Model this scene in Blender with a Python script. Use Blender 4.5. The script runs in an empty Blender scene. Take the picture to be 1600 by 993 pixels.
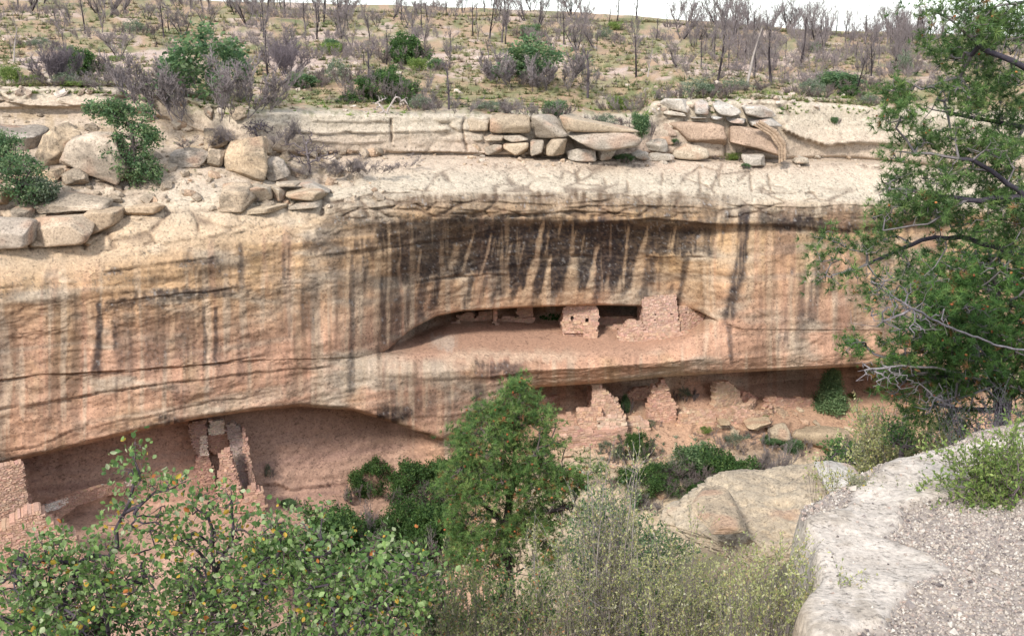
import bpy, math, random
import numpy as np
from mathutils import Vector

SC = bpy.context.scene
COL = SC.collection
rng = np.random.default_rng(7)
random.seed(7)

# ------------------------------------------------------------------ camera
FPX = 1600.0                       # focal length in photograph pixels
PITCH = math.radians(15.9)
cam_d = bpy.data.cameras.new('camera')
cam = bpy.data.objects.new('camera', cam_d)
COL.objects.link(cam)
cam_d.sensor_width = 36.0
cam_d.lens = 36.0 * FPX / 1600.0
cam_d.clip_start = 0.05
cam_d.clip_end = 4000.0
cam.location = (0, 0, 0)
cam.rotation_euler = (math.pi / 2 - PITCH, 0, 0)
SC.camera = cam

# ------------------------------------------------------------------ light
SC.view_settings.view_transform = 'Standard'
SC.view_settings.look = 'None'
SC.view_settings.exposure = 1.06
SC.view_settings.gamma = 1.0
SC.cycles.max_bounces = 5
SC.cycles.diffuse_bounces = 3
SC.cycles.transmission_bounces = 3
SC.cycles.transparent_max_bounces = 6

SUN_EL = math.radians(39)
SUN_AZ = math.radians(-28)         # measured from -Y (behind the camera) towards -X
w = bpy.data.worlds.new('World')
SC.world = w
w.use_nodes = True
nt = w.node_tree
nt.nodes.clear()
out = nt.nodes.new('ShaderNodeOutputWorld')
sky = nt.nodes.new('ShaderNodeTexSky')
sky.sky_type = 'NISHITA'
sky.sun_disc = False
sky.sun_elevation = SUN_EL
sky.sun_rotation = math.radians(180 + 28)
sky.air_density = 1.0
sky.dust_density = 4.0
sky.altitude = 2000
bg1 = nt.nodes.new('ShaderNodeBackground'); bg1.inputs[1].default_value = 0.08
bg2 = nt.nodes.new('ShaderNodeBackground'); bg2.inputs[0].default_value = (0.93, 0.965, 1.0, 1); bg2.inputs[1].default_value = 0.50
add = nt.nodes.new('ShaderNodeAddShader')     # thin bright overcast over the clear sky
nt.links.new(sky.outputs[0], bg1.inputs[0])
nt.links.new(bg1.outputs[0], add.inputs[0])
nt.links.new(bg2.outputs[0], add.inputs[1])
nt.links.new(add.outputs[0], out.inputs[0])

sd = bpy.data.lights.new('sun', 'SUN')
sd.energy = 2.3
sd.angle = math.radians(9)
sd.color = (1.0, 0.955, 0.89)
sun = bpy.data.objects.new('sun', sd)
COL.objects.link(sun)
sdir = Vector((math.sin(SUN_AZ) * math.cos(SUN_EL), -math.cos(SUN_AZ) * math.cos(SUN_EL), math.sin(SUN_EL)))
sun.rotation_euler = sdir.to_track_quat('Z', 'Y').to_euler()
sun.location = sdir * 100

# ------------------------------------------------------------------ helpers
SP, CP = math.sin(PITCH), math.cos(PITCH)

def lin(c):
    c = np.asarray(c, float) / 255.0
    return np.where(c <= 0.04045, c / 12.92, ((c + 0.055) / 1.055) ** 2.4)

def at(px, py, Y):
    """world point seen at a place of the picture at forward distance Y"""
    px = np.asarray(px, float); py = np.asarray(py, float); Y = np.asarray(Y, float)
    dx = (px - 800.0) / FPX; dy = -(py - 496.5) / FPX
    yy = CP + dy * SP; zz = -SP + dy * CP
    t = Y / yy
    return np.stack(np.broadcast_arrays(dx * t, Y + 0 * t, zz * t), -1)

def to_px(P):
    P = np.asarray(P, float)
    f = P[..., 1] * CP - P[..., 2] * SP
    u = P[..., 1] * SP + P[..., 2] * CP
    return 800 + FPX * P[..., 0] / f, 496.5 - FPX * u / f

_T = np.random.default_rng(99).random(65536)
def vnoise(x, y, z=0.0, seed=0):
    x, y, z = np.broadcast_arrays(np.asarray(x, float), np.asarray(y, float), np.asarray(z, float))
    xi = np.floor(x).astype(np.int64); yi = np.floor(y).astype(np.int64); zi = np.floor(z).astype(np.int64)
    fx = x - xi; fy = y - yi; fz = z - zi
    fx = fx * fx * (3 - 2 * fx); fy = fy * fy * (3 - 2 * fy); fz = fz * fz * (3 - 2 * fz)
    def h(a, b, c):
        n = (a * 73856093) ^ (b * 19349663) ^ (c * 83492791) ^ (seed * 2654435)
        n = (n ^ (n >> 13)) * 1274126177
        return _T[(n ^ (n >> 16)) & 65535]
    def lp(a, b, t): return a + (b - a) * t
    if np.all(fz == 0):
        r = lp(lp(h(xi, yi, zi), h(xi + 1, yi, zi), fx), lp(h(xi, yi + 1, zi), h(xi + 1, yi + 1, zi), fx), fy)
    else:
        r = lp(lp(lp(h(xi, yi, zi), h(xi + 1, yi, zi), fx), lp(h(xi, yi + 1, zi), h(xi + 1, yi + 1, zi), fx), fy),
               lp(lp(h(xi, yi, zi + 1), h(xi + 1, yi, zi + 1), fx), lp(h(xi, yi + 1, zi + 1), h(xi + 1, yi + 1, zi + 1), fx), fy), fz)
    return r * 2 - 1

def fbm(x, y, z=0.0, o=4, seed=0, g=0.5):
    s = 0; a = 1.0; t = 0; k = 1.0
    for i in range(o):
        s = s + a * vnoise(np.asarray(x) * k, np.asarray(y) * k, np.asarray(z) * k, seed + i * 17)
        t += a; a *= g; k *= 2.03
    return s / t

def sstep(a, b, x):
    t = np.clip((x - a) / (b - a), 0, 1)
    return t * t * (3 - 2 * t)

def tag(o, label=None, cat=None, group=None, kind=None):
    if label: o['label'] = label
    if cat: o['category'] = cat; kind = kind or 'thing'
    if group: o['group'] = group
    if kind: o['kind'] = kind
    return o

def mesh_data(name, V, F, mat, col=None, smooth=True):
    V = np.asarray(V, np.float32)
    if not isinstance(F, (list, tuple)): F = [F]
    F = [np.asarray(f, np.int32) for f in F if len(f)]
    me = bpy.data.meshes.new(name)
    me.vertices.add(len(V)); me.vertices.foreach_set('co', V.ravel())
    loops = np.concatenate([f.ravel() for f in F])
    tot = np.concatenate([np.full(len(f), f.shape[1], np.int32) for f in F])
    start = np.concatenate([[0], np.cumsum(tot)[:-1]]).astype(np.int32)
    me.loops.add(len(loops)); me.loops.foreach_set('vertex_index', loops)
    me.polygons.add(len(tot)); me.polygons.foreach_set('loop_start', start)
    me.polygons.foreach_set('use_smooth', np.full(len(tot), smooth))
    me.update(calc_edges=True)
    if col is not None:
        a = me.color_attributes.new('Col', 'FLOAT_COLOR', 'POINT')
        c = np.ones((len(V), 4), np.float32); c[:, :3] = col
        a.data.foreach_set('color', c.ravel())
    if mat is not None: me.materials.append(mat)
    return me

def obj(name, V, F, mat, parent=None, col=None, smooth=True, origin=None):
    """one mesh object; V in world space, origin = world position of the object's origin"""
    V = np.asarray(V, float)
    if parent is not None and origin is None: origin = np.array(parent.get('_o', (0, 0, 0)), float)
    if origin is None: origin = np.zeros(3)
    me = mesh_data(name, V - np.asarray(origin), F, mat, col, smooth)
    o = bpy.data.objects.new(name, me)
    COL.objects.link(o)
    if parent is not None:
        o.parent = parent
    else:
        o.location = origin
    return o

_org = {}
def thing(name, label, cat, loc, group=None):
    o = bpy.data.objects.new(name, None)
    COL.objects.link(o)
    o.empty_display_size = 0.3
    o.location = tuple(float(v) for v in loc)
    _org[o.name] = np.array(loc, float)
    tag(o, label, cat, group)
    return o

def part(name, root, V, F, mat, col=None, smooth=True, kind=None, label=None):
    o = obj(name, V, F, mat, None, col, smooth, origin=_org[root.name])
    o.location = (0, 0, 0)
    o.parent = root
    tag(o, label, None, None, kind)
    return o

def copy_tree(root, loc, rz, s, label=None, group=None, cat=None):
    c = root.copy(); COL.objects.link(c)
    c.location = tuple(float(v) for v in loc); c.rotation_euler = (root.rotation_euler.x, root.rotation_euler.y, rz)
    c.scale = (s[0], s[0], s[1]) if isinstance(s, (tuple, list)) else (s, s, s)
    if label: c['label'] = label
    if group: c['group'] = group
    if cat: c['category'] = cat
    for ch in list(root.children):
        d = ch.copy(); COL.objects.link(d); d.parent = c
    return c

def frames(D):
    D = D / np.maximum(np.linalg.norm(D, axis=1, keepdims=True), 1e-9)
    ref = np.where(np.abs(D[:, 2:3]) < 0.9, np.array([[0, 0, 1.0]]), np.array([[1.0, 0, 0]]))
    A = np.cross(ref, D); A /= np.maximum(np.linalg.norm(A, axis=1, keepdims=True), 1e-9)
    B = np.cross(D, A)
    return D, A, B

def tubes(P0, P1, R0, R1, k=3):
    P0 = np.asarray(P0, float); P1 = np.asarray(P1, float)
    n = len(P0)
    D, A, B = frames(P1 - P0)
    ang = np.arange(k) * 2 * math.pi / k
    ca = np.cos(ang)[None, :, None]; sa = np.sin(ang)[None, :, None]
    ring = A[:, None] * ca + B[:, None] * sa
    V = np.concatenate([P0[:, None] + ring * np.asarray(R0)[:, None, None], P1[:, None] + ring * np.asarray(R1)[:, None, None]], 1).reshape(-1, 3)
    b = (np.arange(n) * 2 * k)[:, None]
    i = np.arange(k)[None]; j = (i + 1) % k
    F = np.stack([b + i, b + j, b + k + j, b + k + i], -1).reshape(-1, 4)
    return V, F

def scatter(T, TF, pos, dirs, scale, cols, roll=None, r=rng):
    """many copies of a template (T along +Y = dirs) in one mesh"""
    pos = np.asarray(pos, float); n = len(pos)
    D, A, B = frames(np.asarray(dirs, float))
    if roll is None: roll = r.random(n) * 2 * math.pi
    c = np.cos(roll)[:, None]; s = np.sin(roll)[:, None]
    A2 = A * c + B * s; B2 = -A * s + B * c
    sc = np.broadcast_to(np.asarray(scale, float), (n,))[:, None, None]
    V = pos[:, None] + sc * (T[None, :, 0:1] * A2[:, None] + T[None, :, 1:2] * D[:, None] + T[None, :, 2:3] * B2[:, None])
    m = len(T)
    F = (TF[None] + (np.arange(n) * m)[:, None, None]).reshape(-1, TF.shape[1])
    C = np.repeat(cols, m, axis=0) if cols is not None else None
    return V.reshape(-1, 3), F, C

def merge(*parts):
    Vs = []; Fs = {}; Cs = []; o = 0
    for V, F, C in parts:
        Vs.append(V); Cs.append(C if len(np.shape(C)) == 2 and len(C) == len(V) else np.broadcast_to(C, (len(V), 3)))
        for f in (F if isinstance(F, list) else [F]):
            Fs.setdefault(f.shape[1], []).append(f + o)
        o += len(V)
    return np.concatenate(Vs), [np.concatenate(v) for v in Fs.values()], np.concatenate(Cs)

# ------------------------------------------------------------------ materials
ALB = 0.60
def mat_new(name):
    m = bpy.data.materials.new(name); m.use_nodes = True
    return m, m.node_tree, m.node_tree.nodes['Principled BSDF']

def tex_noise(nt, scale, detail=5, rough=0.6, vec=None, stretch=None):
    n = nt.nodes.new('ShaderNodeTexNoise'); n.inputs['Scale'].default_value = scale
    n.inputs['Detail'].default_value = detail; n.inputs['Roughness'].default_value = rough
    tc = nt.nodes.new('ShaderNodeTexCoord')
    src = tc.outputs['Object']
    if stretch:
        mp = nt.nodes.new('ShaderNodeMapping'); mp.inputs['Scale'].default_value = stretch
        nt.links.new(src, mp.inputs['Vector']); src = mp.outputs[0]
    nt.links.new(src, n.inputs['Vector'])
    return n

def rock_mat(name, s1=2.0, s2=9.0, amt=0.35, bump=0.25, bdist=0.08, speck=0.25, stretch=(1, 1, 2.2), tint=None, pits=None):
    m, nt, b = mat_new(name)
    L = nt.links
    if tint is None:
        a = nt.nodes.new('ShaderNodeVertexColor'); a.layer_name = 'Col'; src = a.outputs['Color']
    else:
        a = nt.nodes.new('ShaderNodeRGB'); a.outputs[0].default_value = (*tint, 1); src = a.outputs[0]
    n1 = tex_noise(nt, s1, 7, 0.62, stretch=stretch)
    n2 = tex_noise(nt, s2, 6, 0.7, stretch=(1, 1, 1))
    mr = nt.nodes.new('ShaderNodeMapRange'); mr.inputs[1].default_value = 0.3; mr.inputs[2].default_value = 0.7
    mr.inputs[3].default_value = 1 - amt; mr.inputs[4].default_value = 1 + amt * 0.7
    L.new(n1.outputs[0], mr.inputs[0])
    mr2 = nt.nodes.new('ShaderNodeMapRange'); mr2.inputs[1].default_value = 0.36; mr2.inputs[2].default_value = 0.64
    mr2.inputs[3].default_value = 1 - speck; mr2.inputs[4].default_value = 1 + speck * 0.5
    L.new(n2.outputs[0], mr2.inputs[0])
    mul = nt.nodes.new('ShaderNodeMath'); mul.operation = 'MULTIPLY'
    L.new(mr.outputs[0], mul.inputs[0]); L.new(mr2.outputs[0], mul.inputs[1])
    if pits:
        n3 = tex_noise(nt, pits, 3, 0.75, stretch=(1, 1, 1.5)); n4 = tex_noise(nt, pits * 0.13, 3, 0.6)
        m3 = nt.nodes.new('ShaderNodeMapRange'); m3.inputs[1].default_value = 0.56; m3.inputs[2].default_value = 0.64; m3.inputs[3].default_value = 1.0; m3.inputs[4].default_value = 0.55
        m4 = nt.nodes.new('ShaderNodeMath'); m4.operation = 'MULTIPLY_ADD'; m4.inputs[1].default_value = 0.22; L.new(n4.outputs[0], m4.inputs[0]); 
        sb = nt.nodes.new('ShaderNodeMath'); sb.operation = 'SUBTRACT'; sb.inputs[1].default_value = 0.11
        L.new(n3.outputs[0], m4.inputs[2]); L.new(m4.outputs[0], sb.inputs[0]); L.new(sb.outputs[0], m3.inputs[0])
        mu3 = nt.nodes.new('ShaderNodeMath'); mu3.operation = 'MULTIPLY'; L.new(mul.outputs[0], mu3.inputs[0]); L.new(m3.outputs[0], mu3.inputs[1]); mul = mu3
    vm = nt.nodes.new('ShaderNodeVectorMath'); vm.operation = 'SCALE'
    L.new(src, vm.inputs[0]); L.new(mul.outputs[0], vm.inputs['Scale'])
    L.new(vm.outputs[0], b.inputs['Base Color'])
    b.inputs['Roughness'].default_value = 0.92
    b.inputs['Specular IOR Level'].default_value = 0.15
    ad = nt.nodes.new('ShaderNodeMath'); ad.operation = 'MULTIPLY_ADD'; ad.inputs[1].default_value = 0.35
    L.new(n2.outputs[0], ad.inputs[0]); L.new(n1.outputs[0], ad.inputs[2])
    bp = nt.nodes.new('ShaderNodeBump'); bp.inputs['Strength'].default_value = bump; bp.inputs['Distance'].default_value = bdist
    L.new(ad.outputs[0], bp.inputs['Height']); L.new(bp.outputs[0], b.inputs['Normal'])
    return m

def leaf_mat(name, trans=0.35):
    m, nt, b = mat_new(name)
    a = nt.nodes.new('ShaderNodeVertexColor'); a.layer_name = 'Col'
    b.inputs['Roughness'].default_value = 0.6
    b.inputs['Specular IOR Level'].default_value = 0.25
    tr = nt.nodes.new('ShaderNodeBsdfTranslucent'); mx = nt.nodes.new('ShaderNodeMixShader'); mx.inputs[0].default_value = trans
    nt.links.new(a.outputs[0], b.inputs['Base Color']); nt.links.new(a.outputs[0], tr.inputs[0])
    nt.links.new(b.outputs[0], mx.inputs[1]); nt.links.new(tr.outputs[0], mx.inputs[2])
    nt.links.new(mx.outputs[0], nt.nodes['Material Output'].inputs[0])
    return m

M_CLIFF = rock_mat('cliff_sandstone', 1.6, 6.0, 0.14, 0.5, 0.14, 0.26, stretch=(1, 1, 1), pits=3.6)
M_ROCK = rock_mat('boulder_sandstone', 1.6, 7.0, 0.22, 0.6, 0.15, 0.28, stretch=(1, 1, 1.4), pits=5.5)
M_NEAR = rock_mat('near_sandstone', 5.0, 34.0, 0.2, 0.8, 0.03, 0.3, stretch=(1, 1, 1.6), pits=26.0)
M_MASON = rock_mat('masonry_stone', 3.0, 10.0, 0.2, 0.4, 0.05, 0.2, stretch=(1, 1, 1))
M_MORTAR = rock_mat('mud_mortar', 3.0, 12.0, 0.2, 0.5, 0.04, 0.2, stretch=(1, 1, 1))
M_SOIL = rock_mat('slope_soil', 3.0, 18.0, 0.3, 0.8, 0.08, 0.35, stretch=(1, 1, 1))
M_WOOD = rock_mat('weathered_wood', 14.0, 60.0, 0.3, 0.4, 0.01, 0.3, stretch=(1, 1, 0.3))
M_LEAF = leaf_mat('leaf', 0.45)
M_NEEDLE = leaf_mat('needle', 0.3)
M_PEBBLE = rock_mat('pebble', 20.0, 90.0, 0.15, 0.2, 0.005, 0.15, stretch=(1, 1, 1))
# ------------------------------------------------------------------ the far canyon side: one sheet from the mesa top to the canyon floor
def cv(px, pts):
    x = [p[0] for p in pts]; y = [p[1] for p in pts]
    return np.interp(px, x, y)

CX = np.concatenate([np.arange(-560, -60, 10), np.arange(-60, 1660, 1.9), np.arange(1660, 2160, 10)]).astype(float)
NC = len(CX)
def sm(a, n):
    if n < 2: return a
    k = np.hanning(n + 2)[1:-1]; k /= k.sum()
    p = np.pad(a, (n, n), mode='edge')
    return np.convolve(p, k, 'same')[n:-n]
FF = sm(cv(CX, [(-500, 53), (0, 63), (300, 68), (600, 75), (800, 80), (1100, 84), (1400, 89), (1700, 94), (2100, 100)]), 80)

open_u = sstep(590, 660, CX) * (1 - sstep(1060, 1125, CX))          # upper alcove
arch = sstep(520, 700, CX) * (1 - sstep(1050, 1160, CX))            # recessed dark panel
leftA = 1 - sstep(600, 700, CX)                                     # lower left alcove
rightA = sstep(740, 850, CX) * (1 - sstep(1430, 1560, CX))          # lower right alcove
SKY = [(-500, -24), (0, -8), (250, -2), (450, 5), (800, 14), (1000, 26), (1130, 36), (1250, 46), (1430, 52), (1600, 56), (2100, 70)]
sky_c = cv(CX, SKY)
rows = []
def row(py, Y, seg, s=20):
    rows.append([sm(py, s), sm(Y, s), seg])
row(sky_c + 3, FF * 0 + 420, 6)
row(sky_c, FF * 0 + 270, 26)
row(cv(CX, [(-500, 40), (0, 50), (500, 55), (1000, 70), (1400, 84), (2100, 95)]), FF + 88, 26)
row(cv(CX, [(-500, 90), (0, 92), (500, 100), (1000, 112), (1400, 118), (2100, 130)]), FF + 42, 22)
r4 = cv(CX, [(-500, 134), (0, 134), (160, 134), (250, 140), (300, 152), (400, 170), (450, 173), (700, 178), (880, 180), (930, 190), (1000, 190), (1020, 156), (1100, 153), (1200, 154), (1300, 160), (1380, 166), (1500, 180), (2100, 200)])
Y4 = FF + cv(CX, [(0, 16), (260, 15), (400, 9.5), (1000, 9), (1030, 10), (2100, 10)])
row(r4, Y4, 8, 8)
r5 = cv(CX, [(-500, 168), (0, 168), (160, 168), (250, 180), (300, 200), (400, 232), (450, 238), (560, 236), (700, 237), (880, 243), (960, 243), (1010, 238), (1100, 245), (1200, 247), (1300, 243), (1380, 248), (1500, 262), (2100, 290)])
row(r4 + 6, Y4 - 0.9, 26, 8)
row(r5, Y4 - 1.3, 3, 8)
row(r5 + 3, Y4 - 0.6, 12, 8)
r6 = np.maximum(r5 + 7, cv(CX, [(-500, 300), (0, 292), (200, 290), (280, 268), (400, 262), (500, 276), (560, 262), (640, 250), (880, 250), (1200, 256), (1380, 256), (1600, 272)]))
row(r6, FF + 6.5, 26)
r7 = cv(CX, [(-500, 430), (0, 385), (150, 378), (200, 350), (300, 345), (370, 335), (500, 318), (560, 302), (700, 292), (900, 292), (1150, 300), (1300, 305), (1400, 310), (1600, 320)])
row(r7, FF + 1.8, 34)
r8 = cv(CX, [(-500, 520), (0, 470), (150, 452), (370, 405), (500, 370), (560, 352), (640, 346), (800, 343), (1000, 345), (1100, 350), (1200, 346), (1300, 350), (1400, 345), (1500, 340), (1600, 350)])
row(r8, FF - 0.3, 5)
und = (0.25 + 0.45 * sstep(700, 900, CX)) * sstep(520, 640, CX) * (1 - 0.5 * sstep(1090, 1180, CX))
row(r8 + 13, FF - 0.2 + 1.5 * und, 42)
r10 = cv(CX, [(-500, 580), (0, 530), (400, 480), (600, 440), (700, 430), (800, 420), (1000, 410), (1150, 430), (1600, 430)])
row(r10, FF - 0.3 + 3.0 * arch, 36)
r11 = cv(CX, [(-500, 640), (0, 590), (400, 560), (560, 556), (605, 546), (640, 515), (680, 494), (720, 486), (800, 481), (880, 478), (940, 477), (1000, 478), (1060, 480), (1090, 486), (1120, 500), (1160, 512), (1600, 515)])
row(r11, FF - 0.6 + 4.2 * arch, 12, 6)
row(r11 + 1.5 - 3.5 * open_u, FF - 0.6 + 4.3 * arch + 7.0 * open_u, 8, 6)
r13 = np.maximum(r11 + 3, cv(CX, [(600, 548), (650, 522), (700, 503), (800, 499), (900, 496), (1000, 498), (1060, 492), (1120, 500)]))
row(r13, FF - 0.5 + 3.5 * arch + 6.2 * open_u, 22, 6)
r14 = np.maximum(r13 + 4, cv(CX, [(-500, 650), (0, 600), (400, 568), (600, 556), (700, 548), (800, 550), (900, 550), (1000, 546), (1060, 532), (1115, 515), (1160, 525), (1600, 525)]))
row(r14, FF - 0.5 + 0.9 * arch, 12)
r15 = cv(CX, [(-500, 690), (0, 630), (300, 596), (600, 580), (900, 575), (1100, 560), (1400, 550), (1700, 555)])
row(np.maximum(r15, r14 + 5), FF - 0.7 - 1.2 * arch, 34)
BROW = [(-500, 840), (0, 725), (100, 702), (200, 678), (300, 656), (400, 641), (470, 635), (550, 641), (620, 662), (690, 689), (720, 672), (750, 648), (800, 618), (840, 605), (950, 598), (1050, 588), (1150, 582), (1250, 577), (1350, 572), (1430, 580), (1500, 590), (1600, 600), (2100, 640)]
r16 = cv(CX, BROW)
row(r16 - 5, FF - 0.9 + 0.6 * rightA, 4, 5)
row(r16, FF - 0.2 + 0.6 * rightA, 10, 5)
row(r16 - 3, FF + 1.2 + 2.6 * leftA + 4.2 * rightA + 5.5 * rightA * sstep(1080, 1220, CX), 40, 5)
r18 = cv(CX, [(-500, 900), (0, 810), (100, 800), (250, 790), (400, 768), (500, 765), (560, 775), (640, 770), (700, 735), (760, 690), (840, 650), (900, 638), (1000, 632), (1060, 620), (1130, 608), (1200, 597), (1300, 589), (1430, 588), (1600, 625), (2100, 680)])
row(r18, FF + 1.2 + 1.5 * leftA + 3.6 * rightA + 5.5 * rightA * sstep(1080, 1220, CX), 40, 10)
r19 = cv(CX, [(-500, 960), (0, 880), (400, 860), (600, 850), (700, 830), (760, 740), (850, 690), (900, 680), (1000, 668), (1100, 672), (1200, 678), (1300, 690), (1400, 665), (1600, 690), (2100, 720)])
row(r19, FF + cv(CX, [(-500, -4.5), (600, -4.5), (760, -1), (900, 0.8), (2100, 0.8)]), 46, 16)
r20 = cv(CX, [(-500, 1040), (0, 1000), (600, 990), (760, 860), (900, 800), (1300, 790), (1600, 790), (2100, 800)])
row(r20, FF + cv(CX, [(-500, -9), (700, -10), (900, -7.5), (2100, -8)]), 14, 16)
row(r20 * 0 + 1150, FF - 17, 4)
row(r20 * 0 + 1500, FF - 30, 0)

PYg = []; Yg = []; seg_of = []; rid = []
for i in range(len(rows) - 1):
    n = rows[i][2]
    for k in range(n):
        t = k / n
        PYg.append(rows[i][0] * (1 - t) + rows[i + 1][0] * t)
        a, b = rows[i][1], rows[i + 1][1]
        Yg.append((a * (1 - t) + b * t) if i > 3 else 1 / ((1 / a) * (1 - t) + (1 / b) * t)); rid.append(i + t)
PYg.append(rows[-1][0]); Yg.append(rows[-1][1]); rid.append(len(rows) - 1)
PYg = np.array(PYg); Yg = np.array(Yg); rid = np.array(rid)
# the rim rounds over instead of breaking sharply
m_ = (rid > 9) & (rid < 10)
tt_ = (rid[m_] - 9)[:, None]
Yg[m_] -= 0.85 * np.sin(math.pi * tt_) * (0.35 + 0.65 * sstep(480, 620, CX))[None]
# soften profile corners a little
for it in range(2):
    PYs = PYg.copy(); Ys = Yg.copy()
    PYs[1:-1] = 0.25 * PYg[:-2] + 0.5 * PYg[1:-1] + 0.25 * PYg[2:]
    Ys[1:-1] = 0.25 * Yg[:-2] + 0.5 * Yg[1:-1] + 0.25 * Yg[2:]
    PYg, Yg = PYs, Ys
NR = len(PYg)
PX = np.broadcast_to(CX, (NR, NC)).copy()
RID = np.broadcast_to(rid[:, None], (NR, NC))
P0 = at(PX, PYg, Yg)
WX, WZ = P0[..., 0], P0[..., 2]

# zones by control row index
def zone(a, b, soft=0.3):
    return sstep(a - soft, a + soft, RID) * (1 - sstep(b - soft, b + soft, RID))
Z_PLAT = 1 - sstep(3.6, 4.0, RID)
Z_FACE = zone(9.4, 18.2, 0.3)
Z_RIM = zone(8.0, 9.6, 0.3)
Z_LEDGE = zone(4.0, 6.2, 0.2)
Z_TALUS = sstep(22.0, 22.8, RID)

# relief pushed along the line of depth (metres)
strata = fbm(WX * 0.05, WZ * 1.1, o=4, seed=3)
strata2 = fbm(WX * 0.13, WZ * 3.0, o=3, seed=11)
big = fbm(WX * 0.10, WZ * 0.16, o=3, seed=5)
med = fbm(WX * 0.45, WZ * 0.7, o=4, seed=8)
fine = fbm(WX * 1.8, WZ * 3.2, o=3, seed=21)
fl = fbm(WX * 0.22, WZ * 0.5, o=4, seed=25) * 7
plates = np.floor(fl) + sstep(0.80, 1.0, fl - np.floor(fl))
fl2 = fbm(WX * 0.7, WZ * 1.5, o=3, seed=27) * 5
plates2 = np.floor(fl2) + sstep(0.75, 1.0, fl2 - np.floor(fl2))
ridge = 1 - 2 * np.abs(fbm(WX * 1.1, WZ * 1.9, o=4, seed=23))
dY = (0.12 * strata + 0.04 * strata2 + 0.7 * big + 0.16 * med + 0.09 * fine - 0.06 * plates - 0.018 * plates2 - 0.035 * ridge)
mask = np.clip(sstep(4.2, 5.0, RID) * (1 - 0.5 * Z_TALUS), 0, 1)
edge_fade = 1.0
Ydisp = dY * mask * 0.8

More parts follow.
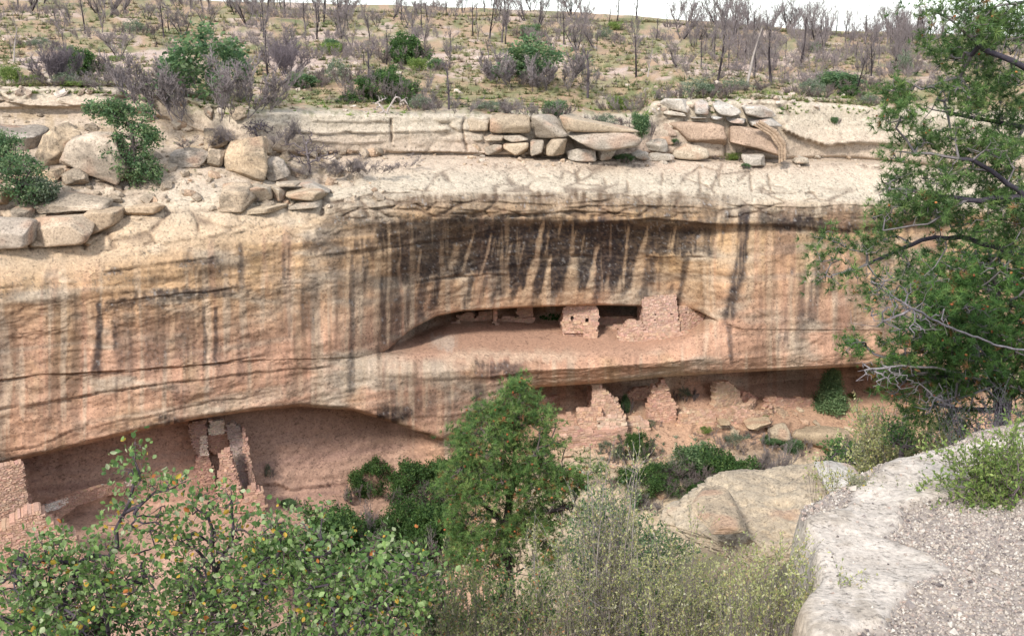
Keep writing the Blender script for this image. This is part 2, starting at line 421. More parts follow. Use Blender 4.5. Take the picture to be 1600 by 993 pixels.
# bedding steps and cracks: lines where the rock above stands proud of the rock below (px, py) points, step metres, rise px
def line_d(pts, fade=18):
    xs = np.array([p[0] for p in pts], float); ys = np.array([p[1] for p in pts], float)
    yl = np.interp(PX, xs, ys) + 3.4 * fbm(PX * 0.022, 0 * PX + ys[0], o=4, seed=int(xs[0]) & 63, g=0.6)
    inside = sstep(xs[0] - 2, xs[0] + fade, PX) * (1 - sstep(xs[-1] - fade, xs[-1] + 2, PX))
    return PYg - yl, inside
STEPS = [
 ([(-60, 645), (60, 628), (150, 612), (270, 596), (400, 582), (520, 570)], 0.45, 26),
 ([(-60, 600), (60, 585), (200, 578), (350, 566), (420, 552)], 0.22, 14),
 ([(-60, 712), (60, 694), (110, 672), (140, 662)], 0.35, 14),
 ([(130, 668), (240, 650), (330, 625), (400, 618)], 0.15, 8),
 ([(60, 550), (160, 545), (240, 530)], 0.12, 8),
 ([(640, 442), (700, 432), (760, 428), (800, 428)], 0.55, 30),
 ([(885, 398), (930, 398)], 0.4, 30),
 ([(1000, 400), (1060, 400), (1105, 399)], 0.45, 26),
 ([(960, 430), (1010, 430)], 0.25, 12),
 ([(560, 395), (640, 380), (720, 372), (800, 352)], 0.3, 12),
 ([(480, 402), (560, 388), (600, 384)], 0.2, 10),
 ([(420, 445), (480, 440)], 0.2, 10),
 ([(150, 475), (240, 462), (380, 446)], 0.35, 18),
 ([(150, 424), (260, 410), (350, 400)], 0.4, 16),
 ([(-60, 448), (30, 446), (120, 440)], 0.2, 10),
 ([(0, 386), (60, 386), (100, 382), (140, 382), (160, 366), (195, 348)], 0.9, 34),
 ([(10, 345), (55, 345), (80, 332), (150, 334), (172, 318)], 0.6, 22),
 ([(172, 306), (215, 304), (280, 318)], 0.5, 12),
 ([(190, 335), (215, 342), (240, 336)], 0.35, 8),
 ([(-60, 330), (30, 322)], 0.5, 16),
 ([(270, 376), (310, 370), (330, 378)], 0.2, 10),
 ([(580, 586), (620, 586), (680, 592), (760, 590), (800, 582)], 0.3, 16),
 ([(640, 650), (700, 648), (760, 640)], 0.35, 14),
 ([(740, 592), (800, 585), (830, 580)], 0.5, 20),
 ([(600, 548), (700, 558), (800, 552), (900, 556)], 0.3, 10),
 ([(1160, 458), (1175, 480), (1210, 500)], 0.3, 10),
 ([(980, 560), (1000, 572), (1060, 574)], 0.3, 10),
 ([(1210, 548), (1260, 540), (1300, 515)], 0.25, 12),
 ([(1010, 300), (1120, 312), (1180, 326)], 0.25, 10),
 ([(880, 282), (1040, 284), (1180, 292), (1340, 296)], 0.22, 8),
 ([(1200, 296), (1300, 298)], 0.2, 6),
 ([(1060, 352), (1130, 346)], 0.5, 10),
 ([(900, 352), (1020, 340), (1120, 350), (1240, 352), (1330, 358), (1420, 342), (1520, 345)], 0.9, 20),
 ([(780, 334), (900, 328), (1010, 334)], 0.5, 14), ([(560, 326), (700, 314), (860, 318), (960, 310)], 0.35, 12), ([(880, 322), (1000, 318), (1130, 326)], 0.4, 12), ([(700, 302), (860, 304), (1000, 300)], .2, 9), ([(1130, 318), (1250, 322), (1400, 318)], .35, 12),
 ([(640, 318), (760, 330), (860, 326)], 0.25, 10),
 ([(0, 158), (80, 166), (170, 163), (230, 170)], 0.9, 20),
 ([(150, 148), (240, 150), (280, 160)], 0.4, 8),
 ([(440, 206), (520, 208), (600, 206), (690, 204), (715, 200)], 0.4, 14),
 ([(470, 222), (560, 224), (610, 220)], 0.3, 8),
 ([(610, 240), (700, 238), (800, 242), (900, 240)], 0.5, 10),
 ([(480, 190), (560, 192), (620, 188)], 0.2, 8),
 ([(1215, 196), (1250, 214), (1290, 226), (1340, 220), (1400, 226), (1470, 228)], 1.9, 40),
 ([(395, 758), (430, 752), (455, 764), (500, 760), (545, 750)], 0.8, 16), ([(440, 742), (500, 748), (530, 742)], 0.25, 8),
 ([(850, 690), (900, 700), (960, 692), (1000, 676)], 0.5, 12), ([(860, 704), (940, 716), (1010, 700)], 0.6, 14), ([(880, 730), (960, 738), (1040, 726), (1120, 730)], 0.8, 20), ([(1000, 690), (1060, 700), (1130, 694), (1200, 700)], 0.5, 12), ([(1040, 676), (1100, 680), (1180, 676)], 0.35, 8), ([(1280, 690), (1340, 700), (1420, 690)], 0.4, 10),
 ([(410, 150), (480, 155), (570, 150)], 0.3, 6),
 ([(1200, 172), (1290, 175)], 0.2, 5),
]
crack = np.zeros_like(PYg)
def ys0(p): return p[0][1] * 0.7
for pts, d, h in STEPS:
    dd, ins = line_d(pts)
    up = np.clip(1 + dd / h, 0, 1)
    prof = np.where(dd <= 0, up * up, np.clip(1 - dd / 2.5, 0, 1) * 1.0)
    lv = np.clip(0.55 + 0.9 * fbm(PX * 0.03, 0 * PX + ys0(pts), o=3, seed=int(pts[0][1]) & 63), 0.05, 1)
    kk = 0.75 if pts[0][1] < 350 else 0.5
    Ydisp -= kk * d * prof * ins * mask * (0.5 + 0.5 * lv)
    g = np.exp(-((dd - 1.6) / 1.4) ** 2) * ins * lv
    Ydisp += 0.22 * min(1, d * 2) * g * mask
    crack = np.maximum(crack, g * mask * min(1, 0.25 + d))
# vertical joints
JOINTS = [
 [(726, 180), (722, 205), (730, 238)], [(765, 178), (764, 208)], [(828, 180), (832, 206)], [(612, 186), (613, 222)],
 [(980, 282), (981, 300)], [(1036, 270), (1034, 288)], [(1120, 268), (1124, 292)], [(1172, 270), (1173, 300)],
 [(1200, 275), (1203, 300)], [(1092, 268), (1095, 300)], [(900, 265), (903, 282)], [(480, 300), (450, 325)],
]
for pts in JOINTS:
    ys = [p[1] for p in pts]; xs = [p[0] for p in pts]
    xl = np.interp(PYg, ys, xs) + 1.5 * vnoise(PYg * 0.15, 0 * PYg, seed=xs[0] & 31)
    ins = sstep(ys[0] - 3, ys[0] + 2, PYg) * (1 - sstep(ys[-1] - 2, ys[-1] + 3, PYg))
    g = np.exp(-((PX - xl) / 1.9) ** 2) * ins
    Ydisp += 0.35 * g * mask
    crack = np.maximum(crack, g * mask)

def cell_cracks(x0, x1, y0, y1, n, seed, sx=1.0, sy=1.0, wd=1.3, m=None):
    global crack, Ydisp
    r_ = np.random.default_rng(seed)
    qx = r_.uniform(x0 - 30, x1 + 30, n); qy = r_.uniform(y0 - 12, y1 + 12, n)
    sel = (PX > x0) & (PX < x1) & (PYg > y0) & (PYg < y1)
    if m is not None: sel &= m
    wx = PX[sel] + 5 * fbm(PX[sel] * .05, PYg[sel] * .05, o=3, seed=seed); wy = PYg[sel] + 3 * fbm(PX[sel] * .06, PYg[sel] * .06, o=3, seed=seed + 1)
    d = np.sqrt(((wx[:, None] - qx[None]) * sx) ** 2 + ((wy[:, None] - qy[None]) * sy) ** 2)
    d.partition(1, axis=1)
    g = np.exp(-((d[:, 1] - d[:, 0]) / (2 * wd)) ** 2) * sstep(-.25, .2, fbm(PX[sel] * .02, PYg[sel] * .04, o=2, seed=seed + 2))
    g *= sstep(0, 12, PX[sel] - x0) * (1 - sstep(-12, 0, PX[sel] - x1))
    Ydisp[sel] += 0.24 * g - 0.10 * sstep(0, 10, d[:, 1] - d[:, 0]); crack[sel] = np.maximum(crack[sel], 1.0 * g)
rimz = (RID > 7.2) & (RID < 10.2)
cell_cracks(840, 1400, 256, 302, 62, 301, .6, 1.0, 1.2, rimz)
cell_cracks(560, 860, 256, 300, 22, 302, .45, 1.0, 1.0, rimz)
cell_cracks(520, 1420, 300, 340, 60, 308, .35, 1.0, .8, rimz)
cell_cracks(640, 1000, 178, 243, 26, 303, .7, 1.0, 1.3, (RID > 4.2) & (RID < 6.3))
cell_cracks(1020, 1240, 153, 246, 34, 304, .7, 1.0, 1.3, (RID > 4.2) & (RID < 6.3))
cell_cracks(-60, 560, 262, 392, 62, 305, .5, 1.0, 1.4, (RID > 7.0) & (RID < 9.4))
cell_cracks(-60, 420, 134, 182, 22, 306, .35, 1.0, 1.2, (RID > 4.2) & (RID < 6.3))
cell_cracks(820, 1450, 660, 800, 70, 307, .6, 1.0, 1.8, (RID > 21.6) & (RID < 23.5))
Yf = Yg + Ydisp
PC = at(PX, PYg, Yf)
# uneven ground on the mesa top and the talus: heights, not depths
gx, gy = PC[..., 0], PC[..., 1]
h1 = fbm(gx * 0.09, gy * 0.09, o=4, seed=31); h2 = fbm(gx * 0.5, gy * 0.5, o=3, seed=33)
PC[..., 2] += Z_PLAT * (0.9 * h1 + 0.16 * h2) * sstep(0, 1.5, RID) + Z_TALUS * (0.5 * fbm(gx * 0.35, gy * 0.35, o=4, seed=35) + 0.12 * h2)
cliff_py = to_px(PC)[1]

# ---- colour of the rock itself: beds, varnish, wear
def C3(r, g, b): return lin((r, g, b))
def mixc(a, b, t): return a + (b - a) * t[..., None]
cream = C3(232, 215, 190); tan = C3(238, 196, 150); pink = C3(238, 188, 156); red = C3(226, 184, 160)
varn = C3(66, 60, 62); brown = C3(128, 106, 86); ochre = C3(212, 178, 130); soil = C3(202, 160, 128); pale = C3(236, 218, 200)
colr = np.broadcast_to(cream, PX.shape + (3,)).copy()
facet = sstep(9.0, 9.9, RID)
lowf = sstep(430, 600, PYg + 0.06 * PX)
face_c = mixc(np.broadcast_to(tan, colr.shape), np.broadcast_to(pink, colr.shape), np.clip(lowf + 0.35 * big, 0, 1))
face_c = mixc(face_c, np.broadcast_to(ochre, colr.shape), np.clip(0.4 * sstep(0.05, 0.5, fbm(PX * 0.02, PYg * 0.012, o=3, seed=41)), 0, 1))
face_c = mixc(face_c, np.broadcast_to(cream, colr.shape), np.clip(0.75 * sstep(0.0, 0.5, fbm(PX * 0.012, PYg * 0.03, o=4, seed=43)), 0, 1))
face_c = mixc(face_c, np.broadcast_to(C3(226, 205, 180), colr.shape), 0.55 * sstep(0.1, 0.6, strata))
vst = fbm(PX * 0.075, PYg * 0.005, o=4, seed=45, g=.6); vst2 = fbm(PX * 0.03, PYg * 0.004, o=3, seed=46)
face_c = face_c * (1 + 0.20 * vst + 0.12 * vst2)[..., None]
face_c = mixc(face_c, np.broadcast_to(C3(218, 162, 134), colr.shape), 0.4 * sstep(0.15, 0.5, fbm(PX * 0.06, PYg * 0.005, o=3, seed=48)))
bst = sstep(-0.05, 0.42, fbm((PX + 6 * fbm(PX * .02, PYg * .02, o=2, seed=50)) * 0.045, PYg * 0.0045, o=4, seed=49, g=.6)) * sstep(400, 480, PYg + 30 * fbm(PX * .03, 0 * PX, o=3, seed=52))
face_c = mixc(face_c, np.broadcast_to(C3(140, 112, 88), colr.shape), 0.55 * bst * (1 - 0.5 * sstep(600, 760, PX) * (1 - sstep(1180, 1300, PX))) * (1 - 0.6 * sstep(590, 640, PYg)))
face_c = mixc(face_c, np.broadcast_to(C3(244, 218, 188), colr.shape), 0.6 * sstep(0.12, 0.4, fbm(PX * 0.09, PYg * 0.005, o=3, seed=54)) * sstep(380, 460, PYg))
colr = mixc(colr, face_c, facet)
# red-pink rock low in the alcoves
alc = zone(19.6, 22.0, 0.4)
redm = np.clip(alc * (leftA * 0.95 + rightA * 0.3)[None] + zone(14.2, 15.2, 0.3) * open_u[None] * 0.15, 0, 1)
colr = mixc(colr, np.broadcast_to(red, colr.shape), redm)
flo = zone(15.0, 16.4, 0.3) * open_u[None]
colr = mixc(colr, np.broadcast_to(C3(222, 178, 150), colr.shape), flo)
lf = sstep(21.0, 21.6, RID)
colr = mixc(colr, np.broadcast_to(C3(222, 180, 148), colr.shape), np.clip(lf * 0.9, 0, 1))
colr = mixc(colr, np.broadcast_to(C3(230, 208, 176), colr.shape), np.clip(lf * sstep(22.0, 22.5, RID + 0.3 * h1) * rightA[None], 0, 1))
colr = mixc(colr, np.broadcast_to(red, colr.shape), np.clip(lf * (1 - sstep(660, 760, PX)) * 0.9, 0, 1))
# pale wash at the top left band
colr = mixc(colr, np.broadcast_to(tan, colr.shape), 0.5 * sstep(300, 360, PYg) * (1 - facet) * (1 - sstep(400, 560, PX)))
colr = mixc(colr, np.broadcast_to(C3(226, 196, 172), colr.shape), zone(5.5, 8.4, 0.3) * (0.4 + 0.5 * sstep(-0.2, 0.4, h1)))

wob = 4.5 * fbm(PX * 0.012, PYg * 0.02, o=2, seed=51)
rag = fbm(PX * 0.16, PYg * 0.05, o=4, seed=53)
speck = fbm(PX * 0.33, PYg * 0.33, o=3, seed=57)
V = np.zeros_like(PX)           # varnish and the dark lip strips 0..1
lown = 20 * fbm(PX * 0.012, PYg * 0.016, o=3, seed=55)
def blob(x0, y0, x1, y1, s, sx=12, sy=8, slope=0.0):
    """a stain patch with ragged borders"""
    yy = PYg - slope * (PX - (x0 + x1) / 2)
    wl = lown * min(1.0, (x1 - x0) / 120.0) + rag * 18
    m = sstep(x0 - sx, x0 + sx, PX + wl) * (1 - sstep(x1 - sx, x1 + sx, PX + wl)) * sstep(y0 - sy, y0 + sy, yy + rag * 9) * (1 - sstep(y1 - sy, y1 + sy, yy + rag * 14))
    return s * m
def streak(pts, w0, w1, s, soft=0.55):
    ys = [p[1] for p in pts]; xs = [p[0] for p in pts]
    xl = np.interp(PYg, ys, xs) + 1.8 * vnoise(PYg * 0.03, 0 * PX, seed=int(xs[0]) & 127)
    t = np.clip((PYg - ys[0]) / max(1, ys[-1] - ys[0]), 0, 1)
    wd = (w0 + (w1 - w0) * t) * (1 + 0.35 * vnoise(PYg * 0.09, 0 * PX, seed=int(xs[0] * 3) & 127) + 0.25 * rag)
    d = np.abs(PX - xl) / np.maximum(wd * 0.5, 0.8)
    return s * (1 - sstep(1 - soft, 1 + soft, d)) * sstep(ys[0] - 5, ys[0] + 5, PYg + 5 * rag) * (1 - sstep(ys[-1] - 14, ys[-1] + 10, PYg + 14 * rag))
def vmax(a, k=1.0):
    global V
    V = np.maximum(V, a * k)
# weathered band under the rim and the great dark panel
G = np.zeros_like(PX)
hb = fbm(PX * 0.012, PYg * 0.11, o=4, seed=59)
G = np.maximum(G, np.clip(blob(500, 302, 1150, 352, 1, 40, 10, -0.01) * (0.85 + 1.0 * hb), 0, .95))
G = np.maximum(G, np.clip(blob(1120, 322, 1480, 356, 1, 30, 10) * (0.75 + 1.0 * hb), 0, .9))
G = np.maximum(G, np.clip(blob(140, 395, 430, 470, 1, 30, 16, -0.1) * (0.25 + 0.9 * hb), 0, .7))
SM = sstep(-0.35, 0.3, fbm(PX * 0.055, PYg * 0.006, o=3, seed=60))
G = np.maximum(G, blob(520, 318, 800, 350, 0.6, 30, 10, -0.06))
G = np.maximum(G, blob(770, 305, 1140, 345, 0.75, 30, 10))
G = np.maximum(G, blob(1120, 325, 1400, 350, 0.7, 25, 9))
G = np.maximum(G, blob(250, 388, 420, 410, 0.55, 25, 8, -0.12))
G = np.maximum(G, blob(560, 350, 800, 382, 0.6, 24, 8, -0.03))
vmax(blob(600, 368, 830, 432, 0.9, 14, 6, -0.08))
vmax(blob(760, 345, 1000, 452, 1.0, 16, 8, -0.02))
vmax(blob(960, 352, 1115, 398, 0.92, 10, 4))
vmax(blob(880, 398, 1010, 440, 0.85, 10, 10))
vmax(blob(560, 340, 1130, 356, 0.7, 20, 6))
vmax(blob(1200, 340, 1300, 362, 0.85, 14, 5)); vmax(blob(1300, 352, 1420, 364, 0.9, 14, 4, -0.08))  # dark strips along the overhanging lip
vmax(blob(1205, 362, 1285, 402, 0.55, 10, 10)); vmax(blob(1130, 338, 1460, 366, .6, 24, 7) * (.6 + .5 * SM))
vmax(blob(1330, 372, 1400, 420, 0.7, 12, 12))
vmax(blob(480, 370, 545, 402, 0.7, 10, 7)); vmax(blob(490, 348, 520, 380, 0.65, 8, 9))
vmax(blob(548, 372, 600, 402, 0.75, 9, 7))
vmax(blob(160, 462, 245, 482, 0.7, 12, 5, -0.1)); vmax(blob(230, 448, 380, 466, 0.75, 14, 6, -0.1))
vmax(blob(165, 418, 190, 428, 0.8, 8, 4)); vmax(blob(270, 404, 355, 414, 0.75, 14, 4, -0.1))
vmax(blob(300, 416, 356, 456, 0.42, 10, 9)); vmax(blob(486, 402, 545, 462, 0.3, 10, 16))
vmax(blob(595, 585, 655, 625, 0.4, 12, 14)); vmax(blob(590, 632, 645, 662, 0.95, 10, 8)); vmax(blob(650, 580, 760, 650, 0.35, 16, 16))
vmax(blob(745, 566, 815, 588, 0.85, 10, 5)); vmax(blob(742, 600, 762, 652, 0.75, 6, 10)); vmax(blob(700, 640, 735, 668, 0.4, 10, 8))
vmax(blob(256, 598, 285, 630, 0.55, 6, 8)); vmax(blob(250, 648, 285, 668, 0.85, 8, 7)); vmax(blob(225, 655, 250, 670, 0.6, 8, 6))
vmax(blob(60, 600, 100, 622, 0.35, 14, 8)); vmax(blob(30, 628, 60, 640, 0.4, 8, 5))
vmax(blob(225, 500, 262, 580, 0.55, 7, 12)); vmax(blob(266, 500, 300, 565, 0.5, 7, 12))
DK = [
 ([(155, 470), (152, 590)], 6, 13, .9), ([(181, 500), (179, 548)], 5, 7, .85), ([(318, 478), (320, 578)], 5, 7, .75), ([(338, 480), (336, 570)], 6, 8, .85),
 ([(375, 380), (378, 450)], 5, 8, .65), ([(451, 374), (444, 446)], 9, 16, .75), ([(128, 470), (124, 540)], 6, 6, .4), ([(78, 420), (70, 445)], 10, 8, .5),
 ([(550, 396), (549, 620)], 9, 8, .72), ([(549, 562), (549, 622)], 10, 8, .6), ([(570, 396), (568, 450)], 8, 8, .8), ([(600, 430), (602, 545)], 12, 14, .8), ([(622, 430), (622, 540)], 8, 12, .75),
 ([(588, 440), (592, 560)], 4, 5, .5), ([(640, 440), (634, 520)], 7, 9, .7), ([(662, 432), (656, 505)], 10, 11, .85), ([(684, 432), (674, 492)], 12, 13, .9),
 ([(708, 434), (700, 480)], 6, 6, .5), ([(737, 430), (726, 482)], 8, 10, .92), ([(762, 428), (748, 478)], 6, 9, .75), ([(790, 430), (774, 476)], 12, 14, .95),
 ([(812, 430), (796, 474)], 10, 9, .9), ([(845, 430), (836, 470)], 13, 16, .95), ([(872, 425), (864, 474)], 16, 18, .95), ([(902, 430), (886, 470)], 8, 5, .45),
 ([(946, 430), (930, 474)], 13, 11, .85), ([(962, 430), (955, 462)], 9, 7, .7), ([(985, 440), (968, 470)], 10, 6, .75), ([(1016, 400), (1008, 476)], 18, 15, .85),
 ([(1033, 400), (1028, 456)], 8, 5, .6), ([(1072, 400), (1062, 474)], 12, 10, .82), ([(1052, 440), (1048, 470)], 5, 6, .5),
 ([(1168, 305), (1160, 380), (1150, 440), (1136, 508)], 16, 16, .95), ([(1143, 300), (1128, 380)], 7, 4, .6), ([(1138, 505), (1143, 575)], 7, 6, .7), ([(1195, 325), (1192, 350)], 12, 10, .8),
 ([(1120, 345), (1112, 400)], 10, 6, .6), ([(1100, 440), (1096, 462)], 8, 9, .35), ([(1212, 365), (1203, 560)], 5, 7, .45), ([(1240, 415), (1226, 545)], 9, 8, .7), ([(1258, 420), (1250, 510)], 10, 9, .75),
 ([(1285, 395), (1262, 510)], 16, 22, .75), ([(1190, 460), (1182, 560)], 4, 5, .35), ([(1222, 500), (1216, 560)], 5, 5, .5), ([(1310, 380), (1300, 470)], 12, 12, .55),
 ([(1340, 500), (1338, 540)], 8, 8, .5), ([(500, 420), (498, 520)], 9, 9, .25), ([(205, 590), (207, 650)], 5, 5, .3), ([(100, 520), (98, 560)], 7, 6, .45), ([(80, 590), (76, 680)], 8, 10, .35),
 ([(745, 560), (742, 590)], 6, 5, .5), ([(892, 570), (888, 585)], 10, 10, .4), ([(1370, 560), (1372, 480)][::-1], 8, 8, .4),
 ([(418, 520), (420, 640)], 8, 8, .28), ([(464, 470), (462, 560)], 8, 8, .3), ([(525, 480), (522, 600)], 6, 6, .28), ([(575, 460), (574, 520)], 5, 5, .3),
]
for pts, a, b, s in DK: vmax(streak(pts, a * 1.25, b * 1.25, s))
vmax(blob(575, 352, 800, 402, 0.82, 24, 10, -0.04)); vmax(blob(620, 395, 810, 432, .93, 16, 5, -.08)); vmax(blob(548, 425, 650, 545, 0.62, 16, 30) * SM); vmax(blob(640, 430, 1030, 474, 0.6, 22, 14, -0.02) * SM)
vmax(blob(1110, 300, 1180, 420, 0.45, 20, 26) * SM); vmax(blob(1195, 390, 1320, 560, 0.55, 20, 40) * SM); vmax(blob(1290, 360, 1460, 540, 0.5, 24, 30) * SM); vmax(blob(1020, 400, 1110, 470, .4, 14, 24) * SM)
vmax(blob(140, 474, 390, 600, 0.62, 26, 30) * SM); vmax(blob(430, 350, 560, 540, 0.62, 22, 40) * SM); vmax(blob(40, 500, 330, 650, 0.28, 30, 36) * SM); vmax(blob(380, 470, 560, 640, .26, 30, 40) * SM); vmax(blob(590, 585, 800, 665, .6, 20, 20) * SM); vmax(blob(-50, 440, 140, 620, .22, 30, 40) * SM); vmax(blob(820, 560, 1000, 596, .25, 20, 14) * SM)
# random thin streaking on the whole face
rs = fbm((PX + wob) * 0.11, PYg * 0.008, o=3, seed=61)
rs2 = fbm((PX + wob) * 0.045, PYg * 0.006, o=3, seed=63)
facem = zone(10.0, 19.2, 0.4)
rs3 = fbm((PX + wob) * 0.2, PYg * 0.012, o=3, seed=65)
vmax(np.clip(0.5 * sstep(0.12, 0.5, rs) * sstep(-0.3, 0.3, rs2) + 0.34 * sstep(0.15, 0.45, rs2) + 0.2 * sstep(0.2, 0.5, rs3), 0, 0.55) * facem * (0.65 + 0.5 * fbm(PX * 0.02, PYg * 0.02, o=3, seed=67)))
# pale runs washed through the varnish
Wt = np.zeros_like(PX)
LT = [
 ([(848, 346), (836, 410), (822, 470)], 4, 15, 1), ([(862, 400), (848, 472)], 4, 9, .9), ([(856, 370), (850, 400)], 2, 3, .5), ([(934, 384), (930, 410), (918, 470)], 4, 11, .95), ([(983, 356), (972, 445)], 3, 6, .8),
 ([(1012, 350), (1002, 398)], 3, 7, .85), ([(1000, 398), (990, 472)], 11, 13, .9), ([(1056, 355), (1048, 396)], 3, 6, .8), ([(742, 364), (722, 428)], 3, 6, .75), ([(769, 366), (750, 428), (744, 470)], 3, 6, .8),
 ([(714, 384), (701, 428)], 11, 7, .65), ([(608, 345), (610, 400), (605, 540)], 5, 5, .9), ([(592, 385), (588, 540)], 8, 9, .85), ([(545, 380), (542, 560)], 5, 7, .8), ([(562, 450), (560, 560)], 9, 12, .8),
 ([(657, 392), (650, 432)], 3, 5, .6), ([(645, 440), (640, 520)], 5, 6, .7), ([(1098, 360), (1094, 398)], 6, 10, .4), ([(900, 360), (890, 398)], 2, 4, .5), ([(898, 398), (888, 470)], 8, 20, .75), ([(876, 346), (872, 362)], 2, 3, .9),
 ([(1126, 320), (1118, 400)], 4, 7, .7), ([(1152, 330), (1142, 420)], 5, 9, .8), ([(1178, 300), (1170, 480)], 8, 12, .85), ([(1040, 402), (1036, 470)], 8, 11, .8), ([(1085, 402), (1078, 476)], 16, 18, .9),
 ([(1068, 398), (1062, 412)], 3, 3, .4), ([(1236, 430), (1234, 520)], 7, 12, .7), ([(1204, 350), (1200, 560)], 7, 9, .7), ([(1270, 395), (1258, 470)], 5, 6, .7), ([(1346, 352), (1342, 385)], 8, 5, .7), ([(1382, 370), (1376, 410)], 3, 3, .7),
 ([(952, 430), (942, 470)], 4, 6, .5), ([(970, 432), (964, 470)], 4, 8, .6), ([(775, 372), (768, 400)], 2, 3, .4), ([(800, 380), (788, 430)], 3, 5, .45), ([(820, 380), (808, 430)], 2, 4, .35), ([(955, 350), (952, 400)], 2, 4, .35),
 ([(1090, 372), (1088, 398)], 4, 5, .4), ([(915, 365), (908, 398)], 2, 3, .4), ([(692, 440), (686, 480)], 5, 7, .7), ([(720, 434), (712, 482)], 9, 12, .8), ([(752, 432), (742, 478)], 5, 8, .6), ([(828, 440), (818, 474)], 6, 8, .7),
 ([(270, 500), (262, 590)], 4, 5, .6), ([(300, 520), (298, 600)], 5, 5, .5), ([(212, 600), (214, 680)], 8, 9, .5), ([(78, 680), (78, 700)], 5, 5, .6), ([(330, 500), (326, 560)], 4, 4, .6), ([(362, 370), (364, 480)], 5, 5, .4),
]
for pts, a, b, s in LT: Wt = np.maximum(Wt, streak(pts, a, b, s))
Wt = np.maximum(Wt, 0.42 * sstep(0.2, 0.5, fbm((PX + wob) * 0.13, PYg * 0.01, o=3, seed=71)) * facem)
vis = sstep(9.2, 9.8, RID) * (1 - sstep(19.2, 19.5, RID))
notalc = 1 - zone(14.2, 16.3, 0.2) * open_u[None]
V = V * (1 - 0.93 * Wt) * vis * notalc
V = np.clip(V * (0.94 + 0.22 * speck + 0.10 * rag), 0, 1)
G = G * (1 - 0.8 * Wt) * sstep(8.7, 9.2, RID) * (1 - sstep(19, 19.4, RID)) * np.clip(0.75 + 0.7 * rag, 0, 1)
colr = mixc(colr, np.broadcast_to(brown, colr.shape) * (0.9 + 0.25 * speck[..., None]), np.clip(G, 0, 1))
colr = mixc(colr, np.broadcast_to(varn, colr.shape), V * 0.97)
wash = C3(224, 196, 164)
colr = mixc(colr, np.broadcast_to(wash, colr.shape), np.clip(Wt * 0.55 * vis * notalc, 0, 1))
lich = sstep(0.28, 0.5, fbm(PX * 0.4, PYg * 0.4, o=3, seed=73)) * zone(7.2, 10.4, 0.5)
colr = mixc(colr, np.broadcast_to(C3(140, 130, 114), colr.shape), 0.75 * lich * sstep(-0.3, 0.3, fbm(PX * 0.03, PYg * 0.05, o=2, seed=75)))
wsp = sstep(0.4, 0.55, fbm(PX * 0.3, PYg * 0.25, o=3, seed=77)) * sstep(0.3, 0.8, V + G)
colr = mixc(colr, np.broadcast_to(C3(190, 184, 178), colr.shape), 0.55 * wsp)
# pale light band on the ledge front, dark beds inside the alcoves
colr = mixc(colr, np.broadcast_to(C3(240, 208, 178), colr.shape), 0.7 * blob(690, 548, 900, 562, 1, 20, 6, 0.0) * vis)
colr = mixc(colr, np.broadcast_to(C3(238, 214, 192), colr.shape), 0.8 * blob(672, 522, 712, 542, 1, 10, 5))
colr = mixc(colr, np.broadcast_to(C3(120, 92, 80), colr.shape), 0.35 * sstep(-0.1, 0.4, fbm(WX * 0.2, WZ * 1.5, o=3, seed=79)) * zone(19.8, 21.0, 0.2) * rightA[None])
upperL = zone(19.4, 21.0, 0.3) * leftA[None] * (1 - sstep(655, 730, PYg - 0.06 * np.abs(PX - 480)))  # left alcove wall, darker towards its top
colr = mixc(colr, np.broadcast_to(C3(140, 112, 104), colr.shape), 0.25 * upperL * (0.7 + 0.5 * rag))
bands = fbm(PX * 0.006, (PYg + 0.10 * PX) * 0.09, o=3, seed=83)
colr = mixc(colr, np.broadcast_to(C3(176, 140, 130), colr.shape), 0.4 * sstep(0.1, 0.5, bands) * zone(19.6, 21.2, 0.3) * leftA[None])
# mesa top: red soil, dry grass and bare pale rock
gr = fbm(gx * 0.07, gy * 0.05, o=4, seed=91); gr2 = fbm(PX * 0.05, PYg * 0.16, o=4, seed=93); gr3 = fbm(PX * 0.09, PYg * 0.3, o=3, seed=94)
pl = np.broadcast_to(C3(202, 170, 138), colr.shape)
pl = mixc(pl, np.broadcast_to(C3(176, 164, 124), colr.shape), sstep(-0.2, 0.35, gr2 + 0.4 * gr3))
pl = mixc(pl, np.broadcast_to(C3(128, 136, 86), colr.shape), 0.75 * sstep(0.1, 0.5, fbm(PX * 0.035, PYg * 0.12, o=4, seed=95) + 0.25 * gr3))
bare = np.zeros_like(PX)
def pblob(x0, y0, x1, y1):
    wx = PX + 26 * gr2 + 10 * gr3; wy = PYg + 7 * gr + 4 * gr3 + 3 * fbm(PX * 0.03, PYg * 0.02, o=3, seed=99)
    return sstep(x0 - 16, x0 + 16, wx) * (1 - sstep(x1 - 16, x1 + 16, wx)) * sstep(y0 - 3, y0 + 3, wy) * (1 - sstep(y1 - 3, y1 + 3, wy))
for a in [(60, 84, 290, 102), (150, 102, 280, 124), (0, 86, 70, 100), (420, 84, 560, 112), (440, 54, 540, 64), (600, 58, 700, 66), (720, 92, 900, 108), (1030, 98, 1180, 106), (1080, 112, 1300, 120), (1240, 86, 1330, 92), (860, 66, 900, 74), (600, 86, 720, 96), (90, 46, 130, 52), (1180, 95, 1240, 100), (940, 108, 1010, 116)]:
    bare = np.maximum(bare, pblob(*a))
bare = np.maximum(bare, sstep(0.28, 0.45, fbm(PX * 0.02, PYg * 0.10, o=3, seed=97)) * 0.8)
pl = mixc(pl, np.broadcast_to(C3(226, 200, 182), colr.shape), bare)
top = 1 - sstep(3.7, 4.1, RID + 0.35 * gr2)
colr = mixc(colr, pl, top)
